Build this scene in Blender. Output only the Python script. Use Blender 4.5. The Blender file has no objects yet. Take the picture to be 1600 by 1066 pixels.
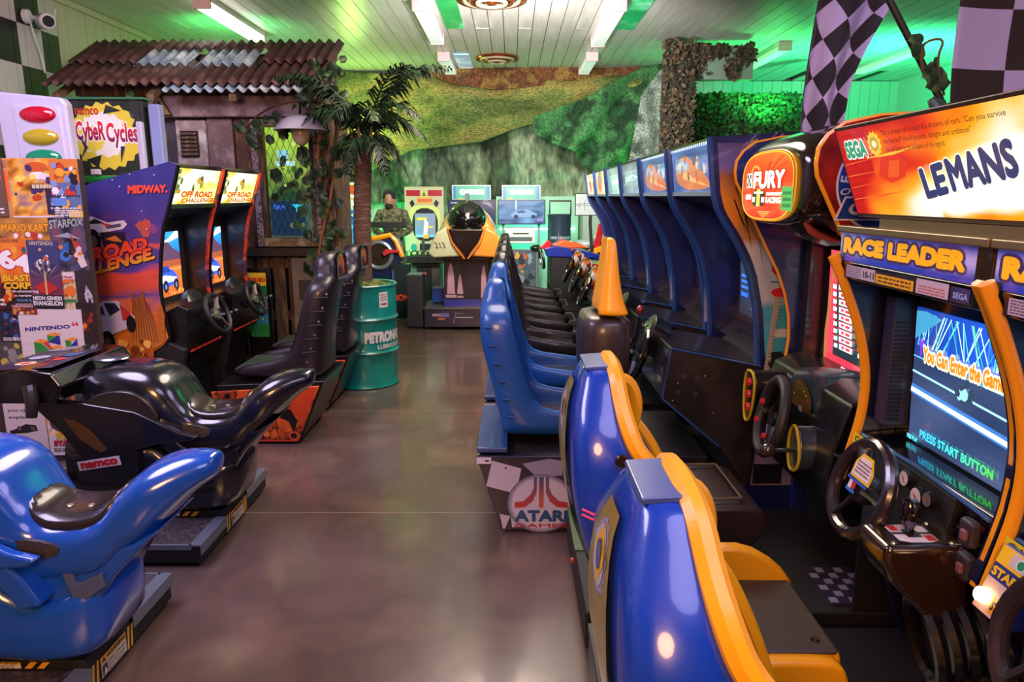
import bpy, math, random
from mathutils import Vector, Matrix, noise as mn
random.seed(7)
SC = bpy.context.scene
COL = SC.collection
PI = math.pi

# ------------------------------------------------------------------ camera
cam = bpy.data.objects.new('camera', bpy.data.cameras.new('camera'))
COL.objects.link(cam)
cam.location = (0, 0, 1.62)
cam.rotation_euler = (PI/2 - math.atan(226/1100), 0, 0)
cam.data.sensor_width = 36
cam.data.lens = 36*1100/1600
cam.data.clip_start = 0.05
SC.camera = cam
SC.view_settings.view_transform = 'Standard'
SC.view_settings.look = 'None'
SC.view_settings.gamma = 1
SC.view_settings.use_curve_mapping = False
SC.view_settings.exposure = 0.33

# ------------------------------------------------------------------ world and lights
w = bpy.data.worlds.new('world'); SC.world = w; w.use_nodes = True
w.node_tree.nodes['Background'].inputs[0].default_value = (.30, .26, .40, 1)
w.node_tree.nodes['Background'].inputs[1].default_value = .3


def area(name, loc, size, power, col, rot=(0, 0, 0), sy=None):
    d = bpy.data.lights.new(name, 'AREA'); d.energy = power; d.color = col
    d.shape = 'ELLIPSE'; d.size = size; d.size_y = sy or size
    o = bpy.data.objects.new(name, d); o.location = loc; o.rotation_euler = rot
    COL.objects.link(o); return o


def point(name, loc, power, col, r=.06):
    d = bpy.data.lights.new(name, 'POINT'); d.energy = power; d.color = col; d.shadow_soft_size = r
    o = bpy.data.objects.new(name, d); o.location = loc; COL.objects.link(o); return o


def spot(name, loc, to, power, col, ang=90, r=.1):
    d = bpy.data.lights.new(name, 'SPOT'); d.energy = power; d.color = col; d.spot_size = math.radians(ang); d.spot_blend = .8; d.shadow_soft_size = r
    o = bpy.data.objects.new(name, d); o.location = loc; o.rotation_euler = (Vector(to)-Vector(loc)).to_track_quat('-Z', 'Y').to_euler()
    COL.objects.link(o); return o


area('lilac_lamp', (.9, .2, 3.35), 2.2, 60, (.66, .58, 1.0), sy=2.4)
area('violet_lamp', (-2.6, 2.6, 3.35), 1.6, 105, (.74, .64, 1.0), sy=2.2)
area('amber_lamp', (-.9, -2.2, 2.6), 1.4, 115, (1, .50, .20), (math.radians(52), 0, math.radians(-8)))
area('warm_centre_lamp', (-.1, 5.2, 3.38), 1.6, 110, (1, .82, .68), sy=3.0)
area('lilac_side_lamp', (3.0, 3.8, 3.36), 1.8, 60, (.7, .62, 1.0), sy=2.5)
GREEN = (.05, 1.0, .2)
spot('back_fill', (.0, 6.2, 3.3), (0, 10.8, 2.1), 480, (1, .97, .88), 95, .25)  # added spot, unseen, to brighten the cloths at the back
spot('ceiling_fill', (.1, 5.8, 2.3), (.1, 9.2, 3.5), 430, (1, .94, .92), 110, .3)  # added upward spot with no fixture, whitens the ceiling
spot('left_wall_fill', (-2.2, 5.0, 3.0), (-4.2, 7.2, 3.0), 60, (1, .85, .75), 100, .2)  # added warm spot without fixture, lights the left wall boards
point('green_flood_left', (-1.95, 10.35, .9), 52, GREEN)
point('green_flood_high', (-2.2, 10.3, 2.6), 30, (.5, 1.0, .15))
spot('green_roof_wash', (-3.0, 7.9, 2.95), (-3.0, 8.2, 3.5), 32, GREEN, 140)
point('green_flood_stage', (.25, 11.0, 1.05), 14, (.08, 1, .5))
point('green_flood_net', (1.45, 10.1, 1.7), 14, GREEN)
spot('green_right_wash', (3.3, 9.3, 2.5), (3.3, 9.4, 3.5), 120, GREEN, 150)
spot('green_corner_wash', (4.9, 8.9, 2.4), (4.9, 9.4, 3.5), 330, (.04, 1, .35), 150)
point('green_flood_corner', (4.7, 10.6, 2.0), 25, (.04, 1, .35))


# ------------------------------------------------------------------ materials
def c(h):
    h = h.lstrip('#')
    r = [int(h[i:i+2], 16)/255 for i in (0, 2, 4)]
    return tuple(x/12.92 if x <= .04045 else ((x+.055)/1.055)**2.4 for x in r)


MATS = {}


def mat(name, col, rough=.5, metal=0., coat=0., emit=0., col2=None, ns=8., bump=0., bs=60., amt=1., stretch=None, lo=.4, hi=.6, detail=3, trans=0., alpha=1., grain=0., gamt=.6):
    if name in MATS: return MATS[name]
    m = bpy.data.materials.new(name); m.use_nodes = True
    nt = m.node_tree; N = nt.nodes; L = nt.links
    p = N['Principled BSDF']
    col = c(col) if isinstance(col, str) else col
    p.inputs['Base Color'].default_value = (*col, 1)
    p.inputs['Roughness'].default_value = rough
    p.inputs['Metallic'].default_value = metal
    p.inputs['Coat Weight'].default_value = coat
    p.inputs['Coat Roughness'].default_value = .08
    p.inputs['Transmission Weight'].default_value = trans
    p.inputs['Alpha'].default_value = alpha
    tc = None
    if col2 is not None or bump:
        tc = N.new('ShaderNodeTexCoord'); mp = N.new('ShaderNodeMapping')
        L.new(tc.outputs['Object'], mp.inputs[0])
        if stretch: mp.inputs['Scale'].default_value = stretch
    if col2 is not None:
        n = N.new('ShaderNodeTexNoise'); n.inputs['Scale'].default_value = ns; n.inputs['Detail'].default_value = detail
        L.new(mp.outputs[0], n.inputs['Vector'])
        r = N.new('ShaderNodeValToRGB')
        cs = [col] + [c(x) if isinstance(x, str) else x for x in (col2 if isinstance(col2, (list, tuple)) and isinstance(col2[0], (str, tuple)) else [col2])]
        el = r.color_ramp.elements
        while len(el) < len(cs): el.new(.5)
        for i, cc in enumerate(cs):
            el[i].position = lo + (hi-lo)*i/(len(cs)-1); el[i].color = (*cc, 1)
        L.new(n.outputs[0], r.inputs[0]); L.new(r.outputs[0], p.inputs['Base Color'])
        if emit: L.new(r.outputs[0], p.inputs['Emission Color'])
    if emit:
        if col2 is None: p.inputs['Emission Color'].default_value = (*col, 1)
        p.inputs['Emission Strength'].default_value = emit
    if grain:
        gn = N.new('ShaderNodeTexNoise'); gn.inputs['Scale'].default_value = grain; gn.inputs['Detail'].default_value = 2
        L.new(mp.outputs[0], gn.inputs['Vector'])
        gr = N.new('ShaderNodeMapRange'); gr.inputs[1].default_value = .35; gr.inputs[2].default_value = .65; gr.inputs[3].default_value = 1-gamt; gr.inputs[4].default_value = 1.15
        L.new(gn.outputs[0], gr.inputs[0])
        gm = N.new('ShaderNodeVectorMath'); gm.operation = 'SCALE'
        L.new(p.inputs['Base Color'].links[0].from_socket, gm.inputs[0]); L.new(gr.outputs[0], gm.inputs['Scale']); L.new(gm.outputs[0], p.inputs['Base Color'])
    if bump:
        b = N.new('ShaderNodeTexNoise'); b.inputs['Scale'].default_value = bs; b.inputs['Detail'].default_value = 3
        L.new(mp.outputs[0], b.inputs['Vector'])
        bn = N.new('ShaderNodeBump'); bn.inputs['Strength'].default_value = bump; bn.inputs['Distance'].default_value = .01
        L.new(b.outputs[0], bn.inputs['Height']); L.new(bn.outputs[0], p.inputs['Normal'])
    MATS[name] = m
    return m


def artmat(name, emit=0., rough=.35, coat=.3, base=1.):
    m = bpy.data.materials.new(name); m.use_nodes = True
    nt = m.node_tree; p = nt.nodes['Principled BSDF']
    a = nt.nodes.new('ShaderNodeAttribute'); a.attribute_name = 'Col'
    if base < 1:
        mx = nt.nodes.new('ShaderNodeMixRGB'); mx.blend_type = 'MULTIPLY'; mx.inputs[0].default_value = 1
        mx.inputs[2].default_value = (base, base, base, 1)
        nt.links.new(a.outputs[0], mx.inputs[1]); nt.links.new(mx.outputs[0], p.inputs['Base Color'])
    else:
        nt.links.new(a.outputs[0], p.inputs['Base Color'])
    if emit:
        nt.links.new(a.outputs[0], p.inputs['Emission Color']); p.inputs['Emission Strength'].default_value = emit
    p.inputs['Roughness'].default_value = rough; p.inputs['Coat Weight'].default_value = coat
    return m


PRINT = artmat('printed_vinyl', rough=.35, coat=.4)
PAPER = artmat('printed_paper', rough=.45, coat=.25)
SHINY = artmat('backlit_screen', emit=1.5, rough=.15, coat=.6, base=.15)
LIT = artmat('backlit_marquee', emit=1.3, rough=.2, coat=.6, base=.3)
DIM = artmat('dim_marquee', emit=.55, rough=.2, coat=.6, base=.5)


# ------------------------------------------------------------------ mesh building
ORG = {}


def props(o, label=None, cat=None, group=None, kind=None):
    if label: o['label'] = label
    if cat: o['category'] = cat
    if group: o['group'] = group
    if kind: o['kind'] = kind
    return o


def thing(name, label, cat, loc, group=None, kind=None):
    o = bpy.data.objects.new(name, None); COL.objects.link(o)
    o.empty_display_size = .1
    o.location = loc; ORG[o] = Vector(loc)
    return props(o, label, cat, group, kind)


class MB:
    def __init__(s): s.v = []; s.f = []; s.mi = []; s.cur = 0; s.col = None; s.cs = []

    def add(s, vs, fs, M=None):
        k = len(s.v)
        for v in vs:
            v = Vector(v)
            s.v.append(M @ v if M is not None else v)
        for f in fs:
            s.f.append([i+k for i in f]); s.mi.append(s.cur)
            if s.col is not None: s.cs.append([s.col]*len(f))
        return s

    def box(s, x0, x1, y0, y1, z0, z1, M=None):
        return s.add([(x0, y0, z0), (x1, y0, z0), (x1, y1, z0), (x0, y1, z0), (x0, y0, z1), (x1, y0, z1), (x1, y1, z1), (x0, y1, z1)],
                     [(0, 3, 2, 1), (4, 5, 6, 7), (0, 1, 5, 4), (1, 2, 6, 5), (2, 3, 7, 6), (3, 0, 4, 7)], M)

    def prism(s, poly, a, b, axis='y', M=None):
        n = len(poly)
        f3 = {'y': lambda p, t: (p[0], t, p[1]), 'x': lambda p, t: (t, p[0], p[1]), 'z': lambda p, t: (p[0], p[1], t)}[axis]
        vs = [f3(p, a) for p in poly] + [f3(p, b) for p in poly]
        ar = sum(poly[i][0]*poly[(i+1) % n][1]-poly[(i+1) % n][0]*poly[i][1] for i in range(n))
        fl = (ar > 0) != (axis == 'y')
        A = list(range(n)); B = list(range(n, 2*n))
        fs = [A[::-1] if fl else A, B if fl else B[::-1]]
        for i in range(n):
            j = (i+1) % n
            q = [i, j, n+j, n+i]
            fs.append(q if fl else q[::-1])
        return s.add(vs, fs, M)

    def loft(s, rings, cap=True, close=False, M=None):
        n = len(rings[0]); vs = [p for r in rings for p in r]; fs = []
        R = len(rings)
        for i in range(R if close else R-1):
            for j in range(n):
                a = i*n+j; b = i*n+(j+1) % n; i2 = (i+1) % R
                fs.append((a, b, i2*n+(j+1) % n, i2*n+j))
        if cap and not close:
            fs.append(tuple(range(n))[::-1]); fs.append(tuple(range((R-1)*n, R*n)))
        return s.add(vs, fs, M)

    def grid(s, P, nu, nv):
        vs = [P(i/nu, j/nv) for j in range(nv+1) for i in range(nu+1)]
        fs = [(j*(nu+1)+i, j*(nu+1)+i+1, (j+1)*(nu+1)+i+1, (j+1)*(nu+1)+i) for j in range(nv) for i in range(nu)]
        return s.add(vs, fs)

    def tube(s, pts, r, n=8, closed=False, flat=1.):
        pts = [Vector(p) for p in pts]; m = len(pts); rings = []
        up = None
        for i, p in enumerate(pts):
            if closed: t = pts[(i+1) % m]-pts[i-1]
            else: t = pts[min(i+1, m-1)]-pts[max(i-1, 0)]
            t.normalize()
            if up is None:
                up = Vector((0, 0, 1)) if abs(t.z) < .9 else Vector((0, 1, 0))
            a = t.cross(up)
            if a.length < 1e-4: a = t.cross(Vector((1, 0, 0)))
            a.normalize(); b = a.cross(t).normalized(); up = b
            rr = r[i] if isinstance(r, (list, tuple)) else r
            rings.append([p+a*math.cos(2*PI*k/n)*rr+b*math.sin(2*PI*k/n)*rr*flat for k in range(n)])
        return s.loft(rings, cap=not closed, close=closed)

    def lathe(s, prof, ctr=(0, 0, 0), ax=(0, 0, 1), n=24, cap=True):
        q = Vector((0, 0, 1)).rotation_difference(Vector(ax)).to_matrix().to_4x4()
        M = Matrix.Translation(ctr) @ q
        rings = [[(r*math.cos(2*PI*k/n), r*math.sin(2*PI*k/n), h) for k in range(n)] for r, h in prof]
        return s.loft(rings, cap=cap, M=M)

    def torus(s, ctr, R, r, ax=(0, 0, 1), n=28, m=8, flat=1.):
        q = Vector((0, 0, 1)).rotation_difference(Vector(ax)).to_matrix()
        pts = [Vector(ctr)+q @ Vector((R*math.cos(2*PI*k/n), R*math.sin(2*PI*k/n)*flat, 0)) for k in range(n)]
        return s.tube(pts, r, m, closed=True)

    def ell(s, ctr, rad, n=16, m=10, t0=0., t1=PI, M=None):
        rings = []
        for i in range(m+1):
            t = t0+(t1-t0)*i/m
            t = min(max(t, .02), PI-.02)
            rings.append([(ctr[0]+rad[0]*math.sin(t)*math.cos(2*PI*k/n), ctr[1]+rad[1]*math.sin(t)*math.sin(2*PI*k/n), ctr[2]-rad[2]*math.cos(t)) for k in range(n)])
        return s.loft(rings, M=M)

    def mesh(s, name, m, org=(0, 0, 0)):
        me = bpy.data.meshes.new(name); o = Vector(org)
        me.from_pydata([tuple(v-o) for v in s.v], [], s.f)
        for mm in (m if isinstance(m, (list, tuple)) else [m]): me.materials.append(mm)
        me.polygons.foreach_set('material_index', s.mi)
        if s.cs:
            at = me.color_attributes.new('Col', 'FLOAT_COLOR', 'CORNER')
            flat = []
            for cc in s.cs:
                for q in cc: flat += [q[0], q[1], q[2], 1.]
            at.data.foreach_set('color', flat)
        return me

    def build(s, name, m, parent=None, bevel=0., smooth=True, sub=0, ang=35, label=None, seg=2, **kw):
        org = ORG.get(parent, Vector((0, 0, 0)))
        me = s.mesh(name, m, org)
        o = bpy.data.objects.new(name, me); COL.objects.link(o)
        if parent is not None: o.parent = parent
        ORG[o] = org
        if smooth:
            me.polygons.foreach_set('use_smooth', [True]*len(me.polygons))
            if not sub: me.set_sharp_from_angle(angle=math.radians(ang))
        if bevel:
            b = o.modifiers.new('bevel', 'BEVEL'); b.width = bevel; b.segments = seg; b.limit_method = 'ANGLE'; b.harden_normals = True
        if sub:
            b = o.modifiers.new('sub', 'SUBSURF'); b.levels = sub; b.render_levels = sub
        props(o, label, **kw)
        return o


def dup(o, parent=None, dv=None, skip=(), mats=None):
    n = o.copy(); COL.objects.link(n); n.parent = parent
    ORG[n] = ORG.get(o, Vector((0, 0, 0))) + (Vector(dv) if dv else Vector((0, 0, 0)))
    if dv and parent is None: n.location = Vector(o.location)+Vector(dv)
    if mats and o.type == 'MESH' and any(m and m.name in mats for m in o.data.materials):
        n.data = o.data.copy()
        for i, m in enumerate(n.data.materials):
            if m and m.name in mats: n.data.materials[i] = mats[m.name]
    for ch in list(o.children):
        if ch.name.split('.')[0] in skip: continue
        dup(ch, n, dv, skip, mats)
    return n


# ------------------------------------------------------------------ flat artwork (print, screens, lettering)
GL = {}


def glyphs(t):
    k = t
    if k not in GL:
        cu = bpy.data.curves.new('lettering', 'FONT'); cu.body = t; cu.resolution_u = 3; cu.fill_mode = 'BOTH'
        ob = bpy.data.objects.new('lettering', cu)
        me = bpy.data.meshes.new_from_object(ob)
        vs = [(v.co.x, v.co.y) for v in me.vertices]; fs = [tuple(p.vertices) for p in me.polygons]
        bpy.data.objects.remove(ob); bpy.data.curves.remove(cu); bpy.data.meshes.remove(me)
        xs = [v[0] for v in vs] or [0, 1]; ys = [v[1] for v in vs] or [0, 1]
        x0, x1, y0, y1 = min(xs), max(xs), min(ys), max(ys)
        GL[k] = ([((x-x0)/(x1-x0), (y-y0)/(y1-y0)) for x, y in vs], fs, x1-x0, y1-y0)
    return GL[k]


def cc_(x): return c(x) if isinstance(x, str) else x


def mix(a, b, t): return tuple(a[i]+(b[i]-a[i])*t for i in range(3))


class Art(MB):
    """flat artwork in a plane: origin O (lower left), unit vectors U (right) and V (up)"""
    def __init__(s, O, U, V, eps=.0004, fn=None, W=1., H=1.):
        super().__init__()
        s.O = Vector(O); s.U = Vector(U).normalized(); s.V = Vector(V).normalized(); s.N = s.U.cross(s.V); s.eps = eps; s.n = 1; s.fn = fn
        s.W, s.H = W, H            # art units: 0..1 both ways when W,H are the real size

    def P(s, x, y):
        x *= s.W; y *= s.H
        if s.fn: return s.fn(x, y, s.n*s.eps)
        return s.O+s.U*x+s.V*y+s.N*(s.n*s.eps)

    def put(s, pts, fs, cf):
        k = len(s.v)
        s.v += [s.P(*p) for p in pts]
        for f in fs:
            s.f.append([i+k for i in f]); s.mi.append(0)
            s.cs.append([cf(*pts[i]) if callable(cf) else cf for i in f])
        s.n += 1
        return s

    def poly(s, pts, col, col2=None):
        a = sum(pts[i][0]*pts[(i+1) % len(pts)][1]-pts[(i+1) % len(pts)][0]*pts[i][1] for i in range(len(pts)))
        if a < 0: pts = pts[::-1]
        col = cc_(col)
        if col2 is not None:
            y0 = min(p[1] for p in pts); y1 = max(p[1] for p in pts); c2 = cc_(col2)
            return s.put(pts, [range(len(pts))], lambda x, y: mix(col, c2, (y-y0)/(y1-y0+1e-9)))
        return s.put(pts, [range(len(pts))], col)

    def rect(s, x0, y0, x1, y1, col, col2=None): return s.poly([(x0, y0), (x1, y0), (x1, y1), (x0, y1)], col, col2)

    def grid2(s, x0, y0, x1, y1, nx, ny, f):
        pts = [(x0+(x1-x0)*i/nx, y0+(y1-y0)*j/ny) for j in range(ny+1) for i in range(nx+1)]
        fs = [(j*(nx+1)+i, j*(nx+1)+i+1, (j+1)*(nx+1)+i+1, (j+1)*(nx+1)+i) for j in range(ny) for i in range(nx)]
        return s.put(pts, fs, f)

    def ellp(s, x, y, rx, ry, col, n=20, col2=None, a=0):
        ca, sa = math.cos(a), math.sin(a)
        pts = []
        for k in range(n):
            u = rx*math.cos(2*PI*k/n)*s.W; v = ry*math.sin(2*PI*k/n)*s.H
            pts.append((x+(u*ca-v*sa)/s.W, y+(u*sa+v*ca)/s.H))
        return s.poly(pts, col, col2)

    def line(s, pts, w, col):
        col = cc_(col)
        for (x0, y0), (x1, y1) in zip(pts, pts[1:]):
            dx, dy = (x1-x0)*s.W, (y1-y0)*s.H; l = math.hypot(dx, dy) or 1
            nx, ny = -dy/l*w/2/s.W, dx/l*w/2/s.H
            s.poly([(x0+nx, y0+ny), (x0-nx, y0-ny), (x1-nx, y1-ny), (x1+nx, y1+ny)], col)
            s.n -= 1
        s.n += 1
        return s

    def text(s, t, x0, y0, x1, y1, col, col2=None, bold=0., shear=0., outline=None, ow=.035, q=None):
        """fits the string into the box; q = four corners for a skewed fit"""
        def place(vs):
            if q:
                (ax, ay), (bx, by), (cx, cy), (dx, dy) = q
                return [((ax*(1-u)+bx*u)*(1-v)+(dx*(1-u)+cx*u)*v, (ay*(1-u)+by*u)*(1-v)+(dy*(1-u)+cy*u)*v) for u, v in vs]
            return [(x0+(x1-x0)*u+shear*v*(y1-y0), y0+(y1-y0)*v) for u, v in vs]
        vs, fs, gw, gh = glyphs(t)

        def fat(b, cf):
            k = 12 if b > .055 else 8 if b > .02 else 4
            offs = [(0, 0)]+([(b*math.cos(2*PI*i/k), b*math.sin(2*PI*i/k)) for i in range(k)] if b else [])
            for dx, dy in offs:
                pl = place([(u*(1-2*bold/gw)+bold/gw+dx/gw, v*(1-2*bold/gh)+bold/gh+dy/gh) for u, v in vs])
                s.put(pl, fs, cf(pl)); s.n -= .88
            s.n = math.ceil(s.n)
        if outline is not None: fat(bold+ow, lambda pl: cc_(outline))
        col = cc_(col)
        if col2 is None: fat(bold, lambda pl: col)
        else:
            c2 = cc_(col2)

            def cf(pl):
                k = {p: v for p, (u, v) in zip(pl, vs)}
                return lambda x, y: mix(col, c2, k[(x, y)])
            fat(bold, cf)
        return s

    def words(s, x0, y0, x1, y1, rows, col, wd=.75):
        """rows of small unreadable print as short dashes"""
        h = (y1-y0)/rows
        for r in range(rows):
            x = x0; yy = y1-(r+.75)*h
            while x < x1-.02*(x1-x0):
                L = (x1-x0)*random.uniform(.06, .2); e = min(x+L, x1)
                s.poly([(x, yy), (e, yy), (e, yy+h*.5), (x, yy+h*.5)], col); s.n -= 1
                x = e+(x1-x0)*.03
        s.n += 1
        return s

    def blobs(s, n, cols, rmin, rmax, x0=0., y0=0., x1=1., y1=1., seed=0, spike=.35):
        R = random.Random(seed)
        for i in range(n):
            r = R.uniform(rmin, rmax); cx = R.uniform(x0+r*.7, x1-r*.7); cy = R.uniform(y0+r*.7, y1-r*.7); m = R.randint(5, 10)
            ph = R.uniform(0, 6)
            pts = []
            for k in range(m):
                q = r*R.uniform(1-spike, 1.)
                pts.append((min(max(cx+q*math.cos(ph+2*PI*k/m), x0), x1), min(max(cy+q*math.sin(ph+2*PI*k/m)*s.W/s.H, y0), y1)))
            s.poly(pts, R.choice(cols))
        return s


def fire(x, y, k=3., seed=0., cols=('#c41c14', '#ef5a12', '#fca61c', '#ffe07a', '#fff7dc'), b=0.):
    t = .5+.9*mn.noise(Vector((x*k, y*k*1.6, seed)))+.35*mn.noise(Vector((x*k*3, y*k*4, seed+9)))+b
    t = min(max(t, 0), .999)*(len(cols)-1); i = int(t)
    return mix(c(cols[i]), c(cols[i+1]), t-i)

# ================================================================== the room
RX0, RX1, RY0, RY1, RZ = -4.2, 6.2, -3.0, 11.9, 3.45
fm = mat('floor_vinyl', '#63504a', rough=.25, col2=['#54433e', '#705a4e'], ns=1.6, lo=.3, hi=.7, coat=.25, bump=.06, bs=14)
# seams of the vinyl sheets are a darker line each 1.9 m
MB().box(RX0-.1, RX1+.1, RY0-.1, RY1+.1, -.06, 0).build('floor', fm, kind='structure', smooth=False)
fl = bpy.data.objects['floor']; ORG[fl] = Vector((0, 0, 0))
sm = mat('seam_filler', '#8a7668', rough=.4)
for yy in (1.55, 3.42, 5.2, 7.1):
    MB().box(-1.4, .3, yy, yy+.006, 0, .0012).build('seam', sm, fl, smooth=False)

cwhite = mat('painted_board_white', '#d4cec8', rough=.36, col2=['#c0bab5', '#dfd9d2'], ns=1.2, stretch=(6, .5, 1), lo=.3, hi=.7)
dark = mat('dark_gap', '#2b2a28', rough=.9)
ce = MB().box(RX0-.1, RX1+.1, RY0-.1, RY1+.1, RZ+.02, RZ+.1).build('ceiling', dark, kind='structure', smooth=False)
bw = .158
R = random.Random(3)
cb = [MB().box(-bw/2+.004, bw/2-.004, 0, L, -.012, .012).mesh('board', cwhite) for L in (5.2, 3.6, 6.1, 8.8, 11.3)]
LN = (5.2, 3.6, 6.1, 8.8, 11.3)
PAIR = [(0, 3), (3, 2), (1, 4), (4, 1), (2, 3)]
nb = int((RX1-RX0)/bw)+1
for i in range(nb):
    a, b = PAIR[R.randrange(5)]
    y = RY0
    for k in (a, b):
        o = bpy.data.objects.new('board', cb[k]); COL.objects.link(o); o.parent = ce
        o.location = (RX0+bw*(i+.5), y, RZ+R.uniform(-.002, .002)); y += LN[k]+.006


def checkwall():
    m = mat('cream_wall_board', '#a89f8e', rough=.55, col2=['#b9b09e', '#8f8677'], ns=1.5, stretch=(1, 4, .6), lo=.3, hi=.7).copy()
    nt = m.node_tree; N = nt.nodes; L = nt.links; p = N['Principled BSDF']
    g = N.new('ShaderNodeNewGeometry'); sp = N.new('ShaderNodeSeparateXYZ'); L.new(g.outputs['Position'], sp.inputs[0])

    def M(op, a, b=None):
        n = N.new('ShaderNodeMath'); n.operation = op
        for i, v in enumerate((a, b)):
            if v is None: continue
            if isinstance(v, (int, float)): n.inputs[i].default_value = v
            else: L.new(v, n.inputs[i])
        return n.outputs[0]
    cell = .345
    iy = M('FLOOR', M('DIVIDE', M('SUBTRACT', sp.outputs[1], 6.95-cell*20), .317)); iz = M('FLOOR', M('DIVIDE', M('SUBTRACT', sp.outputs[2], 3.07-cell*9), cell))
    ch = M('FLOORED_MODULO', M('ADD', iy, iz), 2.)
    lim = M('LESS_THAN', sp.outputs[1], 6.95)
    f = M('MULTIPLY', ch, lim)
    mx = N.new('ShaderNodeMixRGB'); L.new(f, mx.inputs[0])
    src = p.inputs['Base Color'].links[0].from_socket
    l2 = N.new('ShaderNodeMixRGB'); l2.inputs[2].default_value = (*c('#b7b0b5'), 1); L.new(lim, l2.inputs[0]); L.new(src, l2.inputs[1])
    L.new(l2.outputs[0], mx.inputs[1]); mx.inputs[2].default_value = (*c('#1d1b1b'), 1)
    L.new(mx.outputs[0], p.inputs['Base Color'])
    return m


cwm = checkwall()
wl = MB().box(RX0-.12, RX0-.03, RY0, RY1, 0, RZ).build('wall_left', dark, kind='structure', smooth=False)
wme = MB().box(-.02, .02, .003, .155, 0, RZ-.02).mesh('board', cwm)
k = 0
y = RY0
while y < RY1:
    o = bpy.data.objects.new('board', wme); COL.objects.link(o); o.parent = wl
    o.location = (RX0-.02+R.uniform(-.002, .002), y, 0); y += .158
MB().box(RX0, RX0+.035, RY0, RY1, RZ-.075, RZ-.015).build('trim_1', mat('trim_paint', '#b8ad97', rough=.5), kind='structure', bevel=.008)

wfm = mat('far_wall_board', '#c6cfc9', rough=.5)
wf = MB().box(RX0-.1, RX1+.1, RY1+.03, RY1+.1, 0, RZ).build('wall_far', dark, kind='structure', smooth=False)
fme = MB().box(.003, .155, -.02, .02, 0, RZ-.02).mesh('board', wfm)
x = RX0
while x < RX1:
    o = bpy.data.objects.new('board', fme); COL.objects.link(o); o.parent = wf
    o.location = (x, RY1+.01, 0); x += .158
MB().box(RX1, RX1+.1, RY0, RY1+.1, 0, RZ).build('wall_right', wfm, kind='structure', smooth=False)
MB().box(RX0-.1, RX1+.1, RY0-.1, RY0, 0, RZ).build('wall_near', mat('near_wall_paint', '#4a4552', rough=.7), kind='structure', smooth=False)

# ceiling battens
body = mat('lamp_housing', '#d8c9cf', rough=.5)
diff = mat('lamp_diffuser', '#dfe3e2', rough=.4, emit=.4)
diffb = mat('lamp_diffuser_bright', '#fff4ee', rough=.4, emit=3.5)
diffg = mat('lamp_diffuser_green', '#bfe8c4', rough=.4, emit=.35)
BL = [(-2.87, 7.0, 8.5, diffb, 'ceiling batten light over the left corner, glowing brightest'),
      (-.86, 7.1, 8.63, diff, 'pale ceiling batten light beside the big copper vent, left of it'),
      (-.88, 9.6, 10.66, diff, 'far ceiling batten light left of the small round vent'),
      (1.0, 7.1, 8.75, diff, 'pale ceiling batten light right of the big copper vent'),
      (1.03, 9.6, 10.66, diff, 'far ceiling batten light right of the small round vent'),
      (3.27, 8.95, 10.5, diffg, 'ceiling batten light tinted green near the leafy netting'),
      (4.95, 9.1, 10.6, diffg, 'ceiling batten light in the green corner behind the flag')]
for i, (x, y0, y1, dm, lb) in enumerate(BL):
    t = thing('ceiling_light', lb, 'light', (x, (y0+y1)/2, RZ-.012), 'ceiling batten lights')
    MB().box(x-.075, x+.075, y0, y1, RZ-.06, RZ-.012).build('housing', body, t, bevel=.004)
    for e, (a, b) in enumerate(((y0-.004, y0+.03), (y1-.03, y1+.004))):
        MB().box(x-.08, x+.08, a, b, RZ-.125, RZ-.012).build('end_cap', mat('lamp_end_cap', '#cfa9ae', rough=.5), t, bevel=.004)
    MB().box(x-.072, x+.072, y0+.032, y1-.032, RZ-.12, RZ-.06).build('diffuser', dm, t, bevel=.012)
# ceiling panels by the battens; their reflections are painted in as glowing colour
gp = mat('green_reflection_glow', '#0f9a55', rough=.08, coat=1, col2=['#12b060', '#7fe8b4', '#e8fff4'], ns=2.2, emit=.45, lo=.35, hi=.8)
bp = mat('pale_reflection_glow', '#8fb7d6', rough=.08, coat=1, col2=['#d9f0ff'], ns=3, emit=.6)
for x, y0, y1, m_, lb in ((-.62, 7.0, 8.25, gp, 'glossy ceiling panel with a painted green reflection beside the left batten light'), (1.24, 7.1, 8.3, gp, 'glossy ceiling panel with a painted green reflection right of the right batten light'), (-.66, 9.7, 10.7, bp, 'glossy ceiling panel with a painted pale blue reflection beside the far left batten light')):
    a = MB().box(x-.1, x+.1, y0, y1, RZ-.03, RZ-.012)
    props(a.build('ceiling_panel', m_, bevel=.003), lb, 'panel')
# round vents
cop = mat('copper_ring', '#b05a34', rough=.25, metal=.9)
for (x, y, r, lb) in ((-.19, 7.05, .32, 'large round copper ceiling vent at the top edge, nearest of two'), (-.2, 9.95, .27, 'small round copper ceiling vent farther back')):
    t = thing('ceiling_vent', lb, 'vent', (x, y, RZ-.012))
    for j, q in enumerate((1., .8, .6, .42)):
        MB().torus((x, y, RZ-.03-.012*j), r*q, .02, n=32, m=6).build('ring', cop if j % 2 == 0 else mat('cream_ring', '#b9a893', rough=.4, metal=.3), t)
    MB().lathe([(r*.98, -.02), (r*.98, 0)], (x, y, RZ-.012), n=32).build('backing', mat('vent_backing', '#3a1d12', rough=.6), t)
    MB().ell((x, y, RZ-.06), (r*.2, r*.2, .03)).build('hub', cop, t)


# ---------------- cloths at the back
def camo(name, cols, s=3., rough=.85, bs=90, bump=.8):
    return mat(name, cols[0], rough=rough, col2=cols[1:], ns=s, bump=bump, bs=bs, lo=.32, hi=.68, detail=5, grain=38, gamt=.6)


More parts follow.
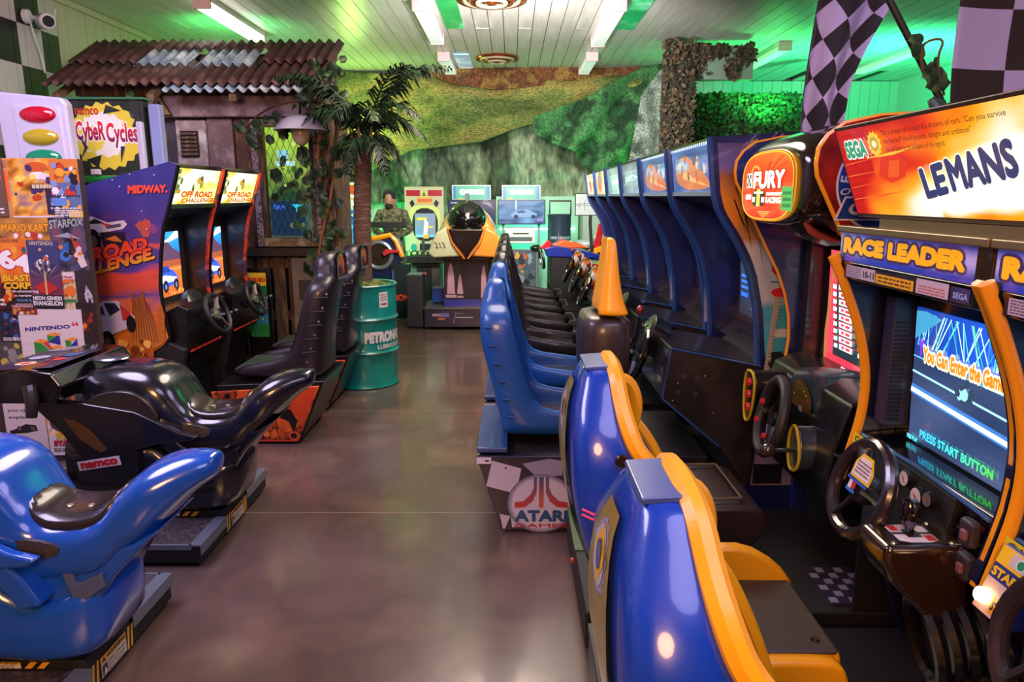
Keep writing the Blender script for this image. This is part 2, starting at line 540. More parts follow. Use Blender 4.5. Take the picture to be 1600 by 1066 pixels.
cloth1 = mat('camo_net_fabric', '#6a7a3c', rough=.85, col2=['#55682f', '#8a8f4a', '#b09a52', '#7d8a48', '#8a4a2a', '#5f6a38'], ns=.8, stretch=(.7, 1, 2.2), bump=1., bs=90, lo=.3, hi=.72, detail=6, grain=34, gamt=.65)
cloth2 = mat('backdrop_tarp', '#47523f', rough=.8, col2=['#5d6a55', '#363f33', '#7b876c', '#a3ab90', '#525e48'], ns=1.1, stretch=(2.2, 1, .8), bump=.6, bs=25, lo=.3, hi=.72, detail=7, grain=9, gamt=.45)
cloth3 = camo('green_fold_net', ['#2d6a40', '#1c3a24', '#4f8f55', '#274b2d'], 2.5)


def cloth(name, label, cat, m, top, bot, y0, amp, freq, nu=120, nv=50, seed=1., diag=0., sag=0.):
    """hanging cloth: top and bot are (x, z) polylines sampled over u"""
    def samp(pl, u):
        xs = [p[0] for p in pl]; X = xs[0]+(xs[-1]-xs[0])*u
        for a, b in zip(pl, pl[1:]):
            if X <= b[0]+1e-9: return X, a[1]+(b[1]-a[1])*(X-a[0])/(b[0]-a[0]+1e-9)
        return pl[-1]
    def P(u, v):
        xt, zt = samp(top, u); xb, zb = samp(bot, u)
        x = xb+(xt-xb)*v; z = zb+(zt-zb)*v
        f = math.sin((x+diag*z)*freq+3*mn.noise(Vector((x*.8, z*.8, seed))))
        y = y0-amp*f*(1-.4*v)-amp*.9*mn.noise(Vector((x*3, z*3, seed+4)))-sag*math.sin(PI*min(v, 1))
        return (x, y, z)
    b = MB().grid(P, nu, nv)
    o = b.build(name, m, smooth=True, ang=180)
    so = o.modifiers.new('solid', 'SOLIDIFY'); so.thickness = .012
    return props(o, label, cat)


cloth('backdrop_tarp', 'large mottled grey-green tarp hung across the back wall', 'tarp', cloth2, [(-3.0, 3.445), (2.6, 3.445)], [(-3.0, 1.5), (-1, 1.55), (0, 1.62), (2.6, 1.5)], 11.55, .13, 3.4, seed=2, diag=.9)
cloth('camouflage_net', 'wide camouflage net swagged below the ceiling at the back', 'netting', cloth1,
      [(-2.7, 3.445), (-1.6, 3.36), (0, 3.42), (1.0, 3.445), (2.2, 3.445)], [(-2.7, 1.9), (-2.1, 2.0), (-1.5, 2.3), (-1.0, 2.36), (-.45, 2.42), (.1, 2.62), (.7, 2.8), (1.25, 2.92), (2.2, 2.98)], 10.95, .1, 2.2, seed=5, diag=2.5, sag=.25)
cloth('rust_net', 'rust brown strip of net along the ceiling above the camouflage swag', 'netting', mat('rust_net_fabric', '#7a4528', rough=.85, col2=['#8a5530', '#6a3a22', '#a07a3c', '#5c3a22'], ns=3, bump=1., bs=110, lo=.3, hi=.7, grain=40, gamt=.6),
      [(-1.3, 3.445), (1.9, 3.445)], [(-1.3, 3.36), (-.8, 3.2), (-.2, 3.14), (.4, 3.18), (.8, 3.27), (1.3, 3.08), (1.9, 3.02)], 10.72, .05, 4., seed=12, nv=20)
cloth('folded_net', 'green lit net falling in deep folds right of the tarp', 'netting', cloth3,
      [(.3, 2.72), (1.0, 2.98), (1.9, 3.44), (2.1, 3.445)], [(.3, 2.5), (.9, 2.25), (1.45, 1.6), (2.1, 1.2)], 10.5, .16, 8., seed=8, diag=-.6)
cloth('grey_drape', 'grey gathered drape hanging beside the camouflaged pillar', 'drape', camo('grey_drape_fabric', ['#4a5a50', '#8a9a8e', '#36423a'], 4, bs=40), [(1.62, 2.85), (2.05, 3.44)], [(1.36, 1.0), (2.05, 1.0)], 9.3, .05, 20., nu=60, seed=3)

# ================================================================== shared makers
blackp = mat('black_plastic', '#101012', rough=.32, coat=.3)
blackm = mat('black_matte', '#141315', rough=.6, bump=.15, bs=300)
blackg = mat('black_gloss', '#0b0a0c', rough=.12, coat=1)
chrome = mat('brushed_metal', '#8c8f96', rough=.28, metal=1)
screwm = mat('screw_metal', '#b9b3a8', rough=.35, metal=.9)
rubber = mat('rubber', '#1b1a1c', rough=.45)


def shell(cx, cy, rows, t=.035, bulge=.02, d=1):
    """bucket seat shell, U shaped in plan; rows (z, x_back, x_front, half_width) with x measured from cx"""
    rings = []
    for z, xb, xf, h in rows:
        e = min(.05, h*.35)
        tt = min(t, h*.4, (xf-xb)*.45)
        pts = [(xf, -h), (xb+e, -h), (xb+e*.25, -h+e*.35), (xb-bulge*.6, -h+e), (xb-bulge, 0), (xb-bulge*.6, h-e), (xb+e*.25, h-e*.35), (xb+e, h), (xf, h),
               (xf, h-tt), (xb+e+tt*.6, h-tt), (xb+tt+.01, h-tt-e*.7), (xb+tt, 0), (xb+tt+.01, -h+tt+e*.7), (xb+e+tt*.6, -h+tt), (xf, -h+tt)]
        rings.append([(cx+d*x, cy+y, z) for x, y in pts])
    return MB().loft(rings)


def rim(cx, cy, rows, r, d=1, n=8, top=True, zmin=-1):
    """soft edge roll that follows the front edge of a shell on both sides and over the top"""
    rr = [q for q in rows if q[0] >= zmin]
    a = [(cx+d*q[2], cy-q[3]+r*.3, q[0]) for q in rr][::-1]
    b = [(cx+d*q[2], cy+q[3]-r*.3, q[0]) for q in rr]
    z, xb, xf, h = rr[0]
    return MB().tube(smoothl(a+[(cx+d*xf, cy, z+r*.6)]+b, 2), r, n)


def smoothl(p, k=1):
    p = [Vector(q) for q in p]
    for _ in range(k):
        n = [p[0]]
        for a, b in zip(p, p[1:]): n += [a*.75+b*.25, a*.25+b*.75]
        n.append(p[-1]); p = n
    return p


def smooth2(poly, k=2, closed=True):
    p = [tuple(q) for q in poly]
    for _ in range(k):
        n = []
        m = len(p)
        for i in range(m if closed else m-1):
            a, b = p[i], p[(i+1) % m]
            n += [(a[0]*.75+b[0]*.25, a[1]*.75+b[1]*.25), (a[0]*.25+b[0]*.75, a[1]*.25+b[1]*.75)]
        p = n if closed else [p[0]]+n+[p[-1]]
    return p


def wheel(root, ctr, R_, r, ax, m=None, hubm=None, spokes=3, a0=PI/2, badge=None):
    """steering wheel: rim with hub and spokes as its own pieces"""
    m = m or rubber
    w_ = MB().torus(ctr, R_, r, ax, n=36, m=10).build('steering_wheel', m, root)
    ctr = Vector(ctr); ax = Vector(ax).normalized()
    q = Vector((0, 0, 1)).rotation_difference(ax).to_matrix()
    hb = MB().lathe([(R_*.3, -.025), (R_*.33, -.01), (R_*.3, .012), (R_*.12, .018)], ctr-ax*.012, ax, n=20)
    hb.build('hub', hubm or blackp, w_)
    up = q.inverted() @ Vector((0, 0, 1)); base = math.atan2(up.y, up.x)
    for k in range(spokes):
        a = base+a0+2*PI*k/spokes
        p1 = ctr+q @ Vector((math.cos(a)*R_*.25, math.sin(a)*R_*.25, -.006)); p2 = ctr+q @ Vector((math.cos(a)*(R_-r*.4), math.sin(a)*(R_-r*.4), 0))
        MB().tube([p1, (p1+p2)/2, p2], [.024, .017, .02], 8, flat=.5).build('spoke', hubm or blackp, w_)
    if badge:
        lat = q @ Vector((1, 0, 0)); 
        Art(ctr+ax*.008-Vector((0, .02, .02)), (0, -1, 0), (0, 0, 1), W=.05, H=.04).rect(0, 0, 1, 1, badge).build('hub_badge', PRINT, w_, smooth=False)
    return w_


def caster(root, x, y, r=.028):
    MB().lathe([(r, -.012), (r, .012)], (x, y, r), (0, 1, 0), n=14).build('caster', rubber, root)


# ================================================================== corner hut
wood = mat('weathered_wood', '#7d5a4a', rough=.75, col2=['#5a4038', '#9a745c'], ns=7, stretch=(3, 3, .6), lo=.3, hi=.7, bump=.4, bs=50)
woodl = mat('pallet_wood', '#8a6a4e', rough=.7, col2=['#5c4433', '#a07f5d'], ns=6, stretch=(3, 3, .5), lo=.3, hi=.7, bump=.4, bs=50)
plaster = mat('stained_plaster', '#9a8285', rough=.8, col2=['#7a6268', '#b59fa5', '#85686a'], ns=4, lo=.3, hi=.7, bump=.4, bs=20)
plasterw = mat('flaking_white_plaster', '#c9b9bb', rough=.8, col2=['#a08c90', '#e6dcdf'], ns=5, lo=.35, hi=.65, bump=.6, bs=25)
rust = mat('rusty_corrugated_iron', '#5a3a3a', rough=.55, col2=['#44292c', '#74504a'], ns=5, lo=.3, hi=.7, metal=.2, bump=.2, bs=40)
pales = mat('pale_corrugated_plastic', '#a9bcd2', rough=.35, col2=['#6f88a4', '#c8d6e2', '#8a7478'], ns=3.5, lo=.3, hi=.75)
H = thing('roofed_hut', 'weathered hut with rusty corrugated roof, window and pallet-board wall', 'hut', (-2.8, 6.8, 0))
EA, RI = Vector((0, 6.28, 2.545)), Vector((0, 7.2, 3.04))


def sheet(x0, x1, t0, t1, m, lift=0., dz=0.):
    nd = (RI-EA).normalized(); up = Vector((0, -nd.z, nd.y))
    pit = .0935; n = max(int((x1-x0)/pit*8), 4)
    def P(u, v):
        x = x0+(x1-x0)*u
        p = EA+(RI-EA)*(t0+(t1-t0)*v)
        return Vector((x, p.y, p.z))+up*(.02*math.sin(2*PI*x/pit)+lift+dz*(u-.5))
    o = MB().grid(P, n, 3).build('corrugated_sheet', m, H, ang=180)
    s = o.modifiers.new('t', 'SOLIDIFY'); s.thickness = .006
    return o


xs = [-3.98, -3.42, -2.86, -2.28, -1.66]
for i in range(4):
    sheet(xs[i], xs[i+1]+.05, 0, .52, rust, .01+.004*(i % 2), .01*(i % 2))
    if i in (1, 2): sheet(xs[i]+.02, xs[i+1]-.06, .44, .86, pales, .02)
    sheet(xs[i], xs[i+1]+.05, .8 if i in (1, 2) else .46, 1.02, rust, .034+.004*(i % 2))
sheet(-2.95, -1.75, -.06, .2, pales, -.02)
MB().box(-3.9, -1.7, 6.6, 6.7, 2.5, 2.6).build('wall_plate', wood, H, bevel=.006)
for x in (-3.9, -3.1, -2.4, -1.74):
    MB().prism([(6.26, 2.47), (7.2, 2.97), (7.2, 2.91), (6.26, 2.41)], x, x+.06, 'x').build('rafter', woodl, H, bevel=.004)
MB().box(-3.24, -1.7, 6.55, 6.66, 2.315, 2.5).build('fascia_beam', plaster, H, bevel=.012)
MB().box(-3.6, -3.05, 6.68, 6.74, .0, 2.5).build('wall_panel', mat('dark_hut_board', '#5a5064', rough=.8), H, bevel=.004)
MB().box(-3.05, -2.77, 6.62, 6.74, 1.3, 2.30).build('vent_panel', plasterw, H, bevel=.02)
v = MB().box(-3.0, -2.84, 6.6, 6.63, 1.97, 2.20).build('vent_grille', mat('dark_vent', '#26221f', rough=.7), H, bevel=.004)
for k in range(6):
    z = 1.985+k*.036
    MB().prism([(6.585, z), (6.605, z+.02), (6.605, z+.028), (6.585, z+.008)], -2.99, -2.85, 'x').build('slat', wood, v)
MB().box(-2.76, -2.53, 6.62, 6.74, 1.3, 2.31).build('wall_panel', plaster, H, bevel=.01)
MB().box(-2.52, -2.37, 6.64, 6.74, 1.1, 2.31).build('door_jamb', wood, H, bevel=.01)
# window
fr = mat('floral_window_trim', '#9b8f9a', rough=.6, col2=['#5c4a55', '#c9c0cc', '#6d5a50'], ns=24, lo=.35, hi=.65, bump=.6, bs=60)
for a in ((-2.36, -2.30, 1.16, 2.30), (-1.80, -1.735, 1.16, 2.30)): MB().box(a[0], a[1], 6.58, 6.7, a[2], a[3]).build('window_frame', fr, H, bevel=.01)
for a in ((-2.30, -1.80, 2.235, 2.30), (-2.30, -1.80, 1.16, 1.24)): MB().box(a[0], a[1], 6.58, 6.7, a[2], a[3]).build('window_frame', mat('painted_old_frame', '#a08d72', rough=.6, col2=['#7a5f48', '#b5a488'], ns=12, bump=.5), H, bevel=.01)
for a in ((-2.30, -2.255, 1.24, 2.235), (-1.845, -1.80, 1.24, 2.235)): MB().box(a[0], a[1], 6.60, 6.68, a[2], a[3]).build('window_stile', woodl, H, bevel=.006)
w1 = Art((-2.255, 6.672, 1.24), (1, 0, 0), (0, 0, 1), W=.41, H=.995)  # green reflections on the glass, painted as a glowing picture
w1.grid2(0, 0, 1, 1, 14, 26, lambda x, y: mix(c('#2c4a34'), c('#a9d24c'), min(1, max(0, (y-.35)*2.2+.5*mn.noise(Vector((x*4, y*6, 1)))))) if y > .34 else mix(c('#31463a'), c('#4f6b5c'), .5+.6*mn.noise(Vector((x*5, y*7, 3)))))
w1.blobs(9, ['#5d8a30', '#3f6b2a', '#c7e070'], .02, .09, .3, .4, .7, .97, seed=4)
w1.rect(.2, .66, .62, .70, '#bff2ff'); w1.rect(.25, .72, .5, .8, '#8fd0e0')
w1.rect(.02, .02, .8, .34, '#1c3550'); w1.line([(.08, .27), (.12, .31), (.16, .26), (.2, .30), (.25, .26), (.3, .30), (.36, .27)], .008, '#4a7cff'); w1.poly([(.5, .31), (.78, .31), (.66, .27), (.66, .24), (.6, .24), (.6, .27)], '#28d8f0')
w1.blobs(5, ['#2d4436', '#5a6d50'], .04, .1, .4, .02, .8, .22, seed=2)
w1.build('window_reflection', artmat('reflection_glow', emit=.75, rough=.2, coat=.5, base=.5), H, smooth=False)
MB().box(-2.255, -1.845, 6.655, 6.66, 1.24, 2.235).build('pane', mat('clear_glass', '#ffffff', rough=.02, trans=1., alpha=.35), H, smooth=False)
wire = mat('fence_wire', '#4c4a36', rough=.5, metal=.6)
nt_ = MB()
for k in range(-14, 10):
    for sgn in (1, -1):
        pts = []
        for j in range(0, 21):
            zz = 1.24+j*.995/20; xx = (-2.255+k*.06+(zz-1.24)*.42) if sgn > 0 else (-1.845-k*.06-(zz-1.24)*.42)
            if -2.255 <= xx <= -1.845: pts.append((xx, 6.63+.002*sgn, zz))
        if len(pts) > 1: nt_.tube([pts[0], pts[-1]], .0022, 4)
nt_.build('chain_link_mesh', wire, H, kind='stuff')
# below the window: ledge, pallet slats, white board
MB().box(-2.5, -1.72, 6.54, 6.7, 1.075, 1.15).build('ledge', mat('dark_ledge', '#3a302c', rough=.6), H, bevel=.006)
MB().box(-2.9, -1.7, 6.72, 6.76, 0, 1.1).build('back_board', mat('dark_backing', '#1c1714', rough=.9), H)
for i, (x, wd) in enumerate(((-2.78, .1), (-2.64, .11), (-2.49, .1), (-2.345, .105), (-2.2, .11), (-2.06, .1))):
    MB().box(x-wd/2, x+wd/2, 6.64, 6.665, 0.02, 1.07+R.uniform(-.02, .0)).build('pallet_slat', woodl, H, bevel=.003)
for z in (1.0, .5, .06):
    MB().box(-2.85, -1.98, 6.67, 6.70, z-.045, z+.045).build('pallet_rail', woodl, H, bevel=.003)
wb = MB().box(-2.06, -1.735, 6.58, 6.62, .33, 1.06).build('access_board', mat('dirty_white_board', '#8f8578', rough=.6, col2=['#7b7064', '#a39a8c'], ns=3), H, bevel=.004)
MB().box(-2.0, -1.8, 6.57, 6.585, .66, .85).build('cover_plate', mat('grey_plate', '#5a5654', rough=.5, metal=.4), wb, bevel=.003)
MB().lathe([(.065, 0), (.06, 1.2), (.07, 2.5)], (-1.66, 6.5, 0), n=12).build('corner_post', wood, H)
MB().box(-1.72, -1.62, 6.6, 7.2, 0, 2.45).build('side_wall', wood, H)
MB().box(-3.6, -1.7, 7.14, 7.2, 0, 2.95).build('rear_wall', wood, H)

# leaning boards, sign, lamp
for (a, b_, z0, z1, y, lb) in ((-3.2, -3.06, 1.66, 2.17, 6.5, 'long bare plank leaning on the dark hut wall left of the vent'), (-3.08, -3.02, 1.66, 1.9, 6.46, 'short bare plank leaning below the hut vent')):
    d = (b_-a)
    o = MB().prism([(a, z0), (a+.06, z0), (b_, z1), (b_-.05, z1)], y, y+.03, 'y')
    props(o.build('plank', woodl, bevel=.003), lb, 'plank')
sg = thing('warning_sign', 'small yellow triangular danger sign on the hut beam', 'sign', (-3.13, 6.54, 2.32))
MB().prism([(-3.235, 2.325), (-3.02, 2.325), (-3.13, 2.52)], 6.535, 6.55, 'y').build('plate', mat('sign_black', '#151310', rough=.5), sg)
A = Art((-3.225, 6.5345, 2.33), (1, 0, 0), (0, 0, 1), W=.195, H=.178)
A.poly([(.03, .02), (.97, .02), (.49, .96)], '#b08d5a').poly([(.43, .2), (.55, .2), (.52, .55), (.46, .55)], '#1d1b16').ellp(.49, .6, .05, .05, '#1d1b16').line([(.3, .5), (.49, .42), (.66, .55)], .008, '#1d1b16').line([(.4, .68), (.49, .5), (.6, .68)], .008, '#1d1b16').poly([(.28, .1), (.75, .1), (.65, .2), (.35, .2)], '#1d1b16')
A.build('face', PRINT, sg, smooth=False)
lp = thing('hanging_lamp', 'white enamel barn lamp hanging in front of the hut window', 'lamp', (-1.79, 6.2, 2.12))
MB().lathe([(.03, .13), (.07, .125), (.15, .09), (.205, .03), (.225, 0), (.215, 0), (.14, .075), (.03, .11)], (-1.79, 6.2, 2.165), n=32, cap=False).build('lamp_shade', mat('white_enamel', '#c9c4dc', rough=.25, coat=.6), lp)
MB().ell((-1.79, 6.2, 2.14), (.075, .075, .1)).build('glass_globe', mat('frosted_globe', '#c7a98c', rough=.2, coat=.6), lp)
MB().tube([(-1.79, 6.2, 2.29), (-1.79, 6.25, 2.38), (-1.8, 6.4, 2.5)], .012).build('bracket', blackp, lp)

# climbing vine with round leaves
leafm = mat('vine_leaf', '#2f4a2c', rough=.4, col2=['#1d3320', '#53703a'], ns=3)
stem = mat('vine_stem', '#5a3f2c', rough=.7)
vine = thing('climbing_vine', 'artificial vine with round green leaves climbing around the hut post', 'plant', (-1.68, 6.4, 0))
for k in range(4):
    pts = [(-1.66+.09*math.cos(z*3.4+k*1.6)+.02*k, 6.38+.07*math.sin(z*3.4+k*1.6), z) for z in [i*.2 for i in range(0, 13)]]
    MB().tube(smoothl(pts, 1), .012+.006*(k % 2), 6).build('stem', stem if k % 2 else mat('orange_cord', '#a5622e', rough=.6), vine)
MB().tube(smoothl([(-1.7, 6.3, 2.42), (-1.9, 6.2, 2.4), (-2.15, 6.3, 2.33), (-2.3, 6.35, 2.2)], 2), .01, 6).build('stem', stem, vine)
lb = MB()
lb.grid(lambda u, v: ((u-.5)*.075*(1-abs(v-.5)*.9), (v-.5)*.085, .012*math.cos((u-.5)*PI)-.01*v), 4, 4)
lme = lb.mesh('leaf', leafm)
RL = random.Random(11)
SP = [(RL.uniform(-1.85, -1.5), RL.uniform(6.2, 6.4), RL.uniform(.9, 2.5)) for _ in range(62)] + [(-2.3+RL.uniform(-.06, .5), 6.3, 2.2+RL.uniform(-.16, .1)) for _ in range(16)] + [(-1.95+RL.uniform(-.16, .2), 6.32, RL.uniform(1.6, 2.0)) for _ in range(16)] + [(-3.5+RL.uniform(-.2, .35), 6.3, 2.42+RL.uniform(-.18, .06)) for _ in range(12)] + [(-1.6+RL.uniform(-.12, .2), 6.2, RL.uniform(2.2, 2.75)) for _ in range(20)]
for p in SP:
    o = bpy.data.objects.new('leaf', lme); COL.objects.link(o); o.parent = vine; o.location = Vector(p)-Vector(vine.location)
    o.rotation_euler = (PI/2+RL.uniform(-.7, .7), RL.uniform(-1, 1), RL.uniform(-.8, .8)); s = RL.uniform(.7, 1.5); o.scale = (s, s, s)

# security camera on the checkered wall
sc = thing('security_camera', 'white round security camera on the checkered wall at upper left', 'camera', (-4.1, 6.6, 3.1))
wp = mat('white_plastic', '#d5d3e0', rough=.3, coat=.4)
MB().lathe([(.06, 0), (.055, .03), (.02, .04)], (-4.19, 6.5, 3.14), (1, 0, 0)).build('base', wp, sc)
MB().tube([(-4.16, 6.5, 3.14), (-4.05, 6.47, 3.11)], .018).build('arm', wp, sc)
MB().lathe([(.055, -.09), (.065, -.07), (.065, .05), (.055, .06)], (-4.02, 6.5, 3.1), (.75, -.66, -.15)).build('housing', wp, sc)
MB().lathe([(.045, 0), (.045, .008)], (-3.972, 6.458, 3.09), (.75, -.66, -.15)).build('lens', blackg, sc)
MB().tube(smoothl([(-4.17, 6.52, 3.12), (-4.16, 6.55, 2.95), (-4.17, 6.62, 2.85), (-4.17, 6.64, 2.7)], 2), .008).build('cable', wp, sc)
MB().tube([(-3.98, 6.56, 3.12), (-3.97, 6.58, 3.22)], .006).build('aerial', wp, sc)

# ================================================================== traffic light, marquee, shelf
tl = thing('traffic_light_sign', 'big white plastic panel with red, yellow and green oval lamps', 'sign', (-3.0, 4.62, 1.7))
frame = mat('glossy_white_plastic', '#cfcbe0', rough=.22, coat=.8)
ol = smooth2([(-3.22, 1.6), (-2.775, 1.6), (-2.79, 2.245), (-3.24, 2.26)], 0)
MB().prism([(-3.2, 1.55), (-2.765, 1.55), (-2.785, 2.19), (-2.81, 2.225), (-3.2, 2.262), (-3.23, 2.24)], 4.6, 4.68, 'y').build('panel', frame, tl, bevel=.02, seg=3)
MB().prism([(-3.1, 1.6), (-2.8, 1.6), (-2.82, 2.17), (-3.12, 2.18)], 4.585, 4.61, 'y').build('lamp_board', frame, tl, bevel=.015, seg=3)
for z, m_ in ((2.12, mat('red_lens', '#c01230', rough=.1, coat=1, emit=.12)), (1.985, mat('yellow_lens', '#bda528', rough=.1, coat=1, emit=.08)), (1.86, mat('green_lens', '#0c8a60', rough=.1, coat=1, emit=.1))):
    MB().ell((-2.96+.02*(2.12-z), 4.59, z), (.118, .035, .052), n=24, m=12).build('lens', m_, tl)
MB().box(-2.98, -2.9, 4.66, 4.74, 0, 1.6).build('post', blackm, tl)

cs_ = thing('marquee_sign', 'yellow and white lettered marquee board behind the traffic light', 'sign', (-2.8, 5.02, 1.8))
MB().box(-3.06, -2.52, 5.02, 5.1, 1.70, 2.27).build('box', mat('dark_olive_board', '#23261f', rough=.5), cs_, bevel=.006)
A = Art((-3.04, 5.018, 1.70), (1, 0, 0), (0, 0, 1), W=.50, H=.56)
A.rect(0, 0, 1, 1, '#20251f')
def star(cx, cy, rx, ry, n, k, seed):
    R2 = random.Random(seed)
    return [(cx+rx*(1 if i % 2 else R2.uniform(k, .95))*math.cos(2*PI*i/n), cy+ry*(1 if i % 2 else R2.uniform(k, .95))*math.sin(2*PI*i/n)) for i in range(n)]
A.poly(star(.5, .58, .5, .41, 40, .88, 1), '#d9bf3a').poly(star(.47, .60, .36, .28, 30, .8, 2), '#e3dcd6').poly(star(.3, .55, .2, .16, 22, .8, 5), '#e6c84a')
A.poly([(0, .7), (.2, .92), (.12, .8)], '#20251f').poly([(.55, .95), (.75, .88), (.5, .84)], '#20251f').poly([(.88, .7), (1, .9), (1, .6)], '#20251f').poly([(.2, .3), (.42, .36), (.36, .2)], '#20251f')
A.text('namco', .12, .83, .44, .91, '#b2362a', bold=.03)
A.text('CybeR', .1, .46, .5, .76, '#3a1c58', col2='#d92a3c', bold=.035, outline='#f2e9e0', ow=.05)
A.text('Cycles', .52, .44, .95, .74, '#3a1c58', col2='#d92a3c', bold=.035, outline='#f2e9e0', ow=.05)
A.poly([(.14, .6), (.2, .44), (.13, .30), (.25, .45)], '#33204f').poly([(.7, .46), (.76, .46), (.68, .26)], '#33204f')
A.rect(.3, .0, .7, .1, '#2d3b22').blobs(8, ['#b5a322', '#43552c', '#8a5a24'], .02, .06, .2, 0, .85, .14, seed=3)
A.build('marquee_art', artmat('sign_face', emit=.25, rough=.3, coat=.5), cs_, smooth=False)
MB().box(-2.56, -2.52, 4.98, 5.03, 1.62, 2.12).build('side_trim', frame, cs_, bevel=.01)
MB().box(-2.50, -2.42, 5.05, 5.12, 1.5, 2.24).build('side_panel', mat('pale_blue_panel', '#93a0cf', rough=.3, coat=.4), cs_, bevel=.01)
MB().box(-3.1, -2.5, 5.0, 5.12, 2.265, 2.28).build('edge', mat('green_edge', '#3a7a50', rough=.4), cs_)
MB().box(-3.04, -2.86, 5.1, 5.2, 0, 1.72).build('stand', blackm, cs_)
gt = props(MB().tube([(-3.1, 4.9, 1.735), (-2.5, 4.9, 1.735)], .025, 12).build('green_tube', mat('green_tube', '#0f7a2c', rough=.2, coat=1, emit=.15)), 'horizontal glossy green tube under the lettered marquee board', 'tube')
MB().box(-3.0, -2.95, 4.9, 5.02, 1.7, 1.74).build('bracket', blackp, gt)
bx = thing('breaker_box', 'dark red and grey electrical boxes below the green tube', 'box', (-2.9, 5.0, 1.3))
MB().box(-3.0, -2.79, 4.98, 5.06, 1.62, 1.68).build('red_strip', mat('dull_red', '#5a2420', rough=.6), bx)
MB().box(-2.98, -2.88, 4.96, 5.08, 0, 1.61).build('box', mat('grey_box', '#a59a96', rough=.5), bx, bevel=.004)
MB().box(-2.87, -2.79, 4.97, 5.08, 0, 1.61).build('box', mat('grey_box2', '#8d92a0', rough=.5), bx, bevel=.004)
MB().box(-2.96, -2.9, 4.955, 4.965, 1.42, 1.5).build('display', blackg, bx)
fg = props(MB().box(-2.83, -2.78, 4.86, 4.9, 1.765, 1.80).build('small_phone_label', mat('label_white', '#d8d2d8', rough=.5), bevel=.002), 'small pale tag clipped on the green tube', 'tag')

# ================================================================== poster board
pbm = mat('panel_backing', '#3a2c2a', rough=.6)
pb = thing('poster_board', 'tall board covered in video game magazine posters', 'board', (-2.85, 4.15, 0))
PX0, PX1, PY = -3.3, -2.49, 4.16
MB().box(PX0, PX1, PY, PY+.05, 0, 1.83).build('board', pbm, pb, bevel=.003)
GRP = None
_pn = [0]


def poster(u0, v0, u1, v1, label, fn, name='poster', rot=0.):
    """u,v: place on the board in metres from the right edge / from the floor"""
    k = _pn[0]; _pn[0] += 1
    x0, z0, W_, H_ = u0, v0, u1-u0, v1-v0
    U = Vector((math.cos(rot), 0, math.sin(rot))); V = Vector((-math.sin(rot), 0, math.cos(rot)))
    A = Art((x0, PY-.002-.0022*(k % 6)-.0012*(k//6), z0), U, V, W=W_, H=H_, eps=.00012)
    fn(A)
    A.n = 0
    A.poly([(0, 0), (1, 0), (1, 1), (0, 1)], '#b9aaa0')
    return props(A.build(name, PAPER, smooth=False), label, 'poster', 'magazine posters on the board')


def noisebg(cols, k=3., seed=0., b=0.): return lambda A: A.grid2(0, 0, 1, 1, 12, 16, lambda x, y: fire(x*k, y*k, 1., seed, cols, b))


def p_gold(A):
    noisebg(('#6a3d10', '#d9851c', '#f6c34a', '#7b5a7c', '#e8a04a'), 3, 1)(A)
    A.rect(0, 0, .1, 1, '#c98a5c').rect(.01, .3, .09, .8, '#e36a3a').words(.015, .84, .09, .97, 4, '#7a4a3a')
    A.ellp(.62, .72, .14, .06, '#efe2d8').ellp(.74, .7, .1, .05, '#e2d0d0').ellp(.6, .86, .2, .08, '#c8571a').blobs(14, ['#f9d85a', '#b9420f', '#3a2b5a'], .03, .09, .15, .3, .9, .95, seed=2)
    A.rect(.72, .08, 1, .52, '#2c2340').words(.5, .48, .9, .6, 1, '#cfc79a').ellp(.9, .42, .07, .05, '#d6559a').blobs(6, ['#b6b0c8', '#5d4f80', '#d9702c'], .03, .07, .74, .1, .98, .36, seed=5)
    A.rect(.1, -.0, 1, .055, '#d8cdd0').text('NINTENDO', .75, .012, .97, .042, '#40353a')
def p_comic(A):
    A.rect(0, 0, 1, 1, '#5b6f9a'); A.rect(0, .6, 1, 1, '#d07a2c'); A.blobs(34, ['#e8e2dc', '#2f3f7a', '#c23a22', '#e0a030', '#1d1a24', '#7f93c0'], .07, .2, seed=8); A.rect(0, .2, .5, .34, '#5d86c8').rect(.52, .0, 1, .12, '#d9b45c')
    for k in range(10): A.rect(k/10, .36, k/10+.05, .39, '#1d1a24')
    A.words(.05, .02, .9, .18, 4, '#e9dcc8')
def p_kart(A):
    A.grid2(0, 0, 1, 1, 10, 6, lambda x, y: mix(c('#7a4f2c'), c('#d9953c'), .5+.9*mn.noise(Vector((x*4, y*3, 2)))))
    A.text('MARIO KART', .04, .42, .93, .74, '#f0a51e', bold=.03, outline='#7c2c12').blobs(9, ['#e9e0dc', '#d9591e', '#b33a2c'], .04, .09, .25, .05, .8, .4, seed=1)
def p_fox(A):
    noisebg(('#15131c', '#2e2a3a', '#51506a', '#77424a'), 3, 5)(A)
    A.text('STARFOX', .04, .8, .96, .97, '#9fa49c', bold=.03, outline='#1d1c22', q=[(.02, .78), (.95, .85), (.98, .99), (.02, .95)])
    A.poly([(.1, .65), (.5, .72), (.85, .6), (.5, .62)], '#9a96a6').poly([(.2, .45), (.45, .2), (.5, .55)], '#2c5fa8').ellp(.36, .28, .16, .1, '#3a73c0').poly([(.55, .7), (.8, .5), (.95, .1), (.7, .3)], '#b5392a').poly([(.6, .3), (.8, .45), (.95, .1), (.78, .05)], '#d9c6bc').blobs(10, ['#c7c0c8', '#7a2a20', '#20202a', '#de7a35'], .04, .1, .1, .05, .9, .7, seed=3)
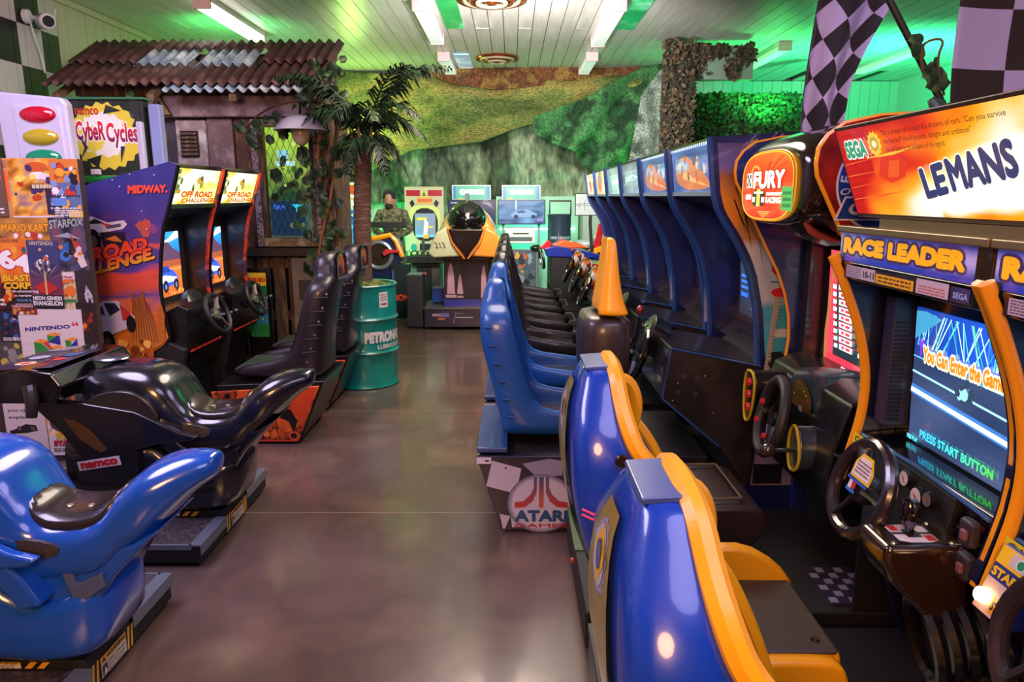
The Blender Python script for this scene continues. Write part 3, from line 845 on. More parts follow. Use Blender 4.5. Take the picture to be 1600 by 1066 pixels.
def p_64(A):
    A.rect(0, 0, 1, 1, '#2a1a18'); A.grid2(0, .38, 1, .93, 8, 8, lambda x, y: mix(c('#d9541a'), c('#f39a2c'), .5+.8*mn.noise(Vector((x*3, y*3, 2)))))
    A.rect(0, .93, 1, 1, '#d8752c').text('NINTENDO FANS', .03, .945, .6, .985, '#3a1c14', bold=.02)
    A.ellp(.46, .84, .07, .05, '#e9a72c').ellp(.72, .84, .06, .045, '#2c5f6c').ellp(.9, .78, .07, .05, '#c2401c')
    A.text('64', .0, .52, .88, .88, '#f2ece8', bold=.045, outline='#c01f3a', q=[(-.0, .60), (.86, .50), (.88, .76), (.02, .88)])
    A.text('BLAST', .06, .4, .8, .5, '#f0b81e', bold=.05, outline='#2a1a18').text('CORPS!', .06, .29, .95, .39, '#f0b81e', bold=.05, outline='#2a1a18')
    A.text('earth-shattering', .08, .23, .97, .28, '#e9dcd6', bold=.02).text('game reviews!', .1, .17, .85, .22, '#e9dcd6', bold=.02).text('WAVE RACE', .35, .11, .95, .15, '#5f9fd0', bold=.02).words(.3, .03, .95, .09, 2, '#c7b7a7').blobs(8, ['#c23a1c', '#e9a02c', '#7a2c18'], .05, .12, 0, 0, .35, .4, seed=6)
def p_eva(A):
    A.grid2(0, 0, 1, 1, 6, 10, lambda x, y: mix(c('#8a2c2c'), c('#3a3c6a'), min(1, y*1.5)))
    A.text('NINTENDO', .1, .93, .85, .985, '#c9b79a', bold=.02).blobs(10, ['#d9a07a', '#5a6fa8', '#e8ded8', '#b8604a'], .06, .14, .2, .5, .9, .92, seed=4)
    for k in range(14):
        a = PI*k/13; A.poly([(.5, .42), (.5+.5*math.cos(a)-.02, .42+.3*math.sin(a)), (.5+.5*math.cos(a)+.03, .42+.3*math.sin(a))], '#8a8378' if k % 2 else '#3a332c')
    A.poly([(.1, .3), (.5, .42), (.9, .3), (.5, .2)], '#b82a22').rect(.47, .2, .53, .55, '#c8a87a')
    A.rect(0, 0, 1, .2, '#1c1a20').text('NEON GENESIS', .04, .12, .97, .18, '#e8e2e0', bold=.03).text('EVANGELION', .04, .04, .97, .11, '#e8e2e0', bold=.03)
def p_yeah(A):
    A.rect(0, 0, 1, 1, '#d9cfcc').text('Eeehhh!!', .12, .8, .8, .93, '#c0283a', bold=.04).blobs(11, ['#1e1c1e', '#4a3c38', '#6a5048'], .06, .14, .15, .25, .9, .72, seed=2, spike=.6).text('Bad Mango!', .15, .06, .85, .16, '#c0283a', bold=.03)
def p_mag(A):
    noisebg(('#3b5a2c', '#b5a83a', '#d8c9a8', '#8a3a22', '#e8742c'), 3, 9)(A); A.ellp(.55, .65, .25, .16, '#e0702a').rect(.1, .3, .8, .4, '#3a7a4a').words(.1, .05, .9, .25, 4, '#e9e0cc')
def p_dark(A):
    A.rect(0, 0, 1, 1, '#2e2228').words(.1, .66, .95, .86, 3, '#9a8f96').text('Z', .45, .88, .6, .97, '#a39aa0').poly([(.45, .2), (.6, .42), (.9, .25), (.95, .0), (.8, .15), (.7, .22), (.6, .08)], '#b9aeb6').blobs(4, ['#8a8090', '#cfc6ce'], .05, .1, .4, .1, .95, .45, seed=2)
def p_orange(A):
    A.rect(0, 0, 1, 1, '#2a1c1a').blobs(16, ['#c8481c', '#e0702c', '#8a2c18', '#4a2a1c'], .1, .22, .05, .35, .95, .9, seed=7); A.rect(.15, .14, .85, .24, '#5a7a2c').words(.1, .02, .9, .1, 2, '#b9aaa0')
def p_n64(A):
    A.rect(0, 0, 1, 1, '#d6c8c6'); A.line([(0, .46), (1, .545)], .003, '#b7a8a6')
    A.text('NINTENDO', .085, .66, .80, .725, '#2a2a78', bold=.045, q=[(.085, .655), (.80, .715), (.80, .775), (.085, .72)]).text('64', .825, .75, .93, .815, '#c42430', bold=.03)
    G, Bc, Rd, O_ = '#2f8a3c', '#2b2f86', '#d03a2c', '#e8922c'
    # interlocked N cube
    A.poly([(.42, .60), (.62, .60), (.62, .46), (.42, .50)], Bc).poly([(.42, .60), (.42, .50), (.56, .58), (.56, .62)], G)
    A.poly([(.40, .61), (.54, .655), (.66, .63), (.53, .59)], O_)
    A.poly([(.20, .50), (.32, .48), (.56, .28), (.56, .13), (.46, .1), (.46, .18), (.32, .32), (.32, .16), (.2, .18)], G)
    A.poly([(.20, .50), (.30, .55), (.44, .53), (.34, .48)], O_).poly([(.34, .48), (.42, .51), (.48, .42), (.48, .36)], Rd)
    A.poly([(.32, .34), (.32, .18), (.42, .18)], Bc)
    A.poly([(.46, .42), (.57, .38), (.57, .06), (.46, .09)], G).poly([(.57, .38), (.68, .42), (.68, .26), (.78, .20), (.78, .46), (.89, .56), (.89, .2), (.78, .15), (.66, .24), (.66, .1), (.57, .06)], Bc)
    A.poly([(.44, .43), (.57, .46), (.68, .43), (.57, .385)], O_).poly([(.70, .54), (.82, .585), (.90, .565), (.79, .525)], O_)
    A.poly([(.70, .54), (.79, .52), (.79, .34), (.70, .44)], G).poly([(.66, .24), (.78, .15), (.84, .17), (.72, .27)], Rd)
def p_strip(A):
    A.rect(0, 0, 1, 1, '#7a2c2a').text('NINTENDO', .05, .72, .95, .92, '#d9cfd0', bold=.02).blobs(9, ['#c9883a', '#2c2a4a', '#d8d0c8'], .06, .16, 0, 0, 1, .7, seed=9)
def p_red(A):
    noisebg(('#c8301c', '#e8742a', '#f0b13a', '#e9dcd2', '#3f2f6a'), 2.4, 3)(A); A.rect(0, 0, 1, .34, '#d5cbd0')
    A.ellp(.5, .55, .42, .17, '#4a3a2c', n=26).ellp(.52, .58, .38, .14, '#d8d0c8', n=26).blobs(12, ['#f0c22c', '#3d5aa0', '#7a2c5a', '#2a2430'], .06, .14, .15, .42, .95, .75, seed=4)
    A.text('POKEMON', .2, .26, .95, .36, '#e8b92c', bold=.04, outline='#3a2c4a').text('STADIUM', .12, .16, .95, .25, '#b8202c', bold=.05, outline='#5a1018').words(.1, .06, .95, .13, 2, '#4a4044').text('NINTENDO', .3, .94, .9, .98, '#b8303a')
def p_snow(A):
    A.grid2(0, 0, 1, 1, 6, 8, lambda x, y: mix(c('#2c3f6c'), c('#3a2c4a'), y)); A.poly([(0, .35), (.5, .62), (1, .78), (1, .3), (0, .12)], '#a9b0cc').blobs(5, ['#c63a3a', '#e2c2b0', '#d9a02c'], .07, .13, .25, .6, .85, .95, seed=2).text('1080', .12, .45, .85, .6, '#2a2c3a', bold=.03, shear=.3).poly([(0, .0), (1, .0), (1, .18), (.7, .1), (.4, .22), (.15, .12)], '#32548e')
def p_pad(A):
    A.rect(0, 0, 1, 1, '#4a4248').rect(0, .82, 1, 1, '#1e1a1e').text('NINTENDO', .3, .86, .95, .96, '#c9c0c8', bold=.02); A.ellp(.35, .45, .22, .18, '#a09aa2').ellp(.7, .5, .26, .2, '#8d868e').ellp(.5, .3, .3, .14, '#c2bcc2').ellp(.65, .55, .08, .07, '#3a343a').ellp(.3, .5, .07, .06, '#3a343a')
def p_white(A):
    A.rect(0, 0, 1, 1, '#c9bdc2').text("you can't", .1, .8, .72, .88, '#3a2c2e', bold=.02).text('explain...', .1, .68, .75, .75, '#3a2c2e', bold=.02); A.poly([(.08, .48), (.2, .5), (.5, .6), (.75, .58), (.78, .48), (.5, .44), (.1, .42)], '#1e1a1e').blobs(4, ['#5a5258', '#2a2428'], .05, .08, .15, .45, .75, .58, seed=1)
def p_faces(A):
    A.rect(0, 0, 1, 1, '#1e1a1e').blobs(13, ['#b8a8a8', '#8a5a4a', '#4a3a3c', '#d8ccc8', '#b5602c'], .09, .17, seed=12)
def p_misc(cols, title, seed, tc='#e9dcd0'):
    def f(A):
        A.rect(0, 0, 1, 1, cols[0]).blobs(14, cols[1:], .08, .2, seed=seed)
        if title: A.text(title, .08, .78, .92, .93, tc, bold=.03, outline='#221c20')
        A.words(.08, .04, .92, .16, 2, tc)
    return f


Q = lambda u0, v0, u1, v1, lb, f, r=0.: poster(u0, v0, u1, v1, lb, f, rot=r)
Q(-2.93, 1.49, -2.605, 1.835, 'gold and orange gatefold magazine poster at the top of the board', p_gold)
Q(-2.66, 1.50, -2.49, 1.83, 'comic style blue and orange poster at the top right corner of the board', p_comic)
Q(-2.99, 1.36, -2.68, 1.50, 'brown poster lettered with a kart racing title in orange', p_kart)
Q(-2.70, 1.19, -2.49, 1.50, 'dark space shooter poster with silver lettering and red wings', p_fox)
Q(-3.02, .96, -2.80, 1.38, 'orange magazine cover with a huge white 64 and yellow words', p_64)
Q(-2.85, .97, -2.665, 1.37, 'dark red and blue cover with two white title lines at its foot', p_eva, -.02)
Q(-2.70, 1.13, -2.58, 1.31, 'small white card with red scrawled words and a black drawing', p_yeah, .03)
Q(-2.685, .94, -2.565, 1.14, 'small green and orange magazine cover under the white card', p_mag)
Q(-2.585, .96, -2.485, 1.31, 'narrow black poster with pale print and a white figure', p_dark)
Q(-2.60, .66, -2.487, 1.0, 'narrow black poster with orange shapes beside the white logo sheet', p_orange)
Q(-2.955, .56, -2.575, .965, 'large white sheet with coloured interlocked letter N logo', p_n64, -.015)
Q(-2.98, .93, -2.83, .99, 'thin red and gold strip poster above the white logo sheet', p_strip)
Q(-2.62, .42, -2.485, .70, 'red and yellow comic cover at the right edge below the black poster', p_misc(('#8a2c22', '#d9a03c', '#e8dcd0', '#3a5a8a', '#2a1c1c'), None, 3))
Q(-3.07, .76, -2.945, .95, 'dark blue group photo poster at the left edge of the board', p_misc(('#1f2238', '#d8d0d8', '#8a2c3a', '#3c5a9a', '#111018'), None, 5))
Q(-3.10, .55, -2.92, .76, 'grey sports car poster at the left edge of the board', p_misc(('#4a4444', '#b5a83a', '#8a8480', '#2a2424'), None, 6))
Q(-3.08, .29, -2.83, .60, 'blue snowboarding poster with a red capped figure', p_snow, .03)
Q(-2.87, .38, -2.70, .57, 'dark grey poster showing a pale game controller', p_pad)
Q(-3.12, -.0+.03, -2.87, .39, 'white poster with scrawled words and a black console drawing', p_white)
Q(-3.0, .03, -2.86, .20, 'small black poster with a group of faces', p_faces)
Q(-2.87, .04, -2.62, .42, 'red, yellow and white poster with stadium title lettering', p_red, .01)
Q(-3.13, .96, -3.0, 1.40, 'dark red poster with orange shapes at the far left edge', p_misc(('#4a1c1c', '#d9541a', '#e8b02c', '#8a1c2a'), None, 14))
Q(-3.17, 1.505, -2.92, 1.84, 'multicoloured cartoon poster at the top left of the board', p_misc(('#6a5040', '#c23a2c', '#e8dcd0', '#2c3a6a', '#d9a02c', '#3a7a4a'), None, 15))
Q(-2.63, .02, -2.49, .42, 'lower dark poster behind the black motorcycle', p_misc(('#3a2628', '#8a4a3a', '#c9b8a8', '#5a3a6a'), None, 21))

# ================================================================== two desert racing cabinets on the left
def zgrad(name, stops, coat=.5, rough=.25, k=.05):
    """printed side art: colour bands by height, broken up by noise"""
    m = bpy.data.materials.new(name); m.use_nodes = True; nt = m.node_tree; N = nt.nodes; L = nt.links; p = N['Principled BSDF']
    tc = N.new('ShaderNodeTexCoord'); sp = N.new('ShaderNodeSeparateXYZ'); L.new(tc.outputs['Object'], sp.inputs[0])
    mp = N.new('ShaderNodeMapping'); mp.inputs['Scale'].default_value = (1, 1, 4); L.new(tc.outputs['Object'], mp.inputs[0])
    n = N.new('ShaderNodeTexNoise'); n.inputs['Scale'].default_value = 2.2; n.inputs['Detail'].default_value = 4; L.new(mp.outputs[0], n.inputs['Vector'])
    a = N.new('ShaderNodeMath'); a.operation = 'MULTIPLY_ADD'; a.inputs[1].default_value = k*8; L.new(n.outputs[0], a.inputs[0]); L.new(sp.outputs[2], a.inputs[2])
    mr = N.new('ShaderNodeMapRange'); mr.inputs[1].default_value = stops[0][0]+k*4; mr.inputs[2].default_value = stops[-1][0]+k*4; L.new(a.outputs[0], mr.inputs[0])
    r = N.new('ShaderNodeValToRGB'); el = r.color_ramp.elements
    while len(el) < len(stops): el.new(.5)
    z0, z1 = stops[0][0], stops[-1][0]
    for i, (z, h) in enumerate(stops): el[i].position = (z-z0)/(z1-z0); el[i].color = (*c(h), 1)
    L.new(mr.outputs[0], r.inputs[0]); L.new(r.outputs[0], p.inputs['Base Color'])
    p.inputs['Roughness'].default_value = rough; p.inputs['Coat Weight'].default_value = coat
    return m


sunset = zgrad('sunset_print', [(.55, '#b5531c'), (.72, '#e88a2c'), (.84, '#c8601c'), (.9, '#d9683a'), (.96, '#5a4a86'), (1.02, '#c8503a'), (1.12, '#e0503a'), (1.17, '#54408a'), (1.25, '#4a3a7c'), (1.32, '#d9563c'), (1.38, '#5c3a74'), (1.5, '#47387c'), (1.8, '#3c3a80')])
OR = (-2.5, 4.82, 0)
M1 = thing('driving_cabinet', 'near desert racing arcade cabinet with purple and orange sunset side art', 'arcade machine', OR, 'desert racing cabinets')
SP1 = [(-2.062, 1.81), (-2.075, 1.76), (-2.137, 1.57), (-2.19, 1.43), (-2.224, 1.25), (-2.247, 1.05), (-2.238, .86), (-2.215, .73), (-2.25, .68), (-2.39, .59), (-2.6, .582), (-2.76, .582), (-2.76, 1.63), (-2.6, 1.70), (-2.1, 1.83)]
sp_ = MB().prism(SP1, 4.45, 4.475).build('side_panel', sunset, M1)
A = Art((0, 4.45, 0), (1, 0, 0), (0, 0, 1), eps=.00025)
A.blobs(7, ['#a8466c', '#b8503c', '#8a3f70'], .02, .045, -2.36, 1.36, -2.215, 1.5, seed=3)
A.poly([(-2.7, 1.46), (-2.62, 1.50), (-2.52, 1.46), (-2.42, 1.475), (-2.40, 1.45), (-2.43, 1.42), (-2.55, 1.40), (-2.60, 1.36), (-2.7, 1.42)], '#d8c6c6').poly([(-2.66, 1.45), (-2.6, 1.485), (-2.54, 1.455)], '#2c2430').poly([(-2.54, 1.44), (-2.44, 1.455), (-2.44, 1.435), (-2.53, 1.42)], '#56506a').poly([(-2.58, 1.46), (-2.5, 1.45), (-2.52, 1.435)], '#c83a2c')
A.ellp(-2.62, 1.345, .045, .075, '#1a161c').ellp(-2.62, 1.345, .02, .035, '#6a5a60').poly([(-2.58, 1.40), (-2.42, 1.40), (-2.42, 1.31), (-2.56, 1.30)], '#2a1e28').poly([(-2.55, 1.36), (-2.48, 1.38), (-2.44, 1.34), (-2.5, 1.345)], '#d9742c')
A.text('ROAD', 0, 0, 1, 1, '#e8452a', bold=.05, outline='#2a1420', q=[(-2.65, 1.20), (-2.288, 1.295), (-2.282, 1.375), (-2.64, 1.305)])
A.text('LLENGE.', 0, 0, 1, 1, '#e8a02a', col2='#e8452a', bold=.05, outline='#2a1420', q=[(-2.67, 1.125), (-2.245, 1.235), (-2.24, 1.315), (-2.66, 1.21)])
A.text('MIDWAY.', 0, 0, 1, 1, '#f0503a', bold=.06, q=[(-2.376, 1.634), (-2.128, 1.642), (-2.122, 1.692), (-2.37, 1.688)])
for x, z in ((-2.46, 1.72), (-2.35, 1.755), (-2.2, 1.75), (-2.3, 1.53), (-2.28, 1.42), (-2.42, 1.68)): A.ellp(x, z, .004, .004, '#e8e0e8', n=8)
A.poly([(-2.48, .66), (-2.45, .84), (-2.425, .90), (-2.42, 1.02), (-2.405, 1.02), (-2.40, .95), (-2.385, 1.01), (-2.375, .94), (-2.36, 1.03), (-2.34, 1.02), (-2.335, .9), (-2.30, .86), (-2.27, .78), (-2.24, .77), (-2.228, .74), (-2.25, .69), (-2.36, .63)], '#c8742a', col2='#8a4a22')
for k in range(9): A.line([(-2.44+k*.02, .70), (-2.41+k*.012, .98-.02*(k % 3))], .005, '#7a3e1c')
A.poly([(-2.23, .75), (-2.22, .88), (-2.235, .95), (-2.26, .93), (-2.27, .8)], '#b5641f')
A.poly([(-2.75, .88), (-2.66, .93), (-2.60, .97), (-2.51, .97), (-2.44, .90), (-2.41, .86), (-2.44, .80), (-2.6, .74), (-2.75, .76)], '#cfc3d2').poly([(-2.60, .955), (-2.53, .955), (-2.5, .91), (-2.57, .87)], '#2a2a44').poly([(-2.5, .955), (-2.44, .9), (-2.42, .85), (-2.49, .84)], '#c23a2c').poly([(-2.65, .90), (-2.61, .94), (-2.6, .87)], '#3a3a5a').ellp(-2.44, .82, .03, .055, '#1b171c').ellp(-2.6, .70, .045, .075, '#1b171c').ellp(-2.6, .70, .02, .035, '#5c4a44')
A.blobs(22, ['#e8a23a', '#b8571c', '#7c3a18', '#f0b858'], .015, .04, -2.56, .6, -2.30, .72, seed=9)
A.build('side_art', PRINT, sp_, smooth=False)
edge = mat('red_edge_trim', '#a52c1f', rough=.3, coat=.4, col2=['#e8502c', '#4a2a5a'], ns=9)
sp2 = MB().prism([(x, z) for x, z in SP1], 5.145, 5.17).build('side_panel', mat('charcoal_inner_side', '#26201e', rough=.35, coat=.4), M1)
MB().prism(SP1[:10], 4.452, 4.473).build('black_trim', blackp, M1) if False else None
MB().tube(smoothl([(x+.006, 4.4625, z) for x, z in SP1[:9]], 1), .014, 6).build('edge_trim', blackp, M1)
MB().tube(smoothl([(x+.006, 5.1575, z) for x, z in SP1[:9]], 1), .015, 6).build('edge_trim', edge, M1)
MB().prism([(-2.1, 1.825), (-2.6, 1.695), (-2.76, 1.625), (-2.76, 1.58), (-2.14, 1.79)], 4.476, 5.144).build('top_panel', blackp, M1)
MB().prism([(-2.14, 1.565), (-2.4, 1.46), (-2.4, 1.48), (-2.15, 1.59)], 4.476, 5.144).build('speaker_panel', mat('brown_black_panel', '#2a221d', rough=.35, coat=.3), M1)
A = Art((-2.142, 4.478, 1.572), (0, 1, 0), (.077, 0, .232), W=.664, H=.235)
A.grid2(0, 0, 1, 1, 20, 12, lambda x, y: fire(x*2.3, y*1.2, 1, 4, ('#d9801c', '#f5b02a', '#fbe27a', '#fff8d8', '#f9f2c8'), .25-.7*abs(x-.45)+.15*y))
A.poly([(.0, .1), (.1, .4), (.05, .9), (0, 1)], '#6a8a3c').blobs(12, ['#7a8a3c', '#c8861c', '#5a6a3a'], .01, .04, 0, .3, .16, 1, seed=2)
A.blobs(9, ['#4a5a28', '#8a8a3a', '#c88a2c', '#e8d8a0'], .03, .07, .36, .35, .66, .82, seed=6)
A.text('OFF ROAD', .17, .2, .88, .38, '#b8401c', bold=.04, outline='#f5c030').text('CHALLENGE', .2, .05, .95, .18, '#a8481c', bold=.04)
A.build('marquee', LIT, M1, smooth=False)
MB().box(-2.15, -2.13, 4.478, 5.142, 1.545, 1.572).build('marquee_trim', blackp, M1)
# monitor
MB().prism([(-2.38, 1.47), (-2.38, .90), (-2.27, .86), (-2.27, .83), (-2.74, .83), (-2.74, 1.47)], 4.477, 5.143).build('monitor_housing', mat('brown_grey_bezel', '#2f2926', rough=.35, coat=.4), M1)
ux = Vector((.08, 0, -.57)).normalized()
A = Art((-2.378, 4.56, .94), (0, 1, 0), (0, 0, 1), W=.50, H=.44, eps=.0003)
A.rect(0, 0, 1, 1, '#c8642a', '#e07a3a')
A.rect(0, .62, 1, 1, '#1f6fe0', '#3aa0ff').poly([(0, .62), (.12, .8), (.3, .86), (.5, .78), (.62, .9), (.8, .74), (1, .66), (1, .5), (0, .5)], '#5a4058').poly([(.3, .86), (.42, 1), (.6, .95), (.5, .85), (.7, .9), (.9, 1), (1, 1), (1, .9), (.7, .84)], '#d8e8ff').rect(0, .46, 1, .56, '#a05038').rect(0, .4, 1, .43, '#d98a5a')
A.poly([(.12, .22), (.2, .4), (.45, .46), (.75, .4), (.9, .26), (.7, .16), (.2, .12)], '#3a5ad0').poly([(.3, .38), (.42, .48), (.62, .47), (.68, .38)], '#1e3c9a').poly([(.18, .3), (.5, .34), (.85, .28), (.8, .22), (.2, .22)], '#d8dff5')
for x in (.22, .5, .8): A.ellp(x, .16, .075, .1, '#161626').ellp(x, .16, .03, .045, '#6a7aa0')
A.poly([(.1, .1), (.4, .13), (.4, .08), (.1, .05)], '#e8c02c').blobs(10, ['#e8904a', '#b5501f'], .02, .05, 0, 0, 1, .12, seed=3)
A.build('screen', SHINY, M1, smooth=False)
# console, coin door, pedestal
MB().prism([(-2.5, .90), (-2.30, .86), (-2.16, .93), (-2.10, .90), (-2.13, .62), (-2.26, .40), (-2.26, 0), (-2.76, 0), (-2.76, .9)], 4.51, 5.11).build('console', blackp, M1, bevel=.008)
MB().prism([(-2.24, .70), (-2.12, .64), (-2.20, .3), (-2.20, 0), (-2.6, 0), (-2.6, .6)], 4.455, 4.51).build('coin_column', blackm, M1, bevel=.006)
cd = MB().box(-2.2, -2.185, 4.458, 4.505, .34, .56).build('coin_door', blackg, M1, bevel=.003)
MB().box(-2.29, -2.24, 4.446, 4.452, .50, .55).build('coin_slot', mat('red_slot', '#e02a48', rough=.3, emit=1.2), M1)
MB().box(-2.38, -2.22, 4.447, 4.452, .42, .44).build('coin_return', chrome, M1)
g = MB().lathe([(.13, 0), (.135, .05), (.12, .06)], (-2.19, 4.80, .86), (.9, 0, .45), n=24).build('gauge_pod', blackp, M1)
A = Art((-2.128, 4.70, .80), (0, 1, 0), (-.42, 0, .9), W=.2, H=.13)
A.ellp(.5, .5, .5, .5, '#4a4a3c').ellp(.5, .5, .42, .42, '#23231e').line([(.5, .4), (.3, .75)], .004, '#c8a02c').words(.25, .15, .75, .3, 2, '#8a8a7a')
A.build('gauge_face', PRINT, g, smooth=False)
A = Art((-2.13, 4.53, .66), (0, 1, 0), (-.1, 0, 1), W=.07, H=.22)
A.rect(0, 0, 1, 1, '#17171a')
for k, q in enumerate(('#d83a2c', '#e8b02c', '#2ca0d8', '#e85a2c', '#d8d0c8')): A.ellp(.35+.3*(k % 2), .12+.19*k, .16, .06, q)
A.build('button_strip', PRINT, M1, smooth=False)
wheel(M1, (-2.03, 4.80, .83), .135, .017, (.93, -.05, .36), hubm=mat('worn_grey_hub', '#6a6560', rough=.4, metal=.4), badge='#8ab06a')
MB().tube([(-2.12, 5.0, .78), (-2.02, 5.03, .80)], .012).build('shift_lever', chrome, M1)
MB().ell((-2.0, 5.035, .805), (.024, .024, .024)).build('shift_knob', blackg, M1)
A = Art((-2.128, 4.55, .60), (0, 1, 0), (.04, 0, 1), W=.5, H=.03)
A.rect(0, .3, 1, .6, '#a01c1c').words(.0, 0, 1, 1, 1, '#d83a2c'); A.build('red_script', PRINT, M1, smooth=False)
# seat and its base
lava = mat('lava_print', '#d8531c', rough=.35, coat=.4, col2=['#e8641f', '#2a120c', '#c8481c', '#1a0d0a'], ns=9, lo=.36, hi=.62, detail=4)
redp = mat('red_orange_print', '#c2401c', rough=.4, coat=.3, col2=['#a8341a', '#d85428'], ns=14)
for y in (4.46, 5.06):
    bpn = MB().prism([(-1.98, .36), (-1.265, .40), (-1.42, .02), (-1.86, .02)], y, y+.02).build('base_side_panel', lava, M1, bevel=.003)
    if y < 5:
        A = Art((0, y, 0), (1, 0, 0), (0, 0, 1))
        A.poly([(-1.50, .27), (-1.42, .39), (-1.28, .39), (-1.385, .12), (-1.42, .17), (-1.5, .22)], '#c8421c').poly([(-1.66, .20), (-1.56, .27), (-1.46, .24), (-1.42, .16), (-1.45, .08), (-1.48, .16), (-1.55, .19)], '#150b0a').ellp(-1.45, .06, .035, .032, '#e0501f').ellp(-1.45, .06, .022, .02, '#1a0c0a').rect(-1.84, .02, -1.425, .032, '#c8381c').blobs(16, ['#150b0a', '#e8742a', '#2a120c', '#c8481c'], .02, .045, -1.86, .04, -1.5, .2, seed=8)
        A.build('side_art', PRINT, bpn, smooth=False)
MB().prism([(-1.95, .40), (-1.235, .43), (-1.40, .04), (-1.84, .04)], 4.48, 5.06).build('seat_base', blackp, M1, bevel=.006)
MB().prism([(-1.86, .02), (-1.9, .16), (-2.3, .16), (-2.3, .02)], 4.5, 5.04).build('foot_tray', blackm, M1, bevel=.005)
for y in (4.56, 4.98):
    for x in (-1.78, -1.44): caster(M1, x, y, .02)
# rows are measured forwards from the seat's back plane (the seat faces left)
srows = [(1.26, .03, .09, .07), (1.235, .0, .11, .12), (1.15, -.015, .13, .15), (1.09, -.01, .12, .15), (1.07, .0, .14, .24), (.95, .03, .18, .25), (.8, .06, .22, .25), (.65, .08, .27, .25), (.56, .09, .31, .25), (.52, .09, .66, .25), (.47, .09, .70, .25), (.42, .10, .70, .24)]
st = shell(-1.185, 4.77, srows, d=-1, t=.05).build('seat', mat('black_seat_vinyl', '#221b22', rough=.36, coat=.25, bump=.1, bs=120), M1, sub=1)
MB().box(-1.86, -1.38, 4.56, 4.98, .44, .50).build('cushion', mat('green_lit_cushion', '#38443a', rough=.35, coat=.4), st, bevel=.025, seg=3)  # green light falling on the cushion is put into its colour
for y in (4.525, 5.015):
    for k in range(6): MB().lathe([(.008, 0), (.007, .004)], (-1.20-.03*k+.0, y-(.005 if y < 4.8 else -.001), 1.0-.09*k), (0, -1, 0), n=8).build('rivet', screwm, st)
hp = MB().prism([(4.66, 1.08), (4.92, 1.08), (4.90, 1.22), (4.85, 1.25), (4.73, 1.25), (4.68, 1.22)], -1.175, -1.16, 'x').build('rear_badge_plate', blackg, st)
MB().tube([(-1.155, 4.67, 1.08), (-1.155, 4.91, 1.08), (-1.155, 4.9, 1.215), (-1.155, 4.85, 1.245), (-1.155, 4.73, 1.245), (-1.155, 4.68, 1.215)], .006, 6, closed=True).build('badge_frame', chrome, st)
A = Art((-1.1595, 4.7, 1.1), (0, 1, 0), (0, 0, 1), W=.18, H=.12); A.ellp(.5, .5, .45, .5, '#c8502c').ellp(.5, .6, .25, .25, '#8a5a4a').rect(.1, .05, .9, .25, '#c22c1c'); A.build('badge_print', PRINT, st, smooth=False)
for k in range(5): MB().tube([(-1.19-.025*k, 4.512, .98-.09*k), (-1.27-.025*k, 4.498, .975-.09*k)], .006, 6).build('vent_slot', mat('slot_shadow_black', '#0c090c', rough=.6), st)
M2 = dup(M1, dv=(0, .745, 0)); M2['label'] = 'far desert racing arcade cabinet, the one against the hut'
# green and yellow flyer between the cabinets and the hut
fl_ = Art((-2.27, 6.02, .42), (1, 0, 0), (0, 0, 1), W=.16, H=.56)
fl_.rect(0, 0, 1, 1, '#2f8f4a').rect(0, .2, 1, .6, '#3f90b8').blobs(8, ['#e8c83a', '#2a6a9a', '#c85a2c', '#58a83a'], .05, .12, 0, .2, 1, .75, seed=5).rect(0, .8, 1, 1, '#e8c83a').words(.05, .82, .95, .96, 1, '#c2281c')
props(fl_.build('flyer', PRINT, smooth=False), 'green and yellow flyer with red lettering beside the far desert cabinet', 'flyer')
bpost = MB().box(-2.3, -2.08, 6.03, 6.06, 0, 1.02)
props(bpost.build('flyer_board', blackp, bevel=.004), 'narrow black board carrying the green and yellow flyer', 'board')

# ================================================================== two motorcycle simulators
treadm = mat('tread_sheet', '#3a3034', rough=.45, col2=['#2c2428', '#4a3e42'], ns=30, bump=.7, bs=110)
trimm = mat('aluminium_trim', '#7f8792', rough=.3, metal=.5)


def se(n, hy, hz, e=2.6):
    out = []
    for k in range(n):
        a = 2*PI*k/n; ca, sa = math.cos(a), math.sin(a)
        out.append((math.copysign(abs(ca)**(2/e), ca)*hy, math.copysign(abs(sa)**(2/e), sa)*hz))
    return out


def bodyloft(secs, cy, e=2.6, n=20):
    rings = []
    for s_ in secs:
        x, zt, zb, hy = s_[:4]; ee = s_[4] if len(s_) > 4 else e
        rings.append([(x, cy+a, (zt+zb)/2+b) for a, b in se(n, hy, (zt-zb)/2, ee)])
    return MB().loft(rings)


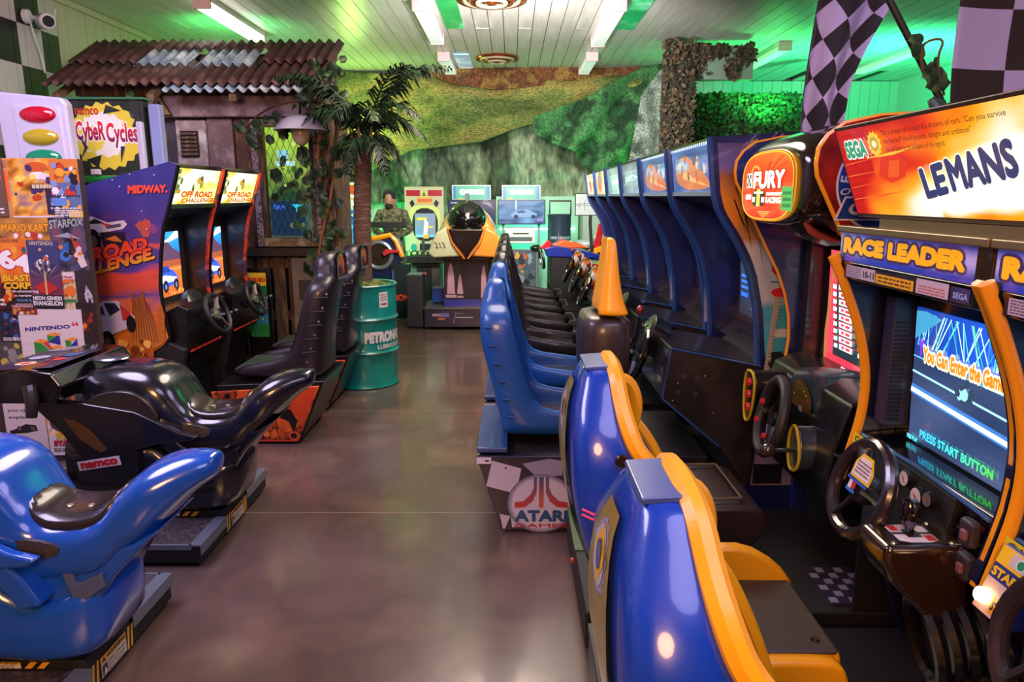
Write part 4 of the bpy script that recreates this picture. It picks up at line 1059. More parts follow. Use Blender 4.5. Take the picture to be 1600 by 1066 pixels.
def bike(dy, paint, label, grip, vis):
    cy = 2.17
    r = thing('motorcycle_simulator', label, 'arcade machine', (-1.8, cy, 0), 'motorcycle simulators')
    secs = [(-.955, .80, .74, .045, 2), (-.965, .808, .725, .07, 2.1), (-1.03, .812, .685, .10, 2.2), (-1.11, .80, .595, .15, 2.3), (-1.18, .768, .535, .16), (-1.235, .715, .51, .155), (-1.28, .645, .45, .16), (-1.34, .612, .42, .16), (-1.46, .606, .41, .16), (-1.51, .625, .41, .16), (-1.55, .69, .41, .17), (-1.585, .765, .42, .18), (-1.63, .82, .46, .195), (-1.72, .848, .465, .2), (-1.85, .855, .47, .195), (-1.97, .835, .5, .17), (-2.05, .79, .54, .12), (-2.09, .74, .58, .07)]
    b = bodyloft(secs, cy, 3.3, 24).build('body', paint, r, sub=1)
    # sunken knee panel on the tank flank
    for sg in (-1, 1):
        y = cy+sg*.203
        MB().prism(smooth2([(-1.98, .58), (-1.95, .72), (-1.78, .765), (-1.66, .72), (-1.6, .6), (-1.7, .56)], 2), y-.012, y+.012).build('knee_panel', grip if sg else paint, b, bevel=.006)
        MB().prism(smooth2([(-1.60, .575), (-1.48, .58), (-1.40, .555), (-1.42, .52), (-1.5, .515)], 1), cy+sg*.158-.006, cy+sg*.158+.006).build('side_grille', mat('speckled_grille', '#2c2a2a', rough=.5, col2=['#6a5a48', '#141212'], ns=260, lo=.45, hi=.55), b)
    sr = [(-1.235, .735, .60, .10), (-1.27, .685, .58, .125), (-1.31, .642, .57, .13), (-1.40, .63, .57, .13), (-1.47, .63, .57, .125), (-1.52, .655, .58, .11), (-1.55, .70, .60, .09)]
    sd = bodyloft(sr, cy, 3.2).build('seat_pad', mat('bike_seat_vinyl', '#241c1a', rough=.28, coat=.6), r, sub=1)
    for x in (-1.44, -1.37): MB().lathe([(.012, 0), (.010, .004)], (x, cy-.03, .633), (0, 0, 1), n=8).build('bolt', screwm, sd)
    # neck that joins the body to the lower fairing
    nk = MB().prism([(-1.72, .50), (-1.20, .545), (-1.10, .60), (-1.26, .44), (-1.31, .36), (-1.42, .29), (-1.66, .30), (-1.78, .40)], cy-.135, cy+.135).build('neck', paint, r, bevel=.02, seg=3)
    MB().prism([(-1.44, .53), (-1.40, .54), (-1.375, .42), (-1.29, .46), (-1.285, .41), (-1.385, .34)], cy-.15, cy+.15).build('bracket', mat('steel_blue_paint', '#4a5878', rough=.3, coat=.4) if vis else paint, nk, bevel=.006)
    lfs = [(-1.285, .375, .30, .06), (-1.295, .395, .26, .10), (-1.32, .41, .19, .14), (-1.37, .405, .15, .165), (-1.44, .375, .137, .175), (-1.52, .36, .135, .18), (-1.60, .42, .135, .18), (-1.68, .50, .135, .18), (-1.85, .54, .135, .19), (-2.10, .52, .135, .16)]
    bodyloft(lfs, cy, 4.2, 28).build('lower_fairing', paint, r, ang=45)
    MB().prism([(-1.52, .36), (-1.66, .56), (-1.60, .58), (-1.50, .47), (-1.45, .38)], cy-.21, cy+.21).build('foot_guard', paint, r, bevel=.015, seg=3)
    # front fairing plates
    ff = [(-2.22, .73), (-1.95, .70), (-1.72, .66), (-1.52, .56), (-1.44, .54), (-1.47, .515), (-1.62, .505), (-1.80, .45), (-1.97, .40), (-2.06, .55)]
    for sg in (-1, 1):
        y = cy+sg*.20
        fp = MB().prism(ff, y-.02, y+.02).build('front_fairing', paint, r, bevel=.012, seg=3)
        if sg < 0:
            MB().prism([(-2.04, .63), (-1.99, .62), (-1.93, .57), (-1.86, .48), (-1.89, .465), (-1.98, .53)], y-.024, y-.016).build('intake', mat('bronze_intake', '#6a4a2c', rough=.35, metal=.4), fp)
            if not vis:
                A = Art((-2.0, y-.021-.0, .375), (1, 0, .16), (-.16, 0, 1), W=.2, H=.045); A.rect(0, 0, 1, 1, '#d8cfd2').text('namco', .06, .12, .94, .82, '#c8202c', bold=.06); A.build('maker_label', PRINT, fp, smooth=False)
                MB().prism([(-2.04, .43), (-1.72, .47), (-1.74, .3), (-2.0, .3)], y-.018, y+.018).build('lower_plate', paint, fp)
    # handlebar console
    hc = MB().prism([(-2.40, .72), (-2.02, .72), (-1.98, .80), (-2.02, .86), (-2.15, .875), (-2.4, .84)], cy-.30, cy+.30).build('handlebar_console', blackg, r, bevel=.012, seg=3)
    A = Art((-2.34, cy-.26, .862), (1, 0, .05), (0, 1, 0), W=.3, H=.4); A.rect(0, 0, 1, 1, '#1d2238').ellp(.35, .3, .16, .09, '#d8c8a8').ellp(.35, .3, .08, .05, '#c2281c').rect(.5, .08, .8, .25, '#8a2430').ellp(.7, .45, .14, .07, '#d8202c').ellp(.3, .6, .16, .1, '#9fa6b0').rect(.6, .6, .9, .8, '#34507a'); A.build('control_print', PRINT, hc, smooth=False)
    MB().ell((-1.92, cy, .862), (.085, .075, .018)).build('tank_cap', chrome if not vis else paint, r)
    for sg in (-1, 1):
        MB().tube([(-2.12, cy+sg*.3, .80), (-2.1, cy+sg*.325, .74), (-2.11, cy+sg*.33, .67)], [.03, .028, .022], 10).build('hand_grip', grip, r)
    # platform
    y0, y1 = cy-.42, cy+.43
    pl = MB().box(-3.2, -1.385, y0, cy-.125, .02, .10).box(-3.2, -1.385, cy+.125, y1, .02, .12).build('platform', blackm, r, bevel=.004)
    MB().prism([(-3.2, .02), (-1.383, .02), (-1.383, .105), (-1.40, .135), (-3.2, .14)], cy-.13, cy+.13).build('swing_block', blackm, r, bevel=.003)
    MB().box(-3.18, -1.43, cy+.14, y1-.01, .12, .125).build('tread', treadm, pl); MB().box(-3.18, -1.43, y0+.01, cy-.14, .10, .105).build('tread', treadm, pl)
    MB().prism([(-1.43, .121), (-1.38, .121), (-1.38, .08), (-1.376, .08), (-1.376, .128), (-1.43, .128)], cy+.132, y1+.002).build('edge_trim', trimm, pl)
    MB().prism([(-1.43, .101), (-1.38, .101), (-1.38, .06), (-1.376, .06), (-1.376, .108), (-1.43, .108)], y0-.002, cy-.132).build('edge_trim', trimm, pl)
    MB().box(-3.18, -1.42, y1-.01, y1+.003, .10, .128).build('edge_trim', trimm, pl); MB().box(-3.18, -1.42, y0-.003, y0+.01, .085, .108).build('edge_trim', trimm, pl)
    MB().box(-1.62, -1.5, cy-.12, cy+.02, .135, .165).build('hinge_block', mat('rusty_steel', '#4a3020', rough=.5, metal=.6, col2=['#2c1c14', '#7a5030'], ns=20), r, bevel=.008)
    def warn(A):
        A.rect(0, 0, 1, 1, '#1a1512')
        for x0 in (-.02, .08, .84, .93): A.poly([(x0, 0), (x0+.05, 0), (x0+.10, 1), (x0+.05, 1)] if x0 < .5 else [(x0, 0), (x0+.05, 0), (x0+.10, 1), (x0+.05, 1)], '#e0a52a')
        A.rect(.2, .04, .82, .96, '#d8cbb8'); A.rect(.2, .66, .82, .96, '#e8a92c').text('WARNING', .34, .7, .8, .92, '#2a1c14', bold=.03).poly([(.23, .70), (.31, .70), (.27, .92)], '#2a1c14')
        for k, t_ in enumerate(('KEEP HANDS', 'AND FEET AWAY', 'FROM THIS AREA')): A.text(t_, .36, .46-.2*k, .78, .60-.2*k, '#5a4438', bold=.01)
        A.rect(.215, .08, .33, .6, '#2a1c18').poly([(.23, .12), (.27, .5), (.32, .2)], '#d8cbb8')
    A = Art((-1.3822, cy-.125, .022), (0, 1, 0), (0, 0, 1), W=.25, H=.082); warn(A); A.build('warning_label', PAPER, r, smooth=False)
    A = Art((-1.98, cy-.1306, .108), (1, 0, 0), (0, 0, 1), W=.46, H=.024); warn(A); A.build('warning_label', PAPER, r, smooth=False)
    for x, y in ((-1.46, y0+.06), (-1.46, y1-.06), (-2.6, y0+.06)): MB().lathe([(.02, 0), (.015, .03)], (x, y, 0), n=10).build('foot', chrome, r)
    if dy: 
        r.location.y += dy
    return r


bikeblue = mat('glossy_blue_paint', '#1550b4', rough=.22, coat=.9)
bikeblack = mat('glossy_black_paint', '#12131c', rough=.24, coat=.9)
bike(0, bikeblue, 'blue motorcycle ride simulator in the lower left foreground', mat('blue_knee', '#2466c4', rough=.3, coat=.6), 1)
bike(1.12, bikeblack, 'black motorcycle ride simulator between the posters and the blue one', mat('black_grip', '#2a2420', rough=.35, coat=.5), 0)

# ================================================================== oil drum with palm
drum = thing('oil_drum_planter', 'turquoise oil drum planter holding the palm tree', 'drum', (-1.3, 6.08, 0))
tq = mat('turquoise_paint', '#12877f', rough=.3, coat=.5, col2=['#0f7a74', '#1c958a'], ns=3, bump=.05, bs=8)
pr = [(.285, 0), (.297, .01), (.29, .025), (.287, .05), (.287, .29), (.292, .30), (.302, .312), (.292, .325), (.287, .335), (.287, .575), (.292, .585), (.302, .598), (.292, .61), (.287, .62), (.289, .70), (.287, .72), (.286, .86), (.29, .875), (.298, .88), (.29, .89), (.275, .885), (.27, .83)]
MB().lathe(pr, (-1.3, 6.08, 0), n=48, cap=False).build('drum', tq, drum)
MB().lathe([(.27, 0), (.27, .02)], (-1.3, 6.08, .02), n=24).build('drum_bottom', tq, drum)
def on_drum(x, y, e): a = x/.2895; return Vector((-1.3+(.2885+e)*math.sin(a), 6.08-(.2885+e)*math.cos(a), y))
A = Art((0, 0, 0), (1, 0, 0), (0, 0, 1), fn=on_drum, eps=.0008)
A.text('PETRONAS', .06, .40, .46, .50, '#d8d5d8', bold=.07)
A.text('LUBRICANTS', .17, .345, .47, .385, '#c8cfd0', bold=.05)
A.build('drum_lettering', PRINT, drum, smooth=False)
A = Art((0, 0, 0), (1, 0, 0), (0, 0, 1), fn=on_drum, eps=.0008)
A.grid2(.20, .70, .29, .83, 4, 4, c('#d6cfd2')); A.words(.212, .755, .28, .82, 3, '#8a7a7c').words(.215, .715, .275, .745, 1, '#8a2c34')
A.build('sticker', PRINT, drum, smooth=False)
moss = mat('moss', '#4a5a20', rough=.95, col2=['#2f3a14', '#6a7a2c', '#7a6a3a'], ns=16, lo=.35, hi=.65, bump=1., bs=60)
ms = MB().grid(lambda u, v: (-1.3+.268*v*math.cos(2*PI*u), 6.08+.268*v*math.sin(2*PI*u), .865+.05*(1-v*v)+.018*mn.noise(Vector((v*math.cos(2*PI*u)*9, v*math.sin(2*PI*u)*9, 2)))), 36, 12).build('moss', moss, drum, kind='stuff')
palm = thing('palm_tree', 'artificial palm tree growing out of the turquoise drum', 'plant', (-1.28, 6.08, .87))
bark = mat('palm_bark', '#6d4c3c', rough=.8, col2=['#4e3529', '#8a6450'], ns=5, stretch=(2, 2, 14), bump=.5, bs=60, lo=.3, hi=.7)
pts = [(-1.285, 6.08, .87), (-1.285, 6.08, 1.2), (-1.27, 6.08, 1.5), (-1.245, 6.08, 1.75), (-1.225, 6.08, 2.0)]
pp = smoothl(pts, 2)
pp = []
for i in range(41):
    t = i/40; z = .87+1.24*t; x = -1.287+.06*t*t
    pp.append((x, 6.08, z))
MB().tube(pp, [.078-.012*i/40+(.005 if i % 2 else 0)+(.012 if i > 34 else 0) for i in range(41)], 14).build('trunk', bark, palm)
lf = mat('palm_leaflet', '#1f3222', rough=.42, col2=['#16261b', '#34502f'], ns=4)
RP = random.Random(5)
TOPP = Vector((-1.22, 6.08, 2.10))
fronds = [(a+RP.uniform(-.2, .2), RP.uniform(.58, .78), RP.uniform(1.0, 1.3)) for a in (0, .55, -.6, PI, PI+.5, PI-.6, .1, PI+.1)] + [(k*2*PI/8+.3, RP.uniform(.5, .64), RP.uniform(.5, .8)) for k in range(8)] + [(k*2*PI/6+.1, .42, .05) for k in range(6)]
for a, L_, el in fronds:
    d = Vector((math.cos(a), math.sin(a)*.7, 0)); b = MB()
    P_ = []
    for i in range(15):
        t = i/14
        h = L_*(math.sin(el)*t*1.35-(.55 if el > .8 else .75)*t*t*t)
        P_.append(TOPP+d*(L_*(.62*t+.30*t*t) if el > .4 else L_*.8*t)+Vector((0, 0, h)))
    b.tube(P_, [.012*(1-.75*i/14) for i in range(15)], 5)
    side = Vector((0, 0, 1)).cross(d).normalized()
    for i in range(3, 27):
        t = i/26; k = t*14; j = min(int(k), 13); p = P_[j].lerp(P_[j+1], k-j)
        tg = (P_[min(j+1, 14)]-P_[j]).normalized()
        for sg in (-1, 1):
            ln = .175*math.sin(PI*min(1, .2+t*.78))+.035
            dr = (side*sg*.8+tg*.6+Vector((0, 0, RP.uniform(-.5, .25)))).normalized()
            q = p+dr*ln*.55+Vector((0, 0, .01)); e = p+dr*ln+Vector((0, 0, -ln*.3)); wv = tg*.013
            b.add([p-wv*.6, p+wv*.6, q+wv, q-wv, e], [(0, 1, 2, 3), (3, 2, 4)])
    b.build('frond', lf, palm, ang=180)
for k in range(7):
    a = k*.9; MB().tube([(-1.225+.05*math.cos(a), 6.08+.05*math.sin(a), 2.0), (-1.225+.11*math.cos(a), 6.08+.11*math.sin(a), 2.1), (-1.225+.12*math.cos(a), 6.08+.12*math.sin(a), 2.18)], [.022, .016, .005], 6).build('leaf_base', mat('dry_leaf_base', '#7a5a3c', rough=.8), palm)

# dark floor speaker
sk = thing('floor_speaker', 'tall dark grey speaker box standing right of the oil drum', 'speaker', (-1.19, 8.75, 0))
MB().box(-1.295, -1.10, 8.62, 8.9, .03, .67).build('cabinet', mat('speaker_grey', '#2b272d', rough=.6), sk, bevel=.004)
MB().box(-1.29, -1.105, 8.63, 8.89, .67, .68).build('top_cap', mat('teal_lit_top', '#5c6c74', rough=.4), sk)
MB().box(-1.28, -1.115, 8.64, 8.88, 0, .03).build('plinth', blackm, sk)

# ================================================================== row of seven street racing cabinets (right)
navy = mat('navy_laminate', '#15205a', rough=.35, coat=.35, col2=['#121b4e', '#1b2868'], ns=3)
blueseat = mat('blue_seat_shell', '#1552a0', rough=.38, coat=.35, bump=.08, bs=90)
blkseat = mat('black_seat_shell', '#221f24', rough=.3, coat=.45, bump=.08, bs=90)
cush = mat('black_cushion', '#1d1a1b', rough=.3, coat=.5, bump=.06, bs=80)
bluet = mat('blue_edge_trim', '#2a4a86', rough=.25, coat=.6)
RP_ = [(.877, 1.878), (.906, 1.631), (.93, 1.556), (1.009, 1.442), (1.06, 1.35), (1.093, 1.269), (1.134, 1.092), (1.158, .88), (1.16, .6), (1.13, .24), (1.13, .03), (1.85, .03), (1.85, 1.80), (1.3, 1.90)]
S0 = 3.2


def rush(i, art, mq, seatm, label, back=False):
    y0 = S0+.9*i; y1 = y0+.84
    r = thing('racing_cabinet', label, 'arcade machine', (1.3, y0+.42, 0), 'street racing cabinets in the right row')
    a = MB().prism(RP_, y0, y0+.03).build('side_panel', navy, r)
    MB().prism(RP_, y1-.03, y1).build('side_panel', navy, r)
    for y in (y0+.015, y1-.015):
        MB().tube(smoothl([(x-.004, y, z) for x, z in RP_[:9]], 1), .017, 6).build('edge_trim', bluet, r)
    MB().prism([(.885, 1.86), (1.3, 1.885), (1.85, 1.785), (1.85, 1.76), (1.3, 1.86), (.89, 1.84)], y0+.03, y1-.03).build('top_panel', blackp, r)
    MB().box(1.8, 1.84, y0+.03, y1-.03, .05, 1.76).build('rear_panel', blackm, r)
    MB().prism([(.91, 1.625), (1.28, 1.50), (1.28, 1.52), (.915, 1.645)], y0+.03, y1-.03).build('speaker_panel', mat('grey_brown_panel', '#3c3a42', rough=.4, coat=.3), r)
    # marquee: faces the aisle, leans slightly
    A = Art((.904, y1-.035, 1.64), (0, -1, 0), (-.027, 0, .235), W=.77, H=.225, eps=.0003)
    mq(A); A.build('marquee', DIM if i in (2, 3) else LIT, r, smooth=False)
    MB().box(.895, .92, y0+.03, y1-.03, 1.622, 1.642).build('marquee_trim', mat('pale_trim', '#8a93b0', rough=.3, metal=.5), r)
    MB().box(.872, .89, y0+.03, y1-.03, 1.862, 1.875).build('marquee_trim', blackp, r)
    # monitor with its surround
    MB().prism([(1.28, 1.51), (1.30, .94), (1.2, .86), (1.25, .80), (1.8, .80), (1.8, 1.51)], y0+.035, y1-.035).build('monitor_surround', mat('glossy_dark_bezel', '#1a1c30', rough=.15, coat=1), r)
    A = Art((1.283, y1-.12, .98), (0, -1, 0), (-.02, 0, .5), W=.60, H=.46, eps=.0003)
    A.grid2(0, 0, 1, 1, 6, 6, lambda x, y: mix(c('#1a2030'), c('#3a5068'), y*.8+.2*x))
    A.words(.04, .3, .22, .5, 3, '#3a7aff').rect(.04, .22, .22, .27, '#2a6aff').poly([(.3, .1), (.9, .6), (.95, .55), (.4, .08)], '#4a5a70').blobs(4, ['#c8404a', '#5a7090', '#7a8aa0'], .04, .09, .1, .55, .9, .95, seed=i)
    A.build('screen', SHINY if i < 1 else artmat('screen_dim%d' % i, emit=.35, rough=.15, coat=.6, base=.3), r, smooth=False)
    # dashboard nose
    nose = [(.744, .926), (1.16, .85), (1.28, .92), (1.28, .5), (1.15, .25), (.987, .45), (.85, .56), (.704, .688)]
    MB().prism(nose, y0+.04, y1-.20).build('dashboard', blackp, r, bevel=.01)
    MB().prism([(.744, .926), (1.158, .842), (1.14, .24), (.987, .45), (.85, .565), (.704, .688)], y0-.012, y0+.035).build('dashboard_cheek', mat('scuffed_black_sheet', '#1f1a1d', rough=.42, coat=.2, col2=['#1b1719', '#2b2424'], ns=4), r, bevel=.002)
    MB().tube([(.985, y0-.014, .452), (.704, y0-.014, .69), (.744, y0-.014, .928), (1.155, y0-.014, .846)], .006, 6).build('cheek_trim', bluet, r)
    MB().prism([(.93, .905), (.90, .70), (.72, .70), (.75, .925)], y1-.20, y1-.05).build('gear_console', blackg, r, bevel=.01)
    if i == 0:
        A = Art((0, y0-.013, 0), (1, 0, 0), (0, 0, 1))
        for x, z in ((.80, .80), (.865, .79), (.78, .72), (.86, .71)): A.ellp(x, z, .013, .013, '#3c3436', n=12)
        for x, z in ((.90, .80), (.775, .765), (.755, .68), (.95, .62)): A.ellp(x, z, .003, .003, '#c0b8b0', n=6)
        A.build('screw_marks', PRINT, r, smooth=False, kind='stuff')
    wheel(r, (.655, y0+.42, .80), .15, .019, (-.93, 0, .36), m=blackg)
    g = MB().lathe([(.10, -.05), (.11, .04), (.095, .05)], (.74, y0+.42, .90), (-.9, 0, .43), n=20).build('gauge_hood', blackp if i < 2 else mat('orange_flame_hood', '#c8641c', rough=.25, coat=.6, col2=['#2a1c1c', '#d8742a', '#c8c0b8'], ns=7), r)
    MB().tube([(.76, y1-.13, .90), (.72, y1-.13, .98)], .010).build('shift_lever', chrome, r)
    MB().ell((.72, y1-.13, .995), (.022, .022, .026)).build('shift_knob', mat('red_knob', '#8a2a24', rough=.2, coat=.6), r)
    MB().box(1.0, 1.14, y0+.08, y1-.08, .05, .30).build('pedal_box', blackm, r)
    for k, yy in enumerate((.3, .5)): MB().prism([(.95, .12), (.98, .12), (.93, .30), (.90, .29)], y0+yy, y0+yy+.07).build('pedal', chrome, r, bevel=.004)
    # instruction card tucked at the side
    if i > 0 and i < 4:
        MB().prism([(1.13, .90), (1.18, .90), (1.17, 1.11), (1.12, 1.11)], y0-.03, y0-.026).build('instruction_card', mat('card', '#a89fa8', rough=.5), r)
    # seat and base
    rows = [(1.215, -.095, -.05, .055), (1.19, -.12, -.03, .10), (1.12, -.14, -.02, .125), (1.085, -.148, -.02, .15), (1.06, -.152, .0, .24), (.95, -.158, .02, .25), (.85, -.135, .05, .25), (.73, -.105, .08, .25), (.62, -.08, .12, .25), (.57, -.07, .17, .25), (.545, -.062, .52, .25), (.50, -.055, .57, .25), (.41, -.04, .57, .24)]
    st = shell(0, y0+.40, rows, t=.045, bulge=.012).build('seat', seatm, r, sub=1)
    MB().box(.03, .50, y0+.21, y0+.59, .42, .49).build('cushion', cush, st, bevel=.03, seg=3)
    MB().tube([(.50, y0+.17, .545), (.56, y0+.2, .55), (.56, y0+.6, .55), (.50, y0+.63, .545)], .006, 6).build('edge_line', mat('painted_highlight', '#5a5a60', rough=.3, coat=.5), st)  # silvery highlight on the cushion edge, drawn as a pale strip
    for k in range(6):
        z = 1.0-.09*k; x = -.135+.022*k
        MB().tube([(x, y0+.146, z), (x+.035, y0+.143, z-.004)], .006, 6).build('vent_rib', mat('rib_navy' if seatm is blueseat else 'rib_black', '#0e3a78' if seatm is blueseat else '#0e0d10', rough=.45), st)
    MB().prism([(-.16, .385), (.95, .385), (.95, .03), (-.04, .03)], y0+.03, y1-.06).build('seat_base', blackm, r, bevel=.004)
    for yy in (y0, y1-.06):
        bpn = MB().prism([(-.172, .395), (.55, .395), (.50, .016), (-.05, .016)], yy, yy+.022).build('base_side_panel', mat('navy_edge_board', '#1a1a3a', rough=.4), r, bevel=.002)
        if yy == y0:
            A = Art((0, yy, 0), (1, 0, 0), (0, 0, 1), eps=.0003)
            A.poly([(-.168, .39), (.545, .39), (.495, .02), (-.046, .02)], '#232036')
            W_ = '#b9b2cc'
            A.poly([(-.10, .385), (.05, .35), (.03, .20), (-.12, .235)] if False else [(-.095, .375), (.045, .335), (.02, .205), (-.125, .245)], W_)
            A.poly([(.02, .205), (.15, .165), (.13, .03), (-.0, .03), (-.005, .08)], W_).poly([(-.06, .10), (-.008, .09), (-.035, .022), (-.045, .022)], W_)
            A.poly([(.16, .385), (.36, .385), (.34, .28), (.2, .26), (.14, .33)], '#2a2740').poly([(.05, .36), (.18, .385), (.26, .37), (.24, .30), (.12, .29)], '#8f89ac').poly([(.36, .37), (.5, .37), (.5, .22), (.38, .26)], W_)
            for q, hcol in ((.165, '#6a6482'), (.158, '#8a84a2'), (.150, '#a8a2bf'), (.142, '#c0bad4')): A.ellp(.142, .155, q, q*.92, hcol, n=30)
            A.rect(-.17, .36, -.10, .393, '#cfc8de').rect(-.13, .37, -.11, .38, '#3a3550')
            O2 = '#c85a3a'; T2 = '#2a5a86'
            A.rect(.1305, .134, .1535, .292, O2, '#2a4a78')
            for sg in (-1, 1):
                cx = .142
                P = lambda dx, z: (cx+sg*dx*1.03, z-.012)
                A.poly([P(.02, .305), P(.036, .305), P(.036, .25), P(.05, .215), P(.085, .18), P(.125, .175), P(.125, .145), P(.075, .15), P(.04, .18), P(.022, .225)], '#b8302c', '#2a5a8a')
            A.text('ATARI', .012, .061, .272, .122, '#1f4a7c', bold=.05).text('GAMES', .012, .031, .272, .051, '#a8242c', bold=.02)
            A.ellp(-.03, .34, .005, .005, '#2a2438', n=10)
            A.build('base_side_art', PRINT, bpn, smooth=False)
    MB().box(-.17, -.02, y0+.03, y1-.1, .40, .43).build('step_lip', mat('blue_grey_lip', '#23407a', rough=.35, coat=.4), r, bevel=.008)
    MB().prism([(.5, .03), (1.14, .03), (1.14, .12), (.5, .16)], y0+.05, y1-.08).build('foot_tray', blackm, r)
    for yy in (y0+.10, y1-.15):
        for xx in (.06, .16): caster(r, xx, yy, .016)
    if art: art(a, y0, r)
    return r


def art_near(panel, y0, r):
    # big tropical side print of the nearest cabinet
    A = Art((0, y0, 0), (1, 0, 0), (0, 0, 1), eps=.00025)
    out = smooth2([(x+.02 if x < 1.3 else x, z) for x, z in RP_], 0)
    def clipx(z):
        for (xa, za), (xb, zb) in zip(RP_, RP_[1:]):
            if zb <= z <= za: return xa+(xb-xa)*(za-z)/(za-zb+1e-9)+.022
        return 1.18
    # bands of the print follow the curved front edge
    zs = [.25+1.6*k/46 for k in range(47)]
    pts = []; fs = []
    for z in zs:
        x0 = clipx(z); pts += [(x0+(1.84-x0)*t, z) for t in (0, .08, .2, .4, .7, 1)]
    for k in range(46):
        for j in range(5): fs.append((k*6+j, k*6+j+1, (k+1)*6+j+1, (k+1)*6+j))
    def colr(x, z):
        n = mn.noise(Vector((x*7, z*5, 3)))
        if z > 1.72: return mix(c('#3a2a4a'), c('#7a6aa8'), .5+n)
        if z > 1.5: return mix(mix(c('#e8902a'), c('#5a2a3a'), min(1, max(0, (x-.98)*6+n*.5))), c('#3a2a4a'), max(0, (z-1.62)*6) if z > 1.62 else 0)
        if z > 1.42: return mix(c('#c8854a'), c('#8a7a6a'), .5+n)
        if z > 1.12: return mix(c('#c8c8dc'), c('#8aa8cc'), .4+n)
        if z > .9: return mix(c('#2f8fb8'), c('#4ab0cc'), .5+n)
        if z > .82: return mix(c('#8a8a90'), c('#3a3a44'), .5+n*1.5)
        return mix(c('#7d6a9c'), c('#9688b4'), .5+n)
    A.put(pts, fs, colr)
    Rr = random.Random(4)
    for k in range(46):
        x = Rr.uniform(.98, 1.32); z = 1.72-Rr.uniform(0, .2)-(x-.98)*.5; L = Rr.uniform(.1, .25)
        x = max(x, clipx(z-L*.8)-.015); A.poly([(x, z), (x+.007, z), (x+.05+.02*Rr.random(), z-L)], Rr.choice(['#2a2a22', '#4a5a34', '#7a6a5a', '#3c4a3a', '#8a8a7a'])); A.n -= 1
    A.n += 1
    for k in range(30):
        x = Rr.uniform(.95, 1.2); z = Rr.uniform(1.62, 1.85); A.poly([(x, z), (x+.05, z+.045), (x+.045, z+.05)], Rr.choice(['#8a7ab8', '#b89a5a', '#5a4a7a'])); A.n -= 1
    A.n += 1
    A.rect(1.2, .98, 1.5, 1.02, '#c8ccd4')
    A.poly([(1.155+.02, .78), (1.20, .78), (1.215, 1.0), (1.238, 1.2), (1.205, 1.2), (1.192, 1.0)], '#a8a49c')
    for k in range(26): A.line([(1.18+.002*k*.9, .79+k*.016), (1.205+.0018*k, .795+k*.016)], .003, '#6c6a68'); A.n -= 1
    A.n += 1
    A.ellp(1.225, 1.30, .045, .035, '#c82430').ellp(1.235, 1.19, .05, .022, '#c82430').ellp(1.25, 1.295, .03, .012, '#e8d8d8').ellp(1.24, 1.40, .02, .025, '#e0a02a').rect(1.19, 1.345, 1.26, 1.35, '#2a5a98').rect(1.18, 1.235, 1.26, 1.24, '#2a6aa8')
    A.blobs(10, ['#1e2420', '#3a4438'], .012, .03, 1.19, .80, 1.27, .92, seed=2)
    for (x0, x1, z0, z1) in ((1.16, 1.30, .26, .36), (1.44, 1.58, .26, .36), (1.30, 1.44, .36, .46)): A.rect(x0, z0, x1, z1, '#14121c')
    A.build('side_art', PRINT, panel, smooth=False)


def art_plain(panel, y0, r):
    A = Art((0, y0, 0), (1, 0, 0), (0, 0, 1), eps=.00025)
    A.poly([(.92, 1.86), (.93, 1.62), (1.04, 1.44), (1.12, 1.26), (1.17, 1.05), (1.18, .90), (1.6, .9), (1.6, 1.84)], '#1a2358').poly([(1.02, 1.5), (1.12, 1.28), (1.15, 1.2), (1.19, 1.2), (1.12, 1.4)], '#b8341f').poly([(1.155, 1.15), (1.175, .95), (1.2, .95), (1.19, 1.15)], '#2a5ab8').poly([(.92, 1.85), (1.2, 1.85), (1.1, 1.6), (.95, 1.62)], '#7a3a5a').blobs(5, ['#c8742a', '#3a4a9a'], .02, .05, 1.0, 1.6, 1.25, 1.82, seed=3)
    A.build('side_art', PRINT, panel, smooth=False)


def mq_car(A):
    A.grid2(0, 0, 1, 1, 8, 5, lambda x, y: mix(c('#1a2a6a'), c('#5a80b8'), .5+.7*mn.noise(Vector((x*3, y*3, 1)))))
    A.poly(smooth2([(.06, .25), (.14, .7), (.38, .86), (.6, .62), (.97, .22), (.9, .06), (.4, .04)], 2), '#b8683c').poly(smooth2([(.12, .5), (.2, .7), (.36, .76), (.5, .56), (.3, .42)], 2), '#8a93b0').poly([(.2, .7), (.3, .5), (.6, .3), (.95, .1), (.3, .3)], '#e89a5a').blobs(12, ['#c8242a', '#e0a070', '#8a4a34', '#c8a898', '#5a3a3a'], .015, .045, .15, .2, .9, .8, seed=5)
    for k in range(20): A.rect(k/20, .94, k/20+.025, 1, '#cfe0f0')
def mq_pale(A):
    A.grid2(0, 0, 1, 1, 6, 4, lambda x, y: mix(c('#5a7a80'), c('#b8ccd0'), .5+.8*mn.noise(Vector((x*3, y*3, 7))))); A.line([(.1, .3), (.6, .6), (.9, .5)], .01, '#e8f0f0')
def mq_white(A): A.rect(0, 0, 1, 1, '#bcd8dc').blobs(6, ['#e8f4f0', '#6ab0c0', '#c8e8d0'], .08, .2, seed=2)
def mq_orange(A):
    A.rect(0, 0, 1, 1, '#d8742a').rect(0, .6, 1, 1, '#e8c8a0').blobs(8, ['#f0a83a', '#c23a1c', '#f5e0b0', '#5a3a4a'], .08, .2, seed=4)
def mq_yellow(A): A.rect(0, 0, 1, 1, '#d8c07a').blobs(9, ['#e8a83a', '#f4e8b8', '#6a7a9a', '#c85a2a'], .08, .2, seed=6)


